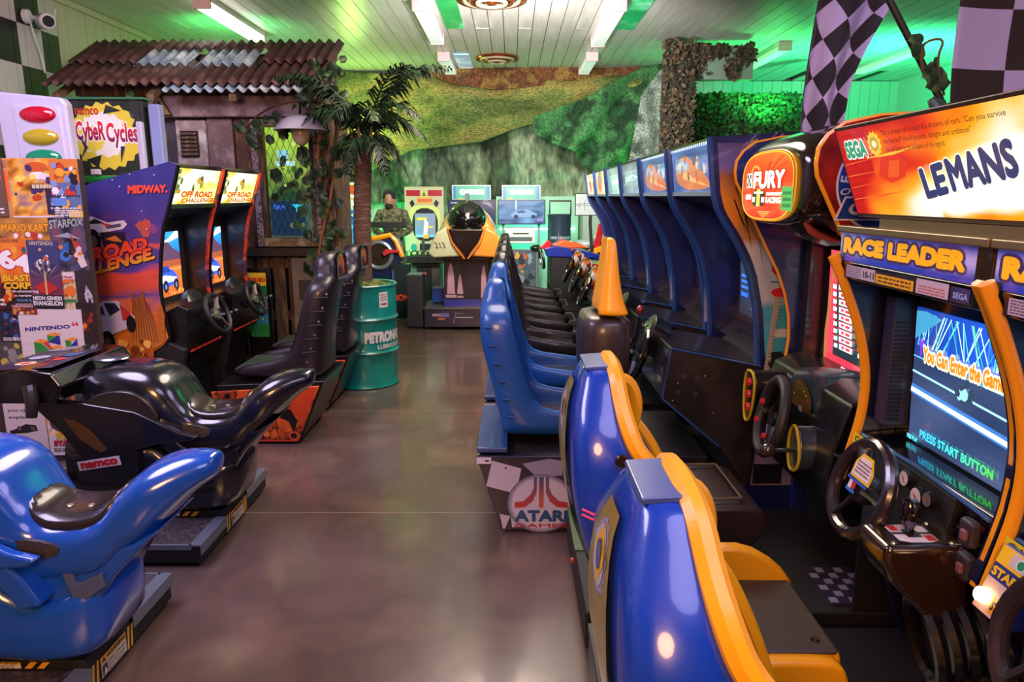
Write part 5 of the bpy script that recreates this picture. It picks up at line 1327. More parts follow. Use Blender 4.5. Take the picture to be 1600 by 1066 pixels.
rush(0, art_near, mq_car, blueseat, 'nearest street racing cabinet, tropical palm print on its side and blue seat')
rush(1, art_plain, mq_car, blueseat, 'second street racing cabinet from the front, with the second blue seat')
rush(2, art_plain, mq_pale, blkseat, 'third street racing cabinet in the row, grey-green unlit header and black seat')
rush(3, None, mq_white, blkseat, 'fourth street racing cabinet in the row, whitish header and black seat')
rush(4, None, mq_yellow, blkseat, 'fifth street racing cabinet in the row, yellow header and black seat')
rush(5, None, mq_orange, blkseat, 'farthest street racing cabinet in the row, orange header and black seat')

# ================================================================== fury cabinet
yel = mat('yellow_moulding', '#f09c14', rough=.3, coat=.5)
yelv = mat('yellow_vinyl', '#f7a80c', rough=.42, coat=.15, bump=.06, bs=60)
brownv = mat('brown_black_vinyl', '#2c2020', rough=.42, coat=.25, bump=.08, bs=90)
F = thing('formula_racing_cabinet', 'racing cabinet with round glowing red sign and yellow headrest seat', 'arcade machine', (1.3, 2.68, 0))
FP = smooth2([(1.06, 1.86), (.965, 1.79), (.958, 1.70), (.99, 1.64), (1.10, 1.43), (1.20, 1.25), (1.25, 1.05), (1.235, .86), (1.22, .75), (1.30, .66), (1.33, .0), (1.9, .0), (1.9, 1.8), (1.4, 1.88)], 1)
for y in (2.27, 3.09):
    sp = MB().prism(FP, y, y+.03).build('side_panel', mat('maroon_side_print', '#8a1a1a', rough=.3, coat=.5, col2=['#6a1416', '#b02820'], ns=3) if y < 3 else navy, F)
    n_ = len(FP); idx = [k for k in range(n_) if FP[k][0] < 1.33 and FP[k][1] > .72]
    pts = [(FP[k][0], y+.015, FP[k][1]) for k in idx]
    pts = sorted(pts, key=lambda p: -p[2]) if False else pts
    brk = [k for k in range(len(idx)-1) if idx[k+1] != idx[k]+1]
    if brk: pts = pts[brk[0]+1:]+pts[:brk[0]+1]
    MB().tube(pts, .009, 6).build('edge_moulding', yel, F)
    if y < 3:
        A = Art((0, y, 0), (1, 0, 0), (0, 0, 1), eps=.0003)
        A.ellp(1.17, 1.66, .15, .15, '#d8d0e8', n=40).ellp(1.17, 1.66, .143, .143, '#1f3f9c', n=40).ellp(1.17, 1.66, .10, .10, '#d8d0e8', n=40).ellp(1.17, 1.66, .093, .093, '#6a1418', n=40).poly([(1.09, 1.62), (1.2, 1.74), (1.25, 1.7), (1.12, 1.6)], '#8a7a8a')
        for k, ch in enumerate('OFFICIAL'):
            a = math.radians(192-k*18); cx, cz = 1.17+.121*math.cos(a), 1.66+.121*math.sin(a); u = Vector((math.sin(a), -math.cos(a))); v = Vector((math.cos(a), math.sin(a))); h, w2 = .017, .010 if ch != 'I' else .003
            A.text(ch, 0, 0, 1, 1, '#e0dcf0', bold=.02, q=[tuple(Vector((cx, cz))-u*w2-v*h), tuple(Vector((cx, cz))+u*w2-v*h), tuple(Vector((cx, cz))+u*w2+v*h), tuple(Vector((cx, cz))-u*w2+v*h)])
        A.poly([(1.02, 1.545), (1.34, 1.545), (1.34, 1.62), (1.05, 1.62)], '#e0d8ee').poly([(1.03, 1.55), (1.34, 1.55), (1.34, 1.614), (1.054, 1.614)], '#1f3f9c')
        A.text('CART', 1.06, 1.562, 1.24, 1.604, '#e0dcf0', bold=.04, shear=.25)
        A.build('side_art', PRINT, sp, smooth=False)
MB().box(1.86, 1.9, 2.3, 3.09, .03, 1.78).build('rear_panel', blackm, F)
MB().box(1.21, 1.88, 2.262, 2.27, .17, .78).build('kick_plate', blackm, F)
# pod-like head
podm = mat('smoked_brown_gloss', '#1e130d', rough=.14, coat=1)
rings = []
for x, k in ((.955, .80), (.96, .88), (.975, .97), (1.005, 1.02), (1.07, 1.05), (1.15, 1.04), (1.25, .96), (1.36, .80), (1.44, .6)):
    zc = 1.66+(x-.955)*.28; hy, hz = .325*min(k, 1.05), .155*k
    rings.append([(x, 2.68+a, zc+b) for a, b in se(28, hy, hz, 3.4)])
hd = MB().loft(rings).build('sign_pod', podm, F, sub=1)
MB().tube([(.948, 2.68+a, 1.658+b) for a, b in se(40, .272, .126, 3.2)], .003, 6, closed=True).build('sign_ring', mat('amber_ring', '#e08a20', rough=.2, emit=.5), hd)
A = Art((.942, 2.68+.27, 1.658-.125), (0, -1, 0), (0, 0, 1), W=.54, H=.25, eps=.00025)
pb_ = [(.5+a/.54, .5+b/.25) for a, b in se(40, .268, .123, 3.2)]
A.poly(pb_, '#f8a82a'); A.poly([(.5+(x-.5)*.965+.004, .5+(y-.5)*.965) for x, y in pb_], '#d8200f', '#f0421c')
for k in range(9):
    a = -1.2+k*.32; A.poly([(.5, .62), (.5+.38*math.cos(a)-.015, .55+.36*abs(math.sin(a+.8))), (.5+.38*math.cos(a)+.02, .55+.36*abs(math.sin(a+.8)))], '#f0602a' if k % 2 else '#b8180c')
A.ellp(.30, .66, .10, .16, '#f8983a').ellp(.30, .66, .07, .12, '#d8280f')
A.text('FURY', .27, .46, .86, .72, '#fff4e8', bold=.045, outline='#8a1408', ow=.045)
A.rect(.13, .48, .24, .7, '#f4ecd8')
for a_ in range(3):
    for b_ in range(3):
        if (a_+b_) % 2 == 0: A.rect(.14+a_*.03, .50+b_*.06, .17+a_*.03, .56+b_*.06, '#1c1410')
A.poly([(.28, .40), (.31, .44), (.49, .44), (.53, .40), (.52, .24), (.47, .20), (.33, .20), (.28, .24)], '#1c1410').rect(.37, .2, .44, .46, '#f0c05a').rect(.28, .26, .34, .34, '#e8dcc8').rect(.47, .26, .53, .34, '#e8dcc8').rect(.31, .39, .5, .42, '#f4ecd8')
A.text('CHAMPIONSHIP', .56, .36, .84, .41, '#fff0e0', bold=.04).text('RACING', .56, .25, .84, .34, '#fff0e0', bold=.05).rect(.15, .3, .26, .38, '#e8e0d8')
for k in range(4): A.rect(.42+.03*k, .12-.025*k, .66-.03*k, .13-.025*k, '#f8c060')
A.build('sign_face', LIT, hd, smooth=False)
nt2 = Art((.9375, 2.50, 1.57), (0, -1, 0), (0, 0, 1), W=.10, H=.085, eps=.00025)
nt2.poly([(0, .05), (1, 0), (1, .95), (0, 1)], '#58c85a').words(.12, .1, .88, .85, 3, '#2a7a3c')
nt2.build('green_note', artmat('note_print', emit=.35, rough=.6), hd, smooth=False)  # sign light coming through the paper is put in as its glow
MB().tube(smoothl([(1.0, 2.5, 1.55), (1.05, 2.55, 1.50), (1.18, 2.6, 1.47), (1.3, 2.62, 1.5)], 1), [.03, .05, .05, .03, .03, .03, .03, .03][:8] if False else .035, 8).build('pod_arm', podm, F)
MB().prism([(.98, 1.56), (1.34, 1.42), (1.36, 1.50), (1.10, 1.60)], 2.32, 3.08).build('speaker_panel', podm, F, bevel=.01)
MB().prism([(1.355, 1.5), (1.37, .88), (1.32, .84), (1.86, .86), (1.86, 1.5)], 2.30, 3.09).build('monitor_surround', mat('teal_black_bezel', '#15202a', rough=.2, coat=1), F)
MB().box(1.28, 1.42, 3.03, 3.088, .86, 1.46).build('bezel_column', mat('plum_bezel', '#241a26', rough=.3, coat=.5), F, bevel=.004)
A = Art((1.362, 2.99, .90), (0, -1, 0), (-.01, 0, .44), W=.62, H=.50, eps=.0003)
A.rect(0, 0, 1, 1, '#2a1420').rect(.0, .0, 1, .13, '#c83048').rect(0, .13, .12, 1, '#d84050').rect(.12, .14, 1, .88, '#152a30')
A.poly([(.12, .88), (.12, 1), (1, 1), (1, .88), (.6, .92)], '#e8503c').ellp(.3, .84, .16, .12, '#e8f0f0').text('ABSOLUTE', .14, .86, .48, .93, '#1a4a5a', bold=.03).text('BEST', .2, .77, .42, .84, '#1a4a5a', bold=.03)
for k in range(9):
    y = .2+.062*k
    A.rect(.14, y, .19, y+.035, '#bfe8f0').rect(.22, y, .40, y+.045, '#f0dce0').rect(.25, y+.012, .29, y+.034, '#d83a50').rect(.31, y+.012, .37, y+.034, '#d83a50').rect(.48, y, .52, y+.035, '#bfe8f0').rect(.62, y, .82, y+.035, ['#3a7a88', '#8fd0dc'][k % 2]).rect(.86, y, .9, y+.04, '#e0f4f8')
    A.rect(.12, y+.048, 1, y+.053, '#b82a38')
A.text('FREE PLAY', .34, .04, .66, .09, '#f4f0f0', bold=.02).blobs(5, ['#e8503c', '#c82a30'], .03, .07, .7, .0, 1, .3, seed=4)
A.build('screen', SHINY, F, smooth=False)
MB().tube([(1.358, 2.985, .92), (1.354, 2.99, 1.05), (1.350, 2.96, 1.28), (1.348, 2.93, 1.38)], .003, 6).build('screen_gasket', mat('lime_line', '#b8c848', rough=.3, emit=.2), F)
# dashboard: hoods, gauges, wheel, lever
tealg = mat('blue_grey_gloss', '#2c3a44', rough=.3, coat=.6)
MB().prism(smooth2([(1.13, .80), (1.18, .95), (1.45, .93), (1.45, .6), (1.16, .45), (1.10, .62)], 1), 2.33, 3.05).build('dashboard', blackp, F, bevel=.01)
hood = MB()
rg = []
for x, k in ((1.14, 1.), (1.2, 1.03), (1.32, .95), (1.42, .8)): rg.append([(x, 2.66+a*k, .83+b*k) for a, b in [(.135*math.cos(t*PI/12), .135*math.sin(t*PI/12)) for t in range(24)]])
hood.loft(rg).build('gauge_hood', tealg, F)
A = Art((1.136, 2.76, .74), (0, -1, 0), (-.02, 0, 1), W=.2, H=.18, eps=.0003); A.ellp(.5, .5, .5, .5, '#4a3a1c').ellp(.5, .5, .44, .44, '#5c4822'); 
for k in range(7): a = PI*(.15+.7*k/6); A.rect(.5+.34*math.cos(a)-.035, .45+.34*math.sin(a)-.015, .5+.34*math.cos(a)+.035, .45+.34*math.sin(a)+.02, ['#c83a2c', '#e0a02a', '#c8c03a', '#4aa050', '#4a9a8a', '#4aa050', '#c8b03a'][k])
A.rect(.44, .2, .62, .42, '#8a8a86').build('gauge_face', PRINT, F, smooth=False)
tri = [(2.52, .60), (2.46, .63), (2.45, .72), (2.50, .81), (2.56, .80), (2.58, .68)]
MB().prism(smooth2([(2.54, .60), (2.46, .62), (2.44, .70), (2.50, .80), (2.56, .74)], 2), 1.06, 1.3, 'x').build('shifter_hood', tealg, F, bevel=.006)
MB().tube([(1.055, y, z) for y, z in smooth2([(2.54, .60), (2.46, .62), (2.44, .70), (2.50, .80), (2.56, .74)], 2)], .006, 6, closed=True).build('yellow_outline', mat('yellow_line', '#b8a422', rough=.35), F)
MB().prism(smooth2([(2.96, .66), (2.88, .68), (2.84, .84), (2.88, .90), (2.98, .88)], 2), 1.02, 1.25, 'x').build('button_pod', blackp, F, bevel=.006)
MB().tube([(1.016, y, z) for y, z in smooth2([(2.96, .66), (2.88, .68), (2.84, .84), (2.88, .90), (2.98, .88)], 2)], .006, 6, closed=True).build('yellow_outline', mat('yellow_line', '#b8a422', rough=.35), F)
for z in (.845, .79, .735): MB().lathe([(.018, 0), (.015, .014)], (1.018, 2.91, z), (-1, 0, 0), n=14).build('red_button', mat('red_button', '#a81c24', rough=.25, emit=.15), F)
wf_ = wheel(F, (1.03, 2.68, .765), .148, .021, (-.97, .12, .22), m=mat('grained_rubber', '#242126', rough=.5, bump=.2, bs=200))
for dz, dy in ((.06, .0), (-.03, .05), (-.07, -.04)): MB().lathe([(.013, 0), (.011, .012)], (.995, 2.68+dy, .765+dz), (-.95, .1, .28), n=12).build('red_button', mat('red_button', '#a81c24'), wf_)
MB().tube([(1.08, 2.5, .69), (.965, 2.48, .695)], .009, 8).build('shift_lever', chrome, F)
MB().ell((.95, 2.48, .697), (.026, .026, .026)).build('shift_knob', mat('brown_knob', '#3a2a24', rough=.2, coat=.8), F)
MB().prism([(1.12, .74), (1.16, .74), (1.5, .6), (1.6, .03), (1.40, .03), (1.32, .5)], 2.30, 3.06).build('front_body', blackm, F, bevel=.006)
MB().lathe([(.018, 0), (.014, .01)], (1.145, 2.55, .52), (-1, 0, 0), n=12).build('lock', chrome, F)
# floor base and seat
MB().box(.262, 1.95, 2.26, 3.12, .02, .17).build('floor_base', blackm, F, bevel=.01)
MB().box(.262, .50, 2.70, 3.12, .17, .176).build('green_pad', mat('green_pad', '#3c5a34', rough=.5), F)
dpf = MB().box(1.15, 1.34, 2.30, 2.56, .17, .178).build('chequer_plate', mat('tread_plate_steel', '#3c364c', rough=.4, metal=.4), F)
for a_ in range(5):
    for b_ in range(6):
        if (a_+b_) % 2 == 0: MB().box(1.158+.037*a_, 1.186+.037*a_, 2.308+.042*b_, 2.338+.042*b_, .178, .181).build('stud', mat('stud_steel', '#a8a4c0', rough=.35, metal=.4), dpf, smooth=False)
MB().lathe([(.012, 0), (.012, .012)], (.262, 2.75, .1), (-1, 0, 0), n=12).build('red_lamp', mat('red_button', '#a81c24'), F)
frow = [(1.19, .29, .41, .16), (1.17, .275, .435, .18), (1.08, .268, .44, .185), (.98, .27, .435, .185), (.93, .29, .41, .16), (.8, .33, .44, .17), (.6, .40, .55, .2), (.46, .45, .70, .22), (.36, .48, .72, .2), (.2, .48, .7, .18)]
fs_ = shell(0, 2.68, frow, t=.06, bulge=.02).build('seat', brownv, F, sub=1)
hr = [(1.475, .335, .372, .06), (1.455, .33, .38, .08), (1.38, .322, .385, .10), (1.30, .31, .395, .115), (1.235, .30, .41, .13), (1.205, .297, .425, .14), (1.19, .30, .428, .14)]
shell(0, 2.64, hr, t=.035, bulge=-.03).build('headrest', yelv, fs_, sub=1)
MB().box(.425, .44, 2.56, 2.80, .96, 1.17).build('back_pad', mat('plum_pad', '#2e2230', rough=.45), fs_, bevel=.02)
cb_ = MB().prism(smooth2([(.60, .48), (.88, .50), (.96, .46), (.93, .36), (.85, .30), (.62, .34)], 1), 2.42, 2.86).build('cushion', brownv, fs_, bevel=.03, seg=3)
MB().tube([(.68, 2.46, .505), (.86, 2.47, .512), (.86, 2.81, .512), (.68, 2.82, .505)], .005, 6).build('edge_line', mat('worn_piping', '#6a5a4a', rough=.35), fs_)

# ================================================================== twin 24 hour race cabinets
lmshell = mat('glossy_royal_blue', '#0a3aa8', rough=.3, coat=.8)
gold = mat('gold_print', '#8a7428', rough=.35, coat=.5, col2=['#7a6620', '#a08a3c'], ns=12)


def lemans(k):
    dy = -.70*k
    y0, y1 = 1.47+dy, 2.16+dy; cy = (y0+y1)/2
    r = thing('endurance_racing_cabinet', ['yellow edged racing cabinet with lit blue screen under the big orange sign', 'nearest yellow edged racing cabinet, cut off by the right picture edge'][k], 'arcade machine', (1.4, cy, 0), 'twin endurance racing cabinets')
    LP = smooth2([(.985, 1.44), (1.02, 1.36), (1.08, 1.22), (1.115, 1.08), (1.115, .95), (1.09, .83), (1.06, .72), (1.18, .58), (1.36, .03), (2.0, .03), (2.0, 1.50), (1.05, 1.50)], 1)
    for y in (y0, y1-.035):
        MB().prism(LP, y+.004, y+.031).build('side_panel', mat('black_blue_laminate', '#101430', rough=.35, coat=.4), r)
        ed = smooth2([(.975, 1.445), (1.02, 1.36), (1.08, 1.22), (1.115, 1.08), (1.115, .95), (1.09, .83), (1.065, .73)], 2, closed=False)
        MB().tube([(x+(.024 if y == y0 else 0), y+.0175, z) for x, z in ed], .021 if y == y0 else .015, 10, flat=1.2).build('yellow_edge', yel, r)
    MB().box(1.95, 1.99, y0+.03, y1-.03, .05, 1.48).build('rear_panel', blackm, r)
    MB().box(1.38, 1.41, y0+.03, y1-.03, .17, .88).build('footwell_panel', blackm, r)
    # lower header
    A = Art((1.0, y1-.005, 1.432), (0, -1, 0), (0, 0, 1), W=.685, H=.088, eps=.00025)
    A.grid2(0, 0, .93, 1, 24, 8, lambda x, y: mix(c('#2a3aa8'), c('#a89ad8'), max(0, min(1, 1.25-abs(y-.55)*3.2+.5*mn.noise(Vector((x*3, y*2, k))))))); A.rect(.93, 0, 1, 1, '#150c0a')
    A.text('RACE LEADER', .03, .25, .88, .80, '#f0b01c', bold=.07, outline='#3a2a5a', ow=.10)
    A.build('race_leader_panel', artmat('leader_print%d' % k, emit=.35, rough=.2, coat=.6), r, smooth=False)
    MB().box(1.002, 1.2, y0, y1, 1.43, 1.53).build('header_box', mat('grey_header', '#6a6054', rough=.35, metal=.5), r)
    MB().box(.985, 1.02, y0, y1-.0, 1.515, 1.535).build('header_lip', mat('bronze_lip', '#8a7a5c', rough=.3, metal=.6), r, bevel=.004)
    MB().prism([(.995, 1.43), (1.2, 1.43), (1.3, 1.36), (1.02, 1.375)], y0+.035, y1-.035).build('instruction_shelf', blackg, r, bevel=.004)
    A = Art((1.0, y1-.045, 1.385), (0, -1, 0), (-.01, 0, 1), W=.60, H=.04, eps=.00025)
    A.rect(0, 0, 1, 1, '#241a2c').rect(.02, .05, .3, .95, '#c8b4cc').words(.03, .1, .17, .85, 5, '#6a5a74').text('10-11', .19, .2, .29, .7, '#3a3048', bold=.03).rect(.31, .05, .62, .7, '#f0b01c').words(.33, .12, .6, .62, 2, '#6a3a10').rect(.64, .05, .86, .95, '#c8b4cc').words(.66, .1, .84, .62, 3, '#c86a6a').rect(.88, .1, .99, .9, '#1c2a6a').text('SEGA', .89, .25, .98, .6, '#9ab0f0', bold=.03)
    A.build('instruction_strip', PRINT, r, smooth=False)
    # speaker and monitor
    MB().prism([(1.19, 1.37), (1.215, .88), (1.9, .88), (1.9, 1.37)], y0+.035, y1-.035).build('monitor_surround', mat('glossy_navy_black', '#0c0f1e', rough=.15, coat=1), r)
    spk = MB().box(1.135, 1.213, y1-.10, y1-.04, .93, 1.33).build('speaker_column', mat('slate_panel', '#2c2c44', rough=.4), r, bevel=.006)
    for j in range(24): MB().box(1.142, 1.18, y1-.103, y1-.099, .95+.013*j, .957+.013*j).build('louvre', mat('louvre_black', '#0c0b12', rough=.6), spk, smooth=False)
    if k == 0 or True:
        B0 = Vector((1.208, y1-.118, .905)); up = Vector((-.02, 0, .43)).normalized()
        A = Art(B0, (0, -1, 0), up, W=.50, H=.40, eps=.0003)
        A.grid2(0, 0, 1, 1, 10, 10, lambda x, y: mix(c('#15294a'), c('#3c4a6c'), .5+.7*mn.noise(Vector((x*2, y*3, 4)))) if y < .62 else mix(c('#0d1f50'), c('#1f50c0'), .3+x))
        Rr = random.Random(2)
        for j in range(52):
            x = Rr.uniform(.03, .98); A.line([(x, .97), (x+Rr.uniform(-.14, .1), .72)], .0035, Rr.choice(['#9fe8c8', '#58c8e8', '#3a8af0', '#c8f0e8', '#2f70e0', '#3ab86a'])); A.n -= 1
        A.n += 1
        A.poly([(0, .70), (0, .76), (.25, .95), (.1, .98), (0, .97)], '#3a8ab0').line([(.0, .635), (1, .59)], .004, '#5ab0c8').line([(0, .52), (1, .44)], .006, '#9fd8f0').line([(.0, .38), (1, .30)], .016, '#c8f0ff').line([(.0, .385), (1, .305)], .03, '#3a70b8').line([(.0, .38), (1, .30)], .014, '#d8f6ff')
        A.blobs(9, ['#e8f0f8', '#8ac8f0', '#3a7ae0', '#2a3a4a'], .02, .05, .42, .42, .66, .60, seed=7)
        A.text('Y', .06, .64, .11, .78, '#7a2ad0', bold=.06)
        A.text('You Can Enter the Game', .11, .62, .80, .73, '#f07a1c', bold=.05, outline='#fff4c0', ow=.1)
        A.text('PRESS START BUTTON', .135, .05, .78, .115, '#38c8ff', bold=.03)
        gcol = A.cs
        for q in range(len(A.cs)-1, -1, -1):     # the line of text fades from blue to green
            if tuple(A.cs[q][0]) != c('#38c8ff'): break
            A.cs[q] = [mix(c('#38b8ff'), c('#48f03c'), min(1, max(0, ((B0.y-A.v[i].y)-.07)/.34*1.1))) for i in A.f[q]]
        A.text('FREE PLAY', .01, .0, .12, .035, '#5ad8e8', bold=.03)
        A.build('screen', SHINY, r, smooth=False)
    # dashboard and gauges
    MB().prism([(1.10, .83), (1.12, .89), (1.27, .905), (1.34, .88), (1.5, .6), (1.37, .3), (1.22, .5), (1.12, .66)], y0+.035, y1-.035).build('dashboard', blackg, r, bevel=.006)
    MB().tube([(1.105, y1-.04, .885), (1.1, cy, .90), (1.105, y0+.04, .885)], .006, 6).build('dash_lip', mat('blue_lip', '#3a5a8a', rough=.2, coat=.8), r)
    fc = Vector((1.085, 0, 0))
    MB().prism([(1.085, .80), (1.10, .885), (1.2, .88), (1.2, .6), (1.09, .62)], y0+.16, y1-.12).build('gauge_panel', blackm, r, bevel=.004)
    for j, (dyy, z, rr_) in enumerate(((.266, .838, .022), (.343, .862, .024), (.405, .835, .028), (.455, .85, .022))):
        gg = MB().lathe([(rr_, 0), (rr_*.96, .008), (rr_*.9, .009)], (1.085, y1-dyy, z), (-1, 0, .08), n=20).build('gauge', blackp, r)
        A = Art((1.073, y1-dyy+rr_*.85, z-rr_*.85), (0, -1, 0), (.08, 0, 1), W=rr_*1.7, H=rr_*1.7, eps=.00025); A.ellp(.5, .5, .5, .5, '#d8c8d0' if j < 3 else '#6a6468').line([(.5, .5), (.25, .62)], .003, '#c8243a').line([(.5, .5), (.7, .2)], .002, '#4a4048').ellp(.5, .5, .07, .07, '#c8243a').build('dial', PRINT, gg, smooth=False)
    A = Art((1.084, y1-.03, .855), (0, -1, 0), (.1, 0, 1), W=.10, H=.035, eps=.00025); A.rect(0, 0, 1, 1, '#e0c81c').text('CAR', .1, .2, .9, .8, '#3a3a10', bold=.03); A.build('yellow_label', PRINT, r, smooth=False)
    wl_ = wheel(r, (.945, y1-.37, .845), .125, .018, (-.95, .0, .32), m=mat('worn_gloss_rubber', '#2a2022', rough=.22, coat=.7), a0=-PI/2, hubm=mat('wheel_hub_black', '#1c1617', rough=.35, coat=.3))
    A = Art((.935, y1-.33, .87), (0, -1, 0), (.32, 0, .95), W=.10, H=.07, eps=.0015)
    A.poly([(0, 0), (1, 0), (1, .5), (.75, 1), (.2, 1), (0, .6)], '#e0b81c').poly([(.08, .1), (.92, .1), (.92, .48), (.7, .88), (.25, .88), (.08, .55)], '#d8ccd0').words(.16, .2, .84, .75, 4, '#8a6a70').poly([(0, -.12), (1, -.12), (1, 0), (0, 0)], '#2a4ab0')
    A.build('instruction_label', PAPER, r, smooth=False)
    A = Art((.925, y1-.335, .83), (0, -1, 0), (.32, 0, .95), W=.045, H=.035, eps=.0015); A.rect(0, 0, .4, 1, '#d8d0e0').rect(.4, .3, .8, 1, '#c8242c').rect(0, 0, 1, .25, '#2a6ac8'); A.build('wheel_badge', PAPER, r, smooth=False)
    # shifter box
    yb0, yb1 = y0+.085, y0+.205
    sb = MB().prism([(.895, .80), (1.10, .80), (1.12, .60), (1.04, .58), (.92, .70), (.893, .76)], yb0-.01, yb1+.01).build('shifter_box', mat('smoked_bronze_gloss', '#2a1a10', rough=.16, coat=1), r, bevel=.018, seg=3)
    A = Art((.93, yb1-.008, .80), (0, -1, 0), (1, 0, 0), W=.105, H=.12, eps=.0005)
    A.rect(0, 0, 1, 1, '#1c1412').poly([(.15, .1), (.85, .1), (.95, .3), (.95, .7), (.85, .9), (.15, .9), (.05, .7), (.05, .3)], '#e0d4d8').poly([(.3, .35), (.7, .35), (.7, .65), (.3, .65)], '#1c1412').rect(.45, .1, .55, .9, '#1c1412').rect(.62, .68, .88, .86, '#c8281c').rect(.12, .14, .38, .3, '#c8281c')
    A.build('shift_gate', PRINT, sb, smooth=False)
    for sx, sy_ in ((.92, yb1-.005), (1.06, yb1-.005), (.92, yb0+.01), (1.06, yb0+.01)): MB().lathe([(.006, 0), (.004, .004)], (sx, sy_, .80), n=8).build('screw', screwm, sb)
    MB().lathe([(.010, 0), (.012, .018), (.02, .035), (.025, .055), (.024, .078), (.016, .09), (.004, .093)], (.985, yb0+.06, .80), (-.08, 0, 1), n=18).build('gear_knob', mat('black_glass_knob', '#140e10', rough=.06, coat=1), r)
    for zz in (.845, .76):
        cp = MB().box(1.06, 1.09, y0+.035, y0+.085, zz-.035, zz+.035).build('coin_recess', mat('brown_grey_plastic', '#2a2328', rough=.5), r, bevel=.012)
        MB().box(1.052, 1.062, y0+.042, y0+.062, zz-.012, zz+.012).build('coin_button', mat('coin_button_red', '#7a4a50', rough=.3), cp, bevel=.003)
    # START panel on the near side of each cabinet
    sp3 = None if k == 0 else MB().prism([(1.02, .735), (1.075, .88), (1.13, .88), (1.13, .735)], y1-.155, y1-.045).build('start_panel', mat('start_panel_blue', '#1a2c78', rough=.3, coat=.4), r, bevel=.004)
    A = Art((1.019, y1-.05, .737), (0, -1, 0), (.055, 0, .145), W=.1, H=.152, eps=.0003)
    A.rect(0, 0, 1, 1, '#1c2c80').rect(0, .0, 1, .5, '#d8b09a').rect(.42, .05, 1, .3, '#e8a020').text('START', .45, .1, .95, .24, '#2a1c10', bold=.04).text('START', .04, .54, .96, .68, '#f0c01c', bold=.05).rect(0, .73, 1, 1, '#f0c01c').rect(.35, .78, .95, .97, '#c8b8b8').rect(.94, .02, 1, .25, '#c8281c').ellp(.65, .875, .14, .09, '#d8d8d0').ellp(.65, .875, .10, .065, '#1f8a5a')
    if k: A.build('start_print', PRINT, sp3, smooth=False)
    if k: MB().lathe([(.018, 0), (.016, .014), (.008, .018)], (1.027, y1-.072, .77), (-1, 0, .38), n=16).build('start_button', mat('lit_start_button', '#ffdca0', rough=.3, emit=5.), sp3)
    # floor tray with chequer plate
    MB().box(.262, 2.0, y0+.002, y1-.002, .02, .18).build('floor_base', mat('charcoal_tray', '#17151a', rough=.45, coat=.15), r, bevel=.008)
    ms_ = MB().box(.257, .325, y0+.01, y1-.01, .175, .2).build('edge_strip', mat('grey_steel', '#4c4a4c', rough=.45, metal=.6), r, bevel=.003)
    for j in range(4): MB().lathe([(.007, 0), (.005, .004)], (.292, y0+.1+.16*j, .2), n=8).build('screw', screwm, ms_)
    for j in range(5): MB().torus((1.05+.035*j, y0+.13-.008*j, .52+.012*j), .105-.004*j, .017, (.9, -.15, .2), n=20, m=6).build('cable_sleeve_ring', mat('sleeve_rubber', '#141014', rough=.3, coat=.4), r)
    MB().prism([(1.12, .18), (1.5, .18), (1.5, .45), (1.25, .42)], y0+.04, y0+.2).build('pedal_cover', blackm, r)
    MB().prism([(1.05, .20), (1.17, .20), (1.20, .32), (1.10, .34)], y0-.0+.03, y0+.05).build('grey_flap', mat('slate_panel2', '#3c3a52', rough=.4), r)
    # seat
    rows = [(1.205, .19, .245, .085), (1.195, .18, .252, .11), (1.14, .158, .258, .16), (1.10, .148, .266, .21), (1.05, .143, .285, .235), (1.01, .142, .32, .245), (.96, .143, .365, .25), (.90, .148, .41, .255), (.82, .165, .45, .255), (.72, .20, .49, .255), (.62, .245, .52, .25), (.5, .29, .55, .24), (.38, .33, .57, .22), (.21, .36, .58, .2)]
    sc_ = y1-.40-.07*k
    se_ = shell(0, sc_, rows, t=.05, bulge=.004).build('seat', lmshell, r, sub=1)
    rim(0, sc_, rows[1:12], .021).build('padded_edge', yelv, se_)
    MB().prism([(.18, 1.208), (.243, 1.212), (.243, 1.202), (.18, 1.198)], sc_-.075, sc_+.075).build('head_plate', mat('grey_blue_plate', '#3a4a8a', rough=.3, coat=.5), se_, bevel=.003)
    lin = [(1.18, .20, .262, .07), (1.12, .17, .27, .15), (1.0, .165, .31, .18), (.85, .2, .34, .19), (.7, .25, .42, .2), (.55, .32, .5, .2), (.46, .4, .6, .2)]
    shell(0, sc_, lin, t=.07, bulge=-.01).build('backrest_lining', mat('dark_lining', '#1e2434', rough=.5), se_, sub=1)
    MB().prism(smooth2([(.54, .45), (.62, .49), (.74, .49), (.82, .485), (.85, .42), (.82, .36), (.54, .34)], 1), sc_-.215, sc_-.165).build('cushion_bolster', yelv, se_, bevel=.015, seg=3)
    MB().prism(smooth2([(.50, .50), (.60, .60), (.70, .60), (.80, .54), (.85, .47), (.83, .36), (.54, .34)], 1), sc_+.155, sc_+.205).build('cushion_bolster', yelv, se_, bevel=.015, seg=3)
    cu_ = MB().box(.52, .845, sc_-.175, sc_+.165, .33, .485).build('cushion', yelv, se_, bevel=.03, seg=3)
    MB().box(.56, .825, sc_-.18, sc_+.155, .482, .502).build('cushion_pad', mat('olive_grey_pad', '#3c3428', rough=.5, bump=.1, bs=150), se_, bevel=.01)
    for x, y in ((.64, sc_+.12), (.78, sc_-.14)): MB().lathe([(.012, 0), (.010, .005)], (x, y, .502), n=12).build('stud', mat('bronze_stud', '#4a3a28', rough=.3, metal=.8), se_)
    MB().tube(smoothl([(.27, sc_+.23, 1.07), (.30, sc_+.232, 1.10), (.345, sc_+.235, 1.09), (.37, sc_+.235, 1.02), (.355, sc_+.235, .95)], 2), .02, 8).build('side_bolster', yelv, se_)
    hx = lambda z: next(((a[1]+(b[1]-a[1])*(a[0]-z)/(a[0]-b[0])) for a, b in zip(rows, rows[1:]) if b[0] <= z <= a[0]), .3)
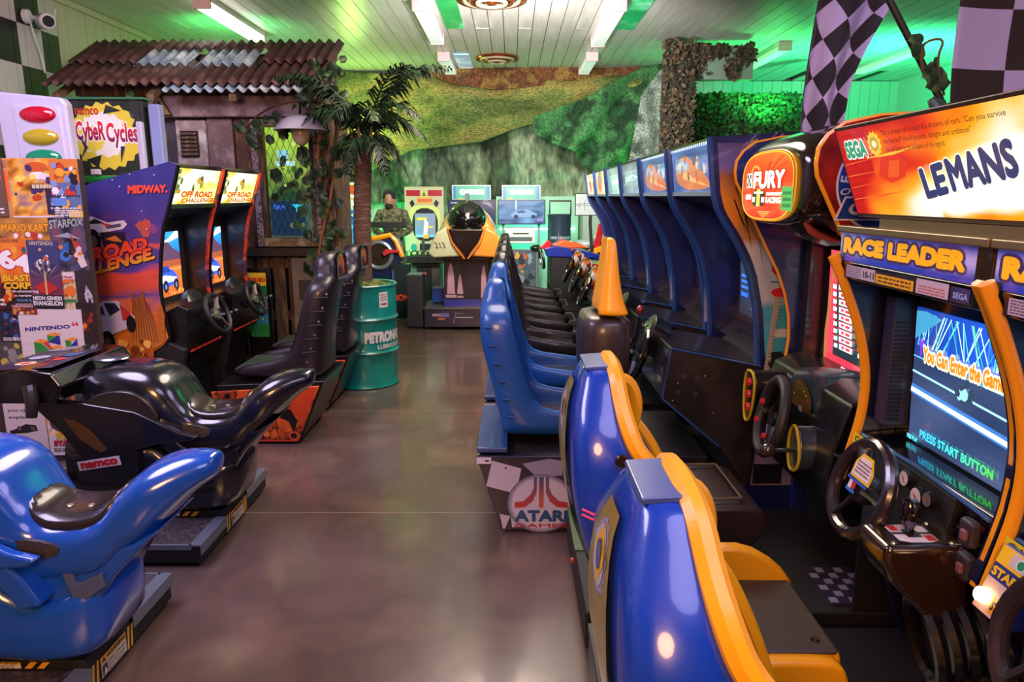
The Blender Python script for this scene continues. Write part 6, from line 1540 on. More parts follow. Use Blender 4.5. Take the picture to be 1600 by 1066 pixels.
    def backmap(x, y, e):      # x across the back (-1..1), y height
        hh = next(((a[3]+(b[3]-a[3])*(a[0]-y)/(a[0]-b[0])) for a, b in zip(rows, rows[1:]) if b[0] <= y <= a[0]), .25)
        return Vector((hx(y)-.008-.003*(1-abs(x))-e, sc_-x*hh*.8, y))
    A = Art((0, 0, 0), (1, 0, 0), (0, 0, 1), fn=backmap, eps=.0005)
    n_ = 26; pts = []; 
    for j in range(n_+1):
        z = 1.165-j*(1.165-.42)/n_; wdt = .45+.35*math.sin(PI*min(1, j/n_*1.3)) if j < n_*.77 else .55
        pts += [(-wdt*.8, z), (-wdt*.4, z), (0, z), (wdt*.4, z), (wdt*.8, z)]
    fs = []
    for j in range(n_):
        for i_ in range(4): fs.append((j*5+i_, (j+1)*5+i_, (j+1)*5+i_+1, j*5+i_+1))
    A.n += 3
    A.put(pts, [f[::-1] for f in fs] if False else fs, lambda x, y: mix(c('#7a6a2a'), c('#9a8a48'), .5+.5*mn.noise(Vector((x*4, y*5, 1)))))
    zc = 1.085
    gear = [(.36*(1 if q % 2 else .86)*math.cos(2*PI*q/28), zc+.062*(1 if q % 2 else .86)*math.sin(2*PI*q/28)) for q in range(28)]
    A.poly(gear, '#8f93b8'); A.ellp(0, zc, .27, .046, '#b8b4cc', n=24); A.poly([(0, zc+.05), (.25, zc), (0, zc-.05), (-.25, zc)], '#e0b01c'); A.ellp(0, zc, .12, .024, '#1c3a9a', n=20)
    A.build('seat_badge', PRINT, se_, smooth=False)
    # pink pin stripes on the shell flanks
    for sg in (-1, 1):
        for dz in (0, -.013):
            pts = []
            for j in range(13):
                z = .88-.10*j/12*1.2+dz; x = .16+.30*j/12
                z = .93-.55*(x-.14)**1.0*.9+dz
                pts.append((x, sc_+sg*(.262), z))
            MB().tube(pts, .0035, 5).build('pin_stripe', mat('pink_stripe', '#d84a7a', rough=.3, coat=.5), se_)
        MB().lathe([(.016, 0), (.013, .006)], (.25, sc_+sg*.246, 1.03), (0, sg, 0), n=14).build('bolt_cover', mat('bronze_stud', '#4a3a28'), se_)
    return r


lemans(0); lemans(1)
# the illuminated header shared by the twin cabinets
T = thing('race_sign', 'huge tilted orange and white backlit sign at the right edge', 'sign', (1.1, 1.43, 1.54))
sgm = mat('sign_frame_brown', '#4a3a30', rough=.35, metal=.5)
MB().prism([(1.02, 1.56), (.925, 1.812), (1.2, 1.84), (1.2, 1.56)], .72, 2.11).build('sign_box', sgm, T, bevel=.004)
MB().box(1.02, 1.12, .9, 1.98, 1.535, 1.56).build('support', mat('bronze_lip', '#8a7a5c'), T)
upv = Vector((-.095, 0, .252)).normalized()
A = Art(Vector((1.015, 2.098, 1.572)), (0, -1, 0), upv, W=1.366, H=.245, eps=.0003)
def bg(x, y):
    n = mn.noise(Vector((x*5, y*2.2, 7)))*.45+mn.noise(Vector((x*13, y*4, 3)))*.3
    q = (.20+.62*max(y-.1, 0)**1.5-x)*4.2+n*.9+.28
    q = max(q, (.10-y)*7-.1+n*1.5 if x > .3 else -1, (x-.62)*(y+.4)*2.2+n if y > .6 else -1)
    q = min(q, .45+(.42-x)*1.9+n*.8) if x > .12 else q
    cols = ('#fdfbf4', '#fdf3d8', '#fcd070', '#fba81a', '#f78a16', '#ee5f12', '#dc3410', '#c01c0e')
    t = min(max(q, 0), .999)*7; i = int(t); return mix(c(cols[i]), c(cols[i+1]), t-i)
A.grid2(0, 0, 1, 1, 90, 26, bg)
A.poly([(.13, .45), (.155, .66), (.20, .68), (.24, .56), (.22, .42), (.17, .36)], '#dc3a16').poly([(.16, .42), (.18, .60), (.215, .6), (.20, .42)], '#e85a1e')
for q in range(9): A.poly([(.0, .1+.07*q), (.12+.02*(q % 3), .16+.07*q), (.02, .115+.07*q)], '#f8a03a' if q % 2 else '#d8301a')
A.poly([(.24, .75), (.33, .79), (.29, .7)], '#e8641c').poly([(.1, .2), (.22, .28), (.13, .24)], '#e85a1c').poly([(.09, .65), (.3, .73), (.2, .66)], '#fbc03a')
A.text('SEGA', .03, .67, .115, .87, '#3a9a72', bold=.05, outline='#fff8e8', ow=.06)
A.poly([(.15+.026*(1 if q % 2 else .8)*math.cos(2*PI*q/24), .80+.145*(1 if q % 2 else .8)*math.sin(2*PI*q/24)) for q in range(24)], '#e8c83a').ellp(.15, .80, .015, .08, '#c89a2a').ellp(.15, .80, .009, .04, '#f4e8b8')
for q, tx in enumerate(('"It\'s a dream of a race! It\'s dreams of cars. "Can you survive', 'the festival!" Hard passion, delight and ambition"', 'You will listen to the whispers of the legend.')):
    A.text(tx, .185, .86-.09*q, (.52, .44, .37)[q], .93-.09*q, '#3c1c14', bold=.0)
A.text('LE', 0, 0, 1, 1, '#38406a', bold=.045, outline='#fdf6e4', ow=.03, q=[(.283, .19), (.350, .25), (.350, .56), (.276, .50)]).text('MANS', 0, 0, 1, 1, '#38406a', bold=.045, outline='#fdf6e4', ow=.03, q=[(.362, .26), (.526, .385), (.522, .71), (.356, .58)])
A.build('sign_face', artmat('big_sign_glow', emit=.85, rough=.2, coat=.4, base=.3), T, smooth=False)

# ================================================================== flags, pole
def flagmat(name, a, b, n, rot=0., y2=1.):
    m = bpy.data.materials.new(name); m.use_nodes = True; nt = m.node_tree; N = nt.nodes; L = nt.links; p = N['Principled BSDF']
    uv = N.new('ShaderNodeUVMap'); mp = N.new('ShaderNodeMapping'); mp.inputs['Scale'].default_value = (n, n*y2, 1); mp.inputs['Rotation'].default_value = (0, 0, rot)
    L.new(uv.outputs[0], mp.inputs[0]); ck = N.new('ShaderNodeTexChecker'); ck.inputs['Scale'].default_value = 1
    L.new(mp.outputs[0], ck.inputs[0]); ck.inputs[1].default_value = (*c(a), 1); ck.inputs[2].default_value = (*c(b), 1)
    L.new(ck.outputs[0], p.inputs['Base Color']); p.inputs['Roughness'].default_value = .85; p.inputs['Sheen Weight'].default_value = .2
    return m


def flag(name, label, m, P, nu=40, nv=40):
    b = MB().grid(P, nu, nv); o = b.build(name, m, ang=180)
    me = o.data; uvl = me.uv_layers.new(name='UVMap')
    for pl in me.polygons:
        for li in pl.loop_indices:
            vi = me.loops[li].vertex_index; uvl.data[li].uv = ((vi % (nu+1))/nu, (vi//(nu+1))/nv)
    s = o.modifiers.new('t', 'SOLIDIFY'); s.thickness = .003
    return props(o, label, 'flag')


def Pf(u, v):
    zl = 1.86+v*.90
    xl = 1.115+.13*max(v-.1, 0)**1.2; xr = 1.27+.62*max(v-.12, 0)**1.4+.05*v
    x = xl+(xr-xl)*u; z = 1.87+v*1.05-.03*math.sin(u*PI)+.02*u
    return (x, 2.82+.035*math.sin(u*9+2*v)+.03*math.sin(u*4), z)
flag('checkered_flag', 'hanging black and white diamond checkered flag above the round red sign', flagmat('diamond_check', '#23202a', '#b8b0dc', 3.3, PI/4, 3.2), Pf)
def Pg(u, v): return (1.49+.85*u+.035*(1-v), 2.55+.02*math.sin(u*9)+.015*math.sin(v*7), 1.86+v*.85-.02*u)
flag('chequered_banner', 'large squared black and white banner at the top right corner', flagmat('square_check', '#a8a0c4', '#241813', 4.4, 0, 1.0), Pg)
pole = thing('garlanded_pole', 'thin dark pole wound with leaves slanting beside the checkered flag', 'pole', (1.26, 2.32, 1.84))
MB().tube([(1.39, 2.32, 1.84), (1.345, 2.32, 1.92), (1.16, 2.32, 2.2), (1.02, 2.32, 2.42)], .011, 8).build('pole', mat('dark_pole', '#1c1a1a', rough=.5), pole)
for p in ((1.33, 1.96), (1.32, 1.99), (1.29, 2.0), (1.31, 2.02), (1.25, 2.06), (1.24, 2.09), (1.33, 1.9), (1.36, 1.88), (1.3, 1.97)):
    o = bpy.data.objects.new('leaf', lme); COL.objects.link(o); o.parent = pole; o.location = Vector((p[0], 2.30, p[1]))-Vector(pole.location)
    o.rotation_euler = (PI/2+RL.uniform(-.5, .5), RL.uniform(-1.5, 1.5), RL.uniform(-.6, .6)); s = RL.uniform(.5, .8); o.scale = (s, s, s)
MB().tube(smoothl([(1.35, 2.31, 1.93), (1.30, 2.29, 2.03), (1.33, 2.3, 2.1), (1.25, 2.3, 2.08), (1.27, 2.3, 2.0)], 2), .004, 5).build('wire', stem, pole)

# ================================================================== back of the room
tealw = mat('teal_grey_metal', '#7f918c', rough=.35, metal=.2, coat=.3)
# leafy netting and wrapped pillar
def leafnet(name, label, x0, x1, y, z0, z1, n, cols, seed, dy=.05, sc=1.):
    Rr = random.Random(seed); b = MB(); b.cs = []; b.col = c(cols[0])
    b.grid(lambda u, v: (x0+(x1-x0)*u, y+.05+.03*math.sin(u*14), z0+(z1-z0)*v), 20, 8)
    for k in range(n):
        x, z = Rr.uniform(x0, x1), Rr.uniform(z0, z1); yy = y-Rr.uniform(0, dy)
        a, t = Rr.uniform(0, 6.28), Rr.uniform(-.9, .9); s = Rr.uniform(.02, .042)*sc
        u = Vector((math.cos(a), .3*t, math.sin(a)))*s; v = Vector((-math.sin(a), t, math.cos(a)))*s*.7
        p = Vector((x, yy, z)); b.col = c(Rr.choice(cols))
        b.add([p-u, p-v, p+u, p+v], [(0, 1, 2, 3)])
    o = b.build(name, artmat(name+'_leaves', rough=.8, coat=0), smooth=False)
    return props(o, label, 'netting', kind='stuff')


leafnet('leaf_netting', 'dense green leaf netting on the wall behind the cabinets', 2.15, 3.9, 9.7, 0, 2.95, 7000, ['#1c3a1e', '#2c5a30', '#3a6a34', '#152a18', '#4a5a30', '#234a2a'], 3)
pt = thing('wrapped_pillar', 'pillar wrapped in ragged brown camouflage netting with a beam to its right', 'pillar', (1.93, 8.85, 0))
MB().box(1.81, 2.10, 8.75, 8.98, 0, 3.3).build('core', mat('pillar_core', '#3a3a34', rough=.9), pt)
MB().box(2.10, 2.85, 8.8, 8.95, 2.98, 3.36).build('beam', mat('beam_paint', '#7d9a86', rough=.7), pt)
Rr = random.Random(9); b = MB(); b.cs = []; b.col = c('#2a2a22')
for k in range(3600):
    if k < 2300: x, z, yy = Rr.uniform(1.76, 2.15), Rr.uniform(.9, 3.4), 8.74-Rr.uniform(0, .09)
    else:
        q = Rr.choice(((2.2, 3.25, .12), (2.45, 3.3, .09), (2.74, 3.27, .11), (2.6, 3.12, .08), (2.25, 3.3, .1), (2.6, 3.02, .05), (2.14, 3.1, .12))); x, z, yy = Rr.gauss(q[0], q[2]*.5), min(Rr.gauss(q[1], q[2]*.4), 3.37), 8.78-Rr.uniform(0, .05)
    a = Rr.uniform(0, 6.28); s = Rr.uniform(.015, .04); u = Vector((math.cos(a), .3, math.sin(a)))*s; v = Vector((-math.sin(a), Rr.uniform(-.6, .6), math.cos(a)))*s*.6
    p = Vector((x, yy, z)); b.col = c(Rr.choice(['#3a3024', '#5a4632', '#2c3a22', '#1e2018', '#6a5a44', '#463a2c'])); b.add([p-u, p-v, p+u, p+v], [(0, 1, 2, 3)])
b.build('net_scraps', artmat('net_scrap_cloth', rough=.85, coat=0), pt, smooth=False, kind='stuff')
props(MB().box(4.0, 4.2, 9.9, 9.95, 0, 3.3).build('white_post', mat('white_post_paint', '#c8d8d0', rough=.5), bevel=.004), 'white post right of the leaf netting', 'post')

# spacecraft style pod ride
pod = thing('spaceship_ride', 'orange and cream pod ride with black bubble canopy marked 213', 'arcade machine', (-.62, 8.75, 0))
pur = mat('dark_purple_base', '#2a2238', rough=.5, coat=.2)
MB().box(-1.08, -.18, 8.42, 9.1, .04, .27).build('base', pur, pod, bevel=.01)
MB().box(-1.09, -.17, 8.41, 9.11, .265, .28).build('base_top', mat('deck_metal', '#6a6f68', rough=.25, metal=.6), pod)
A = Art((-1.05, 8.418, .08), (1, 0, 0), (0, 0, 1), W=.86, H=.17, eps=.0003)
A.rect(.08, .55, .2, .75, '#a8808a').rect(.16, .3, .26, .45, '#c05a3c').rect(.2, .5, .32, .8, '#6a6aa8').line([(.42, .85), (.40, .3), (.38, .05)], .008, '#8a8090').rect(.42, .45, .66, .52, '#a8a0b0').rect(.42, .75, .54, .79, '#8a8090')
A.build('base_print', PRINT, pod, smooth=False)
MB().box(-.84, -.28, 8.5, 9.0, .28, .86).build('pedestal', mat('aubergine_panel', '#241a26', rough=.45), pod, bevel=.006)
A = Art((-.84, 8.498, .28), (1, 0, 0), (0, 0, 1), W=.56, H=.58, eps=.0003)
for cx, w_, h0, h1 in ((.16, .09, .28, .95), (.36, .065, .28, .72), (.88, .07, .2, .9)):
    A.poly([(cx-w_, h0), (cx+w_, h0), (cx+w_*.9, h0+.1), (cx+w_*.75, h1-.25), (cx+w_*.4, h1-.08), (cx, h1), (cx-w_*.4, h1-.08), (cx-w_*.75, h1-.25), (cx-w_*.9, h0+.1)], '#b88a9a')
A.rect(.04, .2, .28, .26, '#b88a9a').rect(.3, .2, .43, .24, '#b88a9a').rect(0, .0, 1, .16, '#1c2a8a')
A.build('rocket_print', PRINT, pod, smooth=False)
MB().prism([(-.93, .86), (-.2, .86), (-.14, 1.02), (-.98, 1.02)], 8.5, 9.0).build('collar', mat('mauve_collar', '#6a5460', rough=.4, coat=.3), pod, bevel=.01)
rings = []
for y, w_, zb, zt in ((8.22, .07, .93, 1.02), (8.27, .20, .92, 1.22), (8.34, .33, .92, 1.40), (8.45, .41, .92, 1.50), (8.65, .44, .92, 1.55), (8.9, .42, .95, 1.54), (9.1, .32, 1.0, 1.42), (9.2, .15, 1.1, 1.28)):
    r_ = []
    for k in range(24):
        a = 2*PI*k/24; ca, sa = math.cos(a), math.sin(a)
        zz = (zb+(zt-zb)*(.5+.5*math.copysign(abs(sa)**.8, sa)))
        ww = w_*(1-.55*max(0, (zz-zb)/(zt-zb))**1.6)
        r_.append((-.54+math.copysign(abs(ca)**.7, ca)*ww, y, zz))
    rings.append(r_)
hull = MB().loft(rings).build('hull', mat('two_tone_hull', '#c8b47a', rough=.2, coat=.8, col2=['#d08a2a', '#c8c8a0'], ns=1.4, stretch=(2.5, .3, .3), lo=.42, hi=.58), pod, sub=1)
cn = MB().ell((-.54, 8.46, 1.34), (.235, .27, .235), n=24, m=14).build('canopy', blackg, pod)
MB().prism([(-.75, 1.25), (-.33, 1.25), (-.38, 1.12), (-.54, .90), (-.70, 1.12)], 8.19, 8.32).build('visor', mat('smoked_visor', '#1c1410', rough=.1, coat=1), pod, bevel=.02, seg=3)
for sg in (-1, 1):
    MB().prism([(-.54+sg*.22, 1.28), (-.54+sg*.36, 1.2), (-.54+sg*.46, .96), (-.54+sg*.40, .90), (-.54+sg*.05, .92), (-.54+sg*.16, 1.08)], 8.25, 8.40).build('nose_panel', mat('cream_green_panel', '#b8b890', rough=.25, coat=.7) if sg < 0 else mat('orange_panel', '#d8852c', rough=.25, coat=.7), pod, bevel=.03, seg=3)
    MB().tube([(-.54+sg*.22, 8.235, 1.26), (-.54+sg*.16, 8.22, 1.08), (-.54+sg*.02, 8.20, .90)], .010, 6).build('orange_piping', mat('orange_piping', '#e0701c', rough=.3, coat=.5), pod)
A = Art((-.90, 8.246, 1.02), (1, 0, 0), (0, 0, 1), W=.12, H=.07, eps=.0008); A.text('213', 0, 0, 1, 1, '#2a2a24', bold=.0, shear=-.2); A.build('number', PRINT, pod, smooth=False)
MB().box(-.56, -.52, 8.5, 8.6, 1.56, 1.66).build('fin', mat('grey_plate', '#5a5654', rough=.5, metal=.4), pod, bevel=.008)
MB().box(-1.02, -.84, 8.75, 9.0, .3, .48).build('side_step', mat('blue_step', '#123a8a', rough=.4), pod, bevel=.01)
MB().box(-.3, -.1, 8.5, 8.9, .3, .95).build('side_rest', blackp, pod, bevel=.03)
pod.location.y += .12


# upright cabinet with big yellow bezel
uc = thing('upright_cabinet', 'cream upright cabinet with red corner panels and rounded blue screen', 'arcade machine', (-1.28, 10.75, 0))
MB().box(-1.57, -1.0, 10.5, 11.1, .76, 1.76).build('head', mat('cream_print_board', '#b8b08a', rough=.35, coat=.4), uc, bevel=.008)
A = Art((-1.57, 10.498, .78), (1, 0, 0), (0, 0, 1), W=.57, H=.96, eps=.0003)
A.rect(0, 0, 1, 1, '#b9b394').rect(.04, .88, .4, .97, '#a81c2c').rect(.6, .88, .96, .97, '#a81c2c').poly([(.4, .86), (.6, .86), (.5, .99)], '#d8b83a').poly([(.45, .88), (.55, .88), (.5, .95)], '#1c6a5a').rect(.3, .76, .72, .86, '#d89a5a').words(.34, .77, .7, .86, 1, '#c85a2c')
A.poly([(.12, .78), (.2, .83), (.26, .76), (.18, .71)], '#24241c').poly([(.88, .78), (.8, .83), (.74, .76), (.82, .71)], '#24241c').poly(smooth2([(.1, .3), (.9, .3), (.92, .68), (.7, .74), (.3, .74), (.08, .68)], 2), '#c8d07a').poly(smooth2([(.18, .2), (.84, .2), (.84, .70), (.18, .70)], 2), '#23252c')
A.rect(.25, .26, .78, .62, '#8a94b4').rect(.3, .52, .55, .56, '#f0d04a').rect(.55, .4, .72, .43, '#f0c04a').poly([(.46, .3), (.56, .3), (.6, .48), (.5, .54), (.48, .4)], '#e8f0f8').rect(.32, .3, .4, .42, '#5a9ae0').rect(.28, .26, .46, .3, '#8ad8f8').rect(.62, .26, .78, .3, '#7ac8f8').rect(.46, .24, .6, .3, '#e8b04a')
A.ellp(.2, .1, .08, .06, '#2a8a8a').ellp(.82, .12, .1, .07, '#3a9aa0').rect(.36, .06, .64, .16, '#1c2a3a').poly([(.84, .2), (.98, .2), (.9, .32)], '#e89a3a')
A.build('front_print', artmat('front_glow', emit=.45, rough=.3, coat=.5, base=.6), uc, smooth=False)
MB().box(-1.6, -.97, 10.35, 10.9, .66, .76).build('control_shelf', blackm, uc, bevel=.006)
for k in range(7): MB().torus((-1.52+.08*k, 10.42, .80), .04, .010, (R.uniform(-1, 1), 1, .4), n=14, m=5).build('cable_loop', mat('camouflage_cable', '#3c4a2c', rough=.6), uc)
MB().box(-1.32, -1.28, 10.38, 10.42, .76, 1.0).build('stick', chrome, uc)
MB().box(-1.5, -1.08, 10.5, 11.0, 0.02, .66).build('body', mat('grey_coin_box', '#57525a', rough=.5), uc, bevel=.006)
cdr = MB().box(-1.42, -1.2, 10.485, 10.5, .1, .6).build('coin_door', blackm, uc, bevel=.01)
for x in (-1.36, -1.30): MB().box(x-.02, x+.02, 10.478, 10.486, .48, .51).build('coin_slot', mat('red_slot', '#e02a48', rough=.3, emit=1.2), cdr)

# racing rigs with header screens
rg_ = artmat('header_glow', emit=1.1, rough=.3, coat=.3, base=.4)
for k, (x0, lb) in enumerate(((-.88, 'racing rig with glowing header and dark screen half hidden behind the pod ride'), (-.15, 'racing rig with glowing white header and blue car screen in the back centre'))):
    t = thing('racing_rig', lb, 'arcade machine', (x0+.3, 10.8, 0), 'racing rigs with header screens')
    for x in (x0+.02, x0+.55): MB().box(x-.02, x+.02, 10.62, 10.66, .1, 1.62).build('post', tealw, t)
    MB().box(x0, x0+.57, 10.56, 10.6, 1.565, 1.785).build('header', mat('white_frame', '#c8dcd4', rough=.4), t, bevel=.004)
    A = Art((x0+.015, 10.558, 1.58), (1, 0, 0), (0, 0, 1), W=.54, H=.19, eps=.0003); A.rect(0, 0, 1, 1, '#3a9a80').rect(0, 0, .08, 1, '#3a6aa0').rect(.92, 0, 1, 1, '#3a6aa0').ellp(.26, .55, .09, .24, '#f0fff8').rect(.36, .36, .84, .74, '#e8fff4').ellp(.2, .0, .06, .12, '#c8a04a').ellp(.26, .55, .05, .14, '#8ad0c0').words(.38, .42, .82, .7, 1, '#9ad8c8'); A.build('header_print', rg_, t, smooth=False)
    MB().box(x0-.06, x0+.64, 10.5, 10.56, 1.215, 1.575).build('monitor', blackp, t, bevel=.006)
    A = Art((x0-.045, 10.498, 1.23), (1, 0, 0), (0, 0, 1), W=.67, H=.33, eps=.0003)
    if k: A.grid2(0, 0, 1, 1, 12, 8, lambda x, y: mix(c('#2a4a7a'), c('#7aa8d8'), .45+.8*mn.noise(Vector((x*4, y*5, 6))))).poly([(.25, .35), (.4, .6), (.62, .6), (.85, .42), (.8, .3), (.35, .25)], '#8ab0dc').poly([(.4, .55), (.55, .58), (.6, .48), (.42, .45)], '#3a5a8a').ellp(.38, .3, .05, .08, '#2a3a5a').ellp(.76, .3, .05, .08, '#2a3a5a').rect(.84, .1, .97, .22, '#a08ac8').rect(.36, .62, .40, 1, '#b8dcf4')
    else: A.rect(0, 0, 1, 1, '#14305a').words(.04, .86, .3, .95, 1, '#c8d8f0')
    A.build('screen', artmat('rig_screen%d' % k, emit=.7, rough=.2, coat=.4, base=.3), t, smooth=False)
    MB().box(x0+.05, x0+.5, 10.55, 10.8, .93, 1.17).build('console', mat('white_console', '#dfece8', rough=.4), t, bevel=.02, seg=3)
    MB().box(x0+.16, x0+.4, 10.544, 10.55, 1.07, 1.09).build('slot', blackp, t); MB().box(x0+.11, x0+.45, 10.544, 10.55, .97, 1.03).build('slot', mat('grey_slot', '#4a5a5c', rough=.4), t)
    for x in (x0+.07, x0+.5): MB().ell((x, 10.4, .88), (.085, .07, .05)).build('grip', blackp, t)
    MB().box(x0+.03, x0+.53, 10.42, 10.5, .22, .86).build('front_panel', tealw, t, bevel=.004)
    A = Art((x0+.05, 10.418, .25), (1, 0, 0), (0, 0, 1), W=.46, H=.6, eps=.0003); A.rect(0, 0, 1, 1, '#4a5a6a'); A.blobs(34, ['#8aa0ac', '#2a3440', '#c8d0d0', '#3a7aa0', '#b8603c', '#5a6a6a', '#7a8a90', '#d8a04a', '#20242c'], .04, .2, seed=3+k, spike=.8); A.build('car_print', PRINT, t, smooth=False)
    MB().box(x0-.06, x0+.64, 10.1, 11.0, .02, .20).build('platform', mat('grey_green_platform', '#59655e', rough=.4, coat=.3), t, bevel=.01)
led = mat('teal_led', '#9affd8', rough=.4, emit=6.)
props(MB().box(-.2, 1.0, 11.3, 11.33, 1.10, 1.125).build('led_strip', led), 'glowing teal light strip on the back wall', 'light')
MB().box(-.25, 1.05, 11.33, 11.37, .0, 1.62).build('trim_2', mat('teal_panel', '#9ab8ac', rough=.4), kind='structure')
for z, lb in ((.9, 0),):
    lt = thing('light_tube', 'vertical white light tube beside the far left cabinet', 'light', (-2.0, 9.9, 0), 'vertical light tubes')
    MB().tube([(-2.33, 9.9, .35), (-2.33, 9.9, 1.02)], .03, 12).build('tube', mat('white_tube', '#d8f4ff', rough=.3, emit=1.6), lt)
    MB().box(-2.37, -2.29, 9.86, 9.94, 0, .35).build('foot', blackm, lt)
    l2 = dup(lt, dv=(.2, -.1, 0)); l2['label'] = 'vertical white light tube just left of the palm trunk'
    l3 = dup(lt, dv=(-.13, .1, 0)); l3['label'] = 'vertical white light tube nearest the hut post'

# far left cabinet
fc_ = thing('tall_cabinet', 'blue and white tall cabinet with red racer picture left of the palm', 'arcade machine', (-2.35, 10.7, 0))
MB().box(-2.56, -2.19, 10.5, 11.0, .02, 1.82).build('body', mat('pale_cabinet_frame', '#c8d0c4', rough=.4, coat=.3), fc_, bevel=.01)
A = Art((-2.54, 10.498, .9), (1, 0, 0), (0, 0, 1), W=.33, H=.9, eps=.0003)
A.rect(0, .62, 1, .98, '#d85a2c').poly([(0, .62), (1, .62), (1, .8), (.5, .84), (0, .78)], '#e0d8dc').ellp(.25, .66, .16, .05, '#2a2a34').rect(.05, .88, .45, .97, '#a81c1c').poly([(.3, .82), (.5, .95), (.55, .82)], '#2a7a3c').poly([(.6, .64), (.95, .70), (.95, .66), (.7, .62)], '#a82c2c').rect(.55, .74, .9, .78, '#e8b06a')
A.rect(0, .02, 1, .58, '#1c6ab8').poly([(0, .58), (.5, .5), (1, .56), (1, .48), (.5, .42), (0, .46)], '#0f4a98').rect(0, .38, .5, .42, '#5ab0e8').rect(0, .28, .6, .34, '#58a8e0').rect(0, .18, .45, .24, '#a8e0f8').poly([(.6, .3), (.8, .3), (.9, .0), (.7, .0)], '#1050a0').poly([(.9, .58), (1, .58), (1, .3), (.86, .2)], '#b82838').poly([(.5, .5), (.9, .6), (.7, .46)], '#a8c8e0')
A.build('front_print', artmat('tall_glow', emit=.4, rough=.3, coat=.4, base=.6), fc_, smooth=False)
MB().box(-2.6, -2.15, 10.3, 10.55, .84, .9).build('shelf', blackm, fc_, bevel=.004)

# gun game with yellow arch
gg = thing('shooting_cabinet', 'dark blue shooting game with yellow arch and red gun behind the palm trunk', 'arcade machine', (-1.75, 9.6, 0))
MB().prism([(-2.06, .95), (-1.98, 1.07), (-1.55, 1.12), (-1.45, .80), (-1.56, .70), (-1.60, .5), (-2.0, .5), (-2.06, .8)], 9.35, 9.68).build('body', mat('deep_blue_body', '#14234a', rough=.35, coat=.4), gg, bevel=.01)
MB().tube([(-2.07, 9.34, .86), (-1.99, 9.34, 1.06), (-1.78, 9.34, 1.08), (-1.60, 9.34, 1.12), (-1.53, 9.34, 1.05), (-1.45, 9.34, .84)], .035, 8).build('yellow_arch', yel, gg)
MB().torus((-1.76, 9.34, .86), .17, .03, (0, 1, 0), n=28).build('emblem_ring', mat('grey_ring', '#8a8f9a', rough=.3, metal=.5), gg)
MB().lathe([(.15, 0), (.15, .02)], (-1.76, 9.345, .86), (0, 1, 0)).build('emblem_disc', mat('emblem_dark', '#2a1c14', rough=.4), gg)
MB().prism([(-1.70, .90), (-1.66, .94), (-1.48, .93), (-1.48, .90), (-1.6, .89), (-1.68, .85)], 9.27, 9.31).build('red_gun', mat('red_gun_plastic', '#c8303a', rough=.3, coat=.5), gg, bevel=.006)
MB().box(-1.98, -1.62, 9.4, 9.68, .02, .5).build('lower_body', mat('purple_lower', '#3a3a68', rough=.4), gg, bevel=.006)
for z in (.2, .35): MB().box(-1.96, -1.64, 9.395, 9.4, z, z+.008).build('seam_line', blackp, gg)
sp_b = MB().box(-1.60, -1.36, 9.3, 9.5, .02, .74).build('side_box', mat('dark_teal_box', '#16282c', rough=.4, coat=.3), gg, bevel=.006)
A = Art((-1.60, 9.298, .05), (1, 0, 0), (0, 0, 1), W=.24, H=.68, eps=.0003); A.rect(.05, .15, .18, .9, '#3a5a88').blobs(4, ['#c8d0e0', '#8a9ac0'], .03, .06, .04, .2, .2, .85, seed=1).text('ION', .25, .30, .98, .43, '#e0501c', bold=.04); A.build('side_print', PRINT, sp_b, smooth=False)

# mannequin in camouflage
mq_ = thing('soldier_mannequin', 'bearded figure in camouflage jacket and dark beanie behind the shooting game', 'person', (-1.7, 10.15, 0))
cam_ = mat('camouflage_jacket', '#4a5238', rough=.85, col2=['#2c3424', '#7a7458', '#5c5a3c', '#3a3c2a'], ns=11, lo=.35, hi=.65)
SK = [((0, 0, .92), .15), ((0, 0, 1.08), .15), ((0, 0, 1.25), .17), ((0, 0, 1.38), .15), ((0, .0, 1.46), .06), ((0, -.01, 1.54), .06),
      ((-.17, 0, 1.38), .075), ((-.25, -.08, 1.15), .058), ((-.10, -.30, 1.10), .045), ((.17, 0, 1.38), .075), ((.27, -.08, 1.15), .058), ((.08, -.32, 1.08), .045),
      ((-.10, 0, .86), .10), ((-.11, -.02, .48), .075), ((-.11, 0, .08), .055), ((.10, 0, .86), .10), ((.11, -.02, .48), .075), ((.11, 0, .08), .055), ((-.11, -.14, .04), .045), ((.11, -.14, .04), .045)]
ED = [(0, 1), (1, 2), (2, 3), (3, 4), (4, 5), (3, 6), (6, 7), (7, 8), (3, 9), (9, 10), (10, 11), (0, 12), (12, 13), (13, 14), (0, 15), (15, 16), (16, 17), (14, 18), (17, 19)]
me = bpy.data.meshes.new('body'); me.from_pydata([p for p, r in SK], ED, []); me.materials.append(cam_)
bo = bpy.data.objects.new('body', me); COL.objects.link(bo); bo.parent = mq_
sk_ = bo.modifiers.new('skin', 'SKIN'); me.skin_vertices or None
lay = me.skin_vertices[0] if len(me.skin_vertices) else None
if lay:
    for i, (p, r) in enumerate(SK): lay.data[i].radius = (r, r)
    lay.data[0].use_root = True
sb_ = bo.modifiers.new('sub', 'SUBSURF'); sb_.levels = 1; sb_.render_levels = 1
skin = mat('mannequin_skin', '#a0745c', rough=.5)
hx0, hy0 = -1.73, 10.13
hd = MB()
prof = [(.03, 1.43), (.055, 1.455), (.068, 1.49), (.076, 1.53), (.08, 1.57), (.078, 1.61), (.065, 1.65), (.03, 1.67)]
hd.loft([[(hx0+r*math.cos(2*PI*k/18), hy0+r*1.15*math.sin(2*PI*k/18)-(.012 if math.sin(2*PI*k/18) < -.8 else 0), z) for k in range(18)] for r, z in prof])
hdo = hd.build('head', skin, mq_)
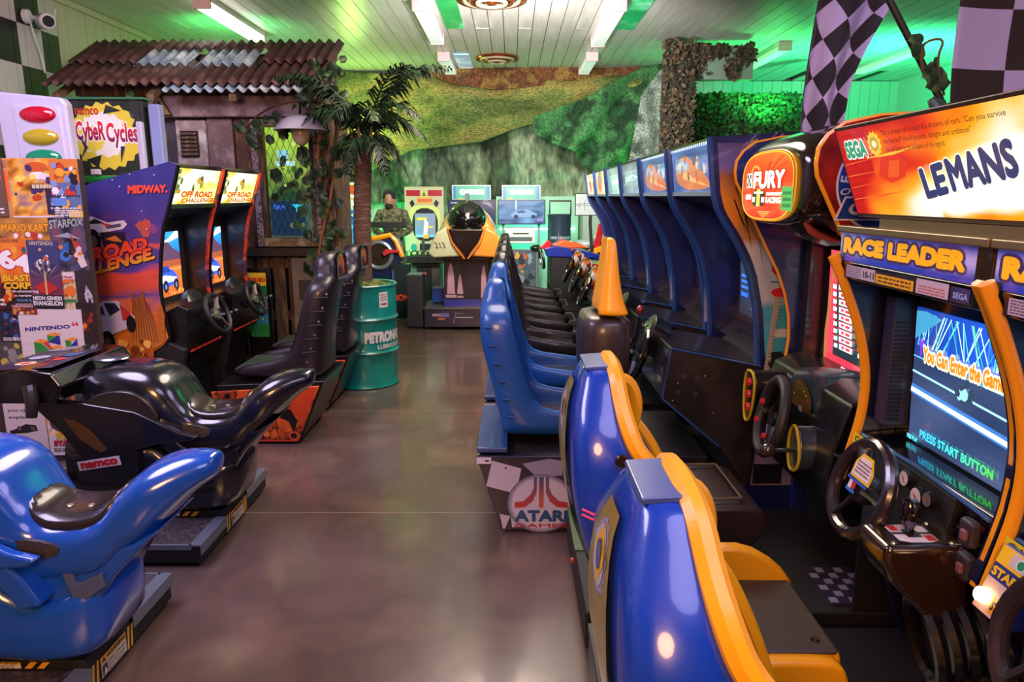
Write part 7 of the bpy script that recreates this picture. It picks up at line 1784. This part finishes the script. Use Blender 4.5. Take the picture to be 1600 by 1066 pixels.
MB().prism([(10.035, 1.56), (10.015, 1.525), (10.04, 1.52)], hx0-.012, hx0+.012, 'x').build('nose', skin, hdo, bevel=.004)
for sg in (-1, 1):
    MB().ell((hx0+sg*.03, 10.045, 1.565), (.012, .006, .007), n=8, m=6).build('eye', mat('eye_dark', '#1c1614', rough=.3), hdo)
    MB().ell((hx0+sg*.08, 10.14, 1.55), (.012, .02, .03), n=8, m=6).build('ear', skin, hdo)
MB().ell((hx0, 10.075, 1.487), (.062, .06, .045), n=14, m=8).build('beard', mat('dark_beard', '#2a1e18', rough=.9), hdo)
MB().lathe([(.088, 1.585), (.096, 1.60), (.094, 1.63), (.088, 1.66), (.07, 1.695), (.035, 1.715), (.01, 1.72)], (hx0, 10.135, 0), n=20).build('beanie', mat('dark_knit', '#1e1b22', rough=.9, bump=.5, bs=120), mq_)
MB().box(-1.93, -1.45, 9.72, 9.8, 1.20, 1.28).build('gun_bar', blackm, mq_, bevel=.006)
MB().tube([(-1.75, 9.75, 1.22), (-1.68, 9.72, 1.1)], .03, 8).build('gun_grip', blackm, mq_)
for sg, hx1 in ((-1, -1.80), (1, -1.62)):
    b = MB().ell((hx1, 9.83, 1.09), (.035, .03, .045), n=10, m=8)
    for f in range(4): b.tube([(hx1-.024+.016*f, 9.82, 1.10), (hx1-.024+.016*f, 9.79, 1.13+.004*f), (hx1-.024+.016*f, 9.765, 1.14)], [.009, .008, .007], 6)
    b.tube([(hx1-sg*.03, 9.82, 1.08), (hx1-sg*.045, 9.79, 1.11)], [.01, .008], 6)
    b.build('hand', skin, mq_)

# right side of the stage: steel drum, television, boat and plane shaped cabinets
sd_ = thing('steel_drum', 'dark blue steel drum at the back right of the racing rig', 'drum', (.62, 9.5, 0))
MB().lathe([(.155, 0), (.16, .02), (.155, .04), (.155, .45), (.162, .47), (.155, .49), (.155, .92), (.162, .94), (.155, .96), (.155, 1.36), (.165, 1.38), (.15, 1.39)], (.63, 9.5, 0), n=32).build('drum', mat('blue_grey_steel', '#3a4c5c', rough=.3, metal=.5), sd_)
A = Art((0, 0, 0), (1, 0, 0), (0, 0, 1), fn=lambda x, y, e: Vector((.63+(.156+e)*math.sin(x/.156), 9.5-(.156+e)*math.cos(x/.156), y)), eps=.0008)
A.words(-.14, 1.05, .16, 1.12, 1, '#8aa0a8'); A.build('drum_lettering', PRINT, sd_, smooth=False)
MB().tube([(.5, 9.5, 1.38), (.5, 9.5, 1.56), (.78, 9.5, 1.56), (.78, 9.5, 1.38)], .012, 6).build('frame', blackp, sd_)
tv = thing('wall_television', 'small wall television with white picture beside the row of headers', 'television', (.92, 9.1, 1.4), )
MB().box(.80, 1.2, 9.1, 9.14, 1.38, 1.66).build('case', blackp, tv, bevel=.004)
A = Art((.81, 9.098, 1.39), (1, 0, 0), (0, 0, 1), W=.38, H=.26, eps=.0003); A.rect(0, 0, 1, 1, '#c8d0cc').line([(0, .5), (.6, .56)], .006, '#2a3a3a').line([(0, .42), (.6, .46)], .005, '#3a4a4a').line([(.3, .2), (.3, .7)], .005, '#3a4a4a').line([(.12, .3), (.14, .62)], .004, '#3a4a4a'); A.build('picture', artmat('tv_glow', emit=.6, base=.3), tv, smooth=False)
MB().tube([(1.0, 9.12, 1.38), (1.0, 9.12, 1.28), (1.1, 9.12, .0)], .02, 6).build('stand', blackm, tv)
red = mat('red_gloss', '#b81c28', rough=.25, coat=.6)
for k, (x, y, z, lb) in enumerate(((.62, 8.72, .96, 'blue and red boat shaped console at the far end of the row'),)):
    t = thing('boat_cabinet', lb, 'arcade machine', (x, y, 0))
    MB().prism([(.40, 1.0), (.55, 1.03), (.72, 1.0), (1.05, .93), (1.05, .88), (.42, .90)], 8.62, 9.0).build('deck', mat('boat_blue', '#1a2c8a', rough=.3, coat=.6), t, bevel=.01)
    MB().prism([(.50, 1.03), (.62, 1.10), (.80, 1.06), (.95, 1.0), (.70, 1.0)], 8.66, 8.96).build('hood', mat('boat_orange', '#d85a2c', rough=.3, coat=.5), t, bevel=.012)
    MB().prism([(.34, 1.0), (.44, 1.10), (.50, 1.05), (.44, .96)], 8.66, 8.9).build('grip', red, t, bevel=.012)
    MB().box(.48, .90, 8.64, 9.0, .0, .9).build('body', blackm, t, bevel=.006)
    MB().torus((.37, 8.8, .86), .12, .016, (1, .15, .2), n=24).build('steering_hoop', chrome, t)
pl_ = thing('plane_cabinet', 'grey aeroplane nose shape with red and yellow striped fin at the back right', 'arcade machine', (1.0, 9.45, 0))
MB().ell((1.04, 9.45, 1.0), (.24, .12, .07), n=20, m=10).build('fuselage', mat('pale_grey_hull', '#9aa8a4', rough=.3, coat=.5), pl_)
MB().prism([(.95, .9), (1.05, .98), (1.12, 1.28), (1.2, 1.28), (1.14, .95)], 9.2, 9.26).build('fin', red, pl_, bevel=.01)
MB().prism([(.86, .88), (1.22, 1.02), (1.22, .94), (.92, .84)], 9.16, 9.2).build('stripe', yel, pl_, bevel=.004)
MB().prism([(.9, .82), (1.25, .92), (1.25, .82), (.95, .77)], 9.15, 9.2).build('stripe', mat('boat_blue', '#1a2c8a'), pl_, bevel=.004)
MB().box(.86, 1.2, 9.22, 9.6, 0, .92).build('plinth', blackm, pl_)
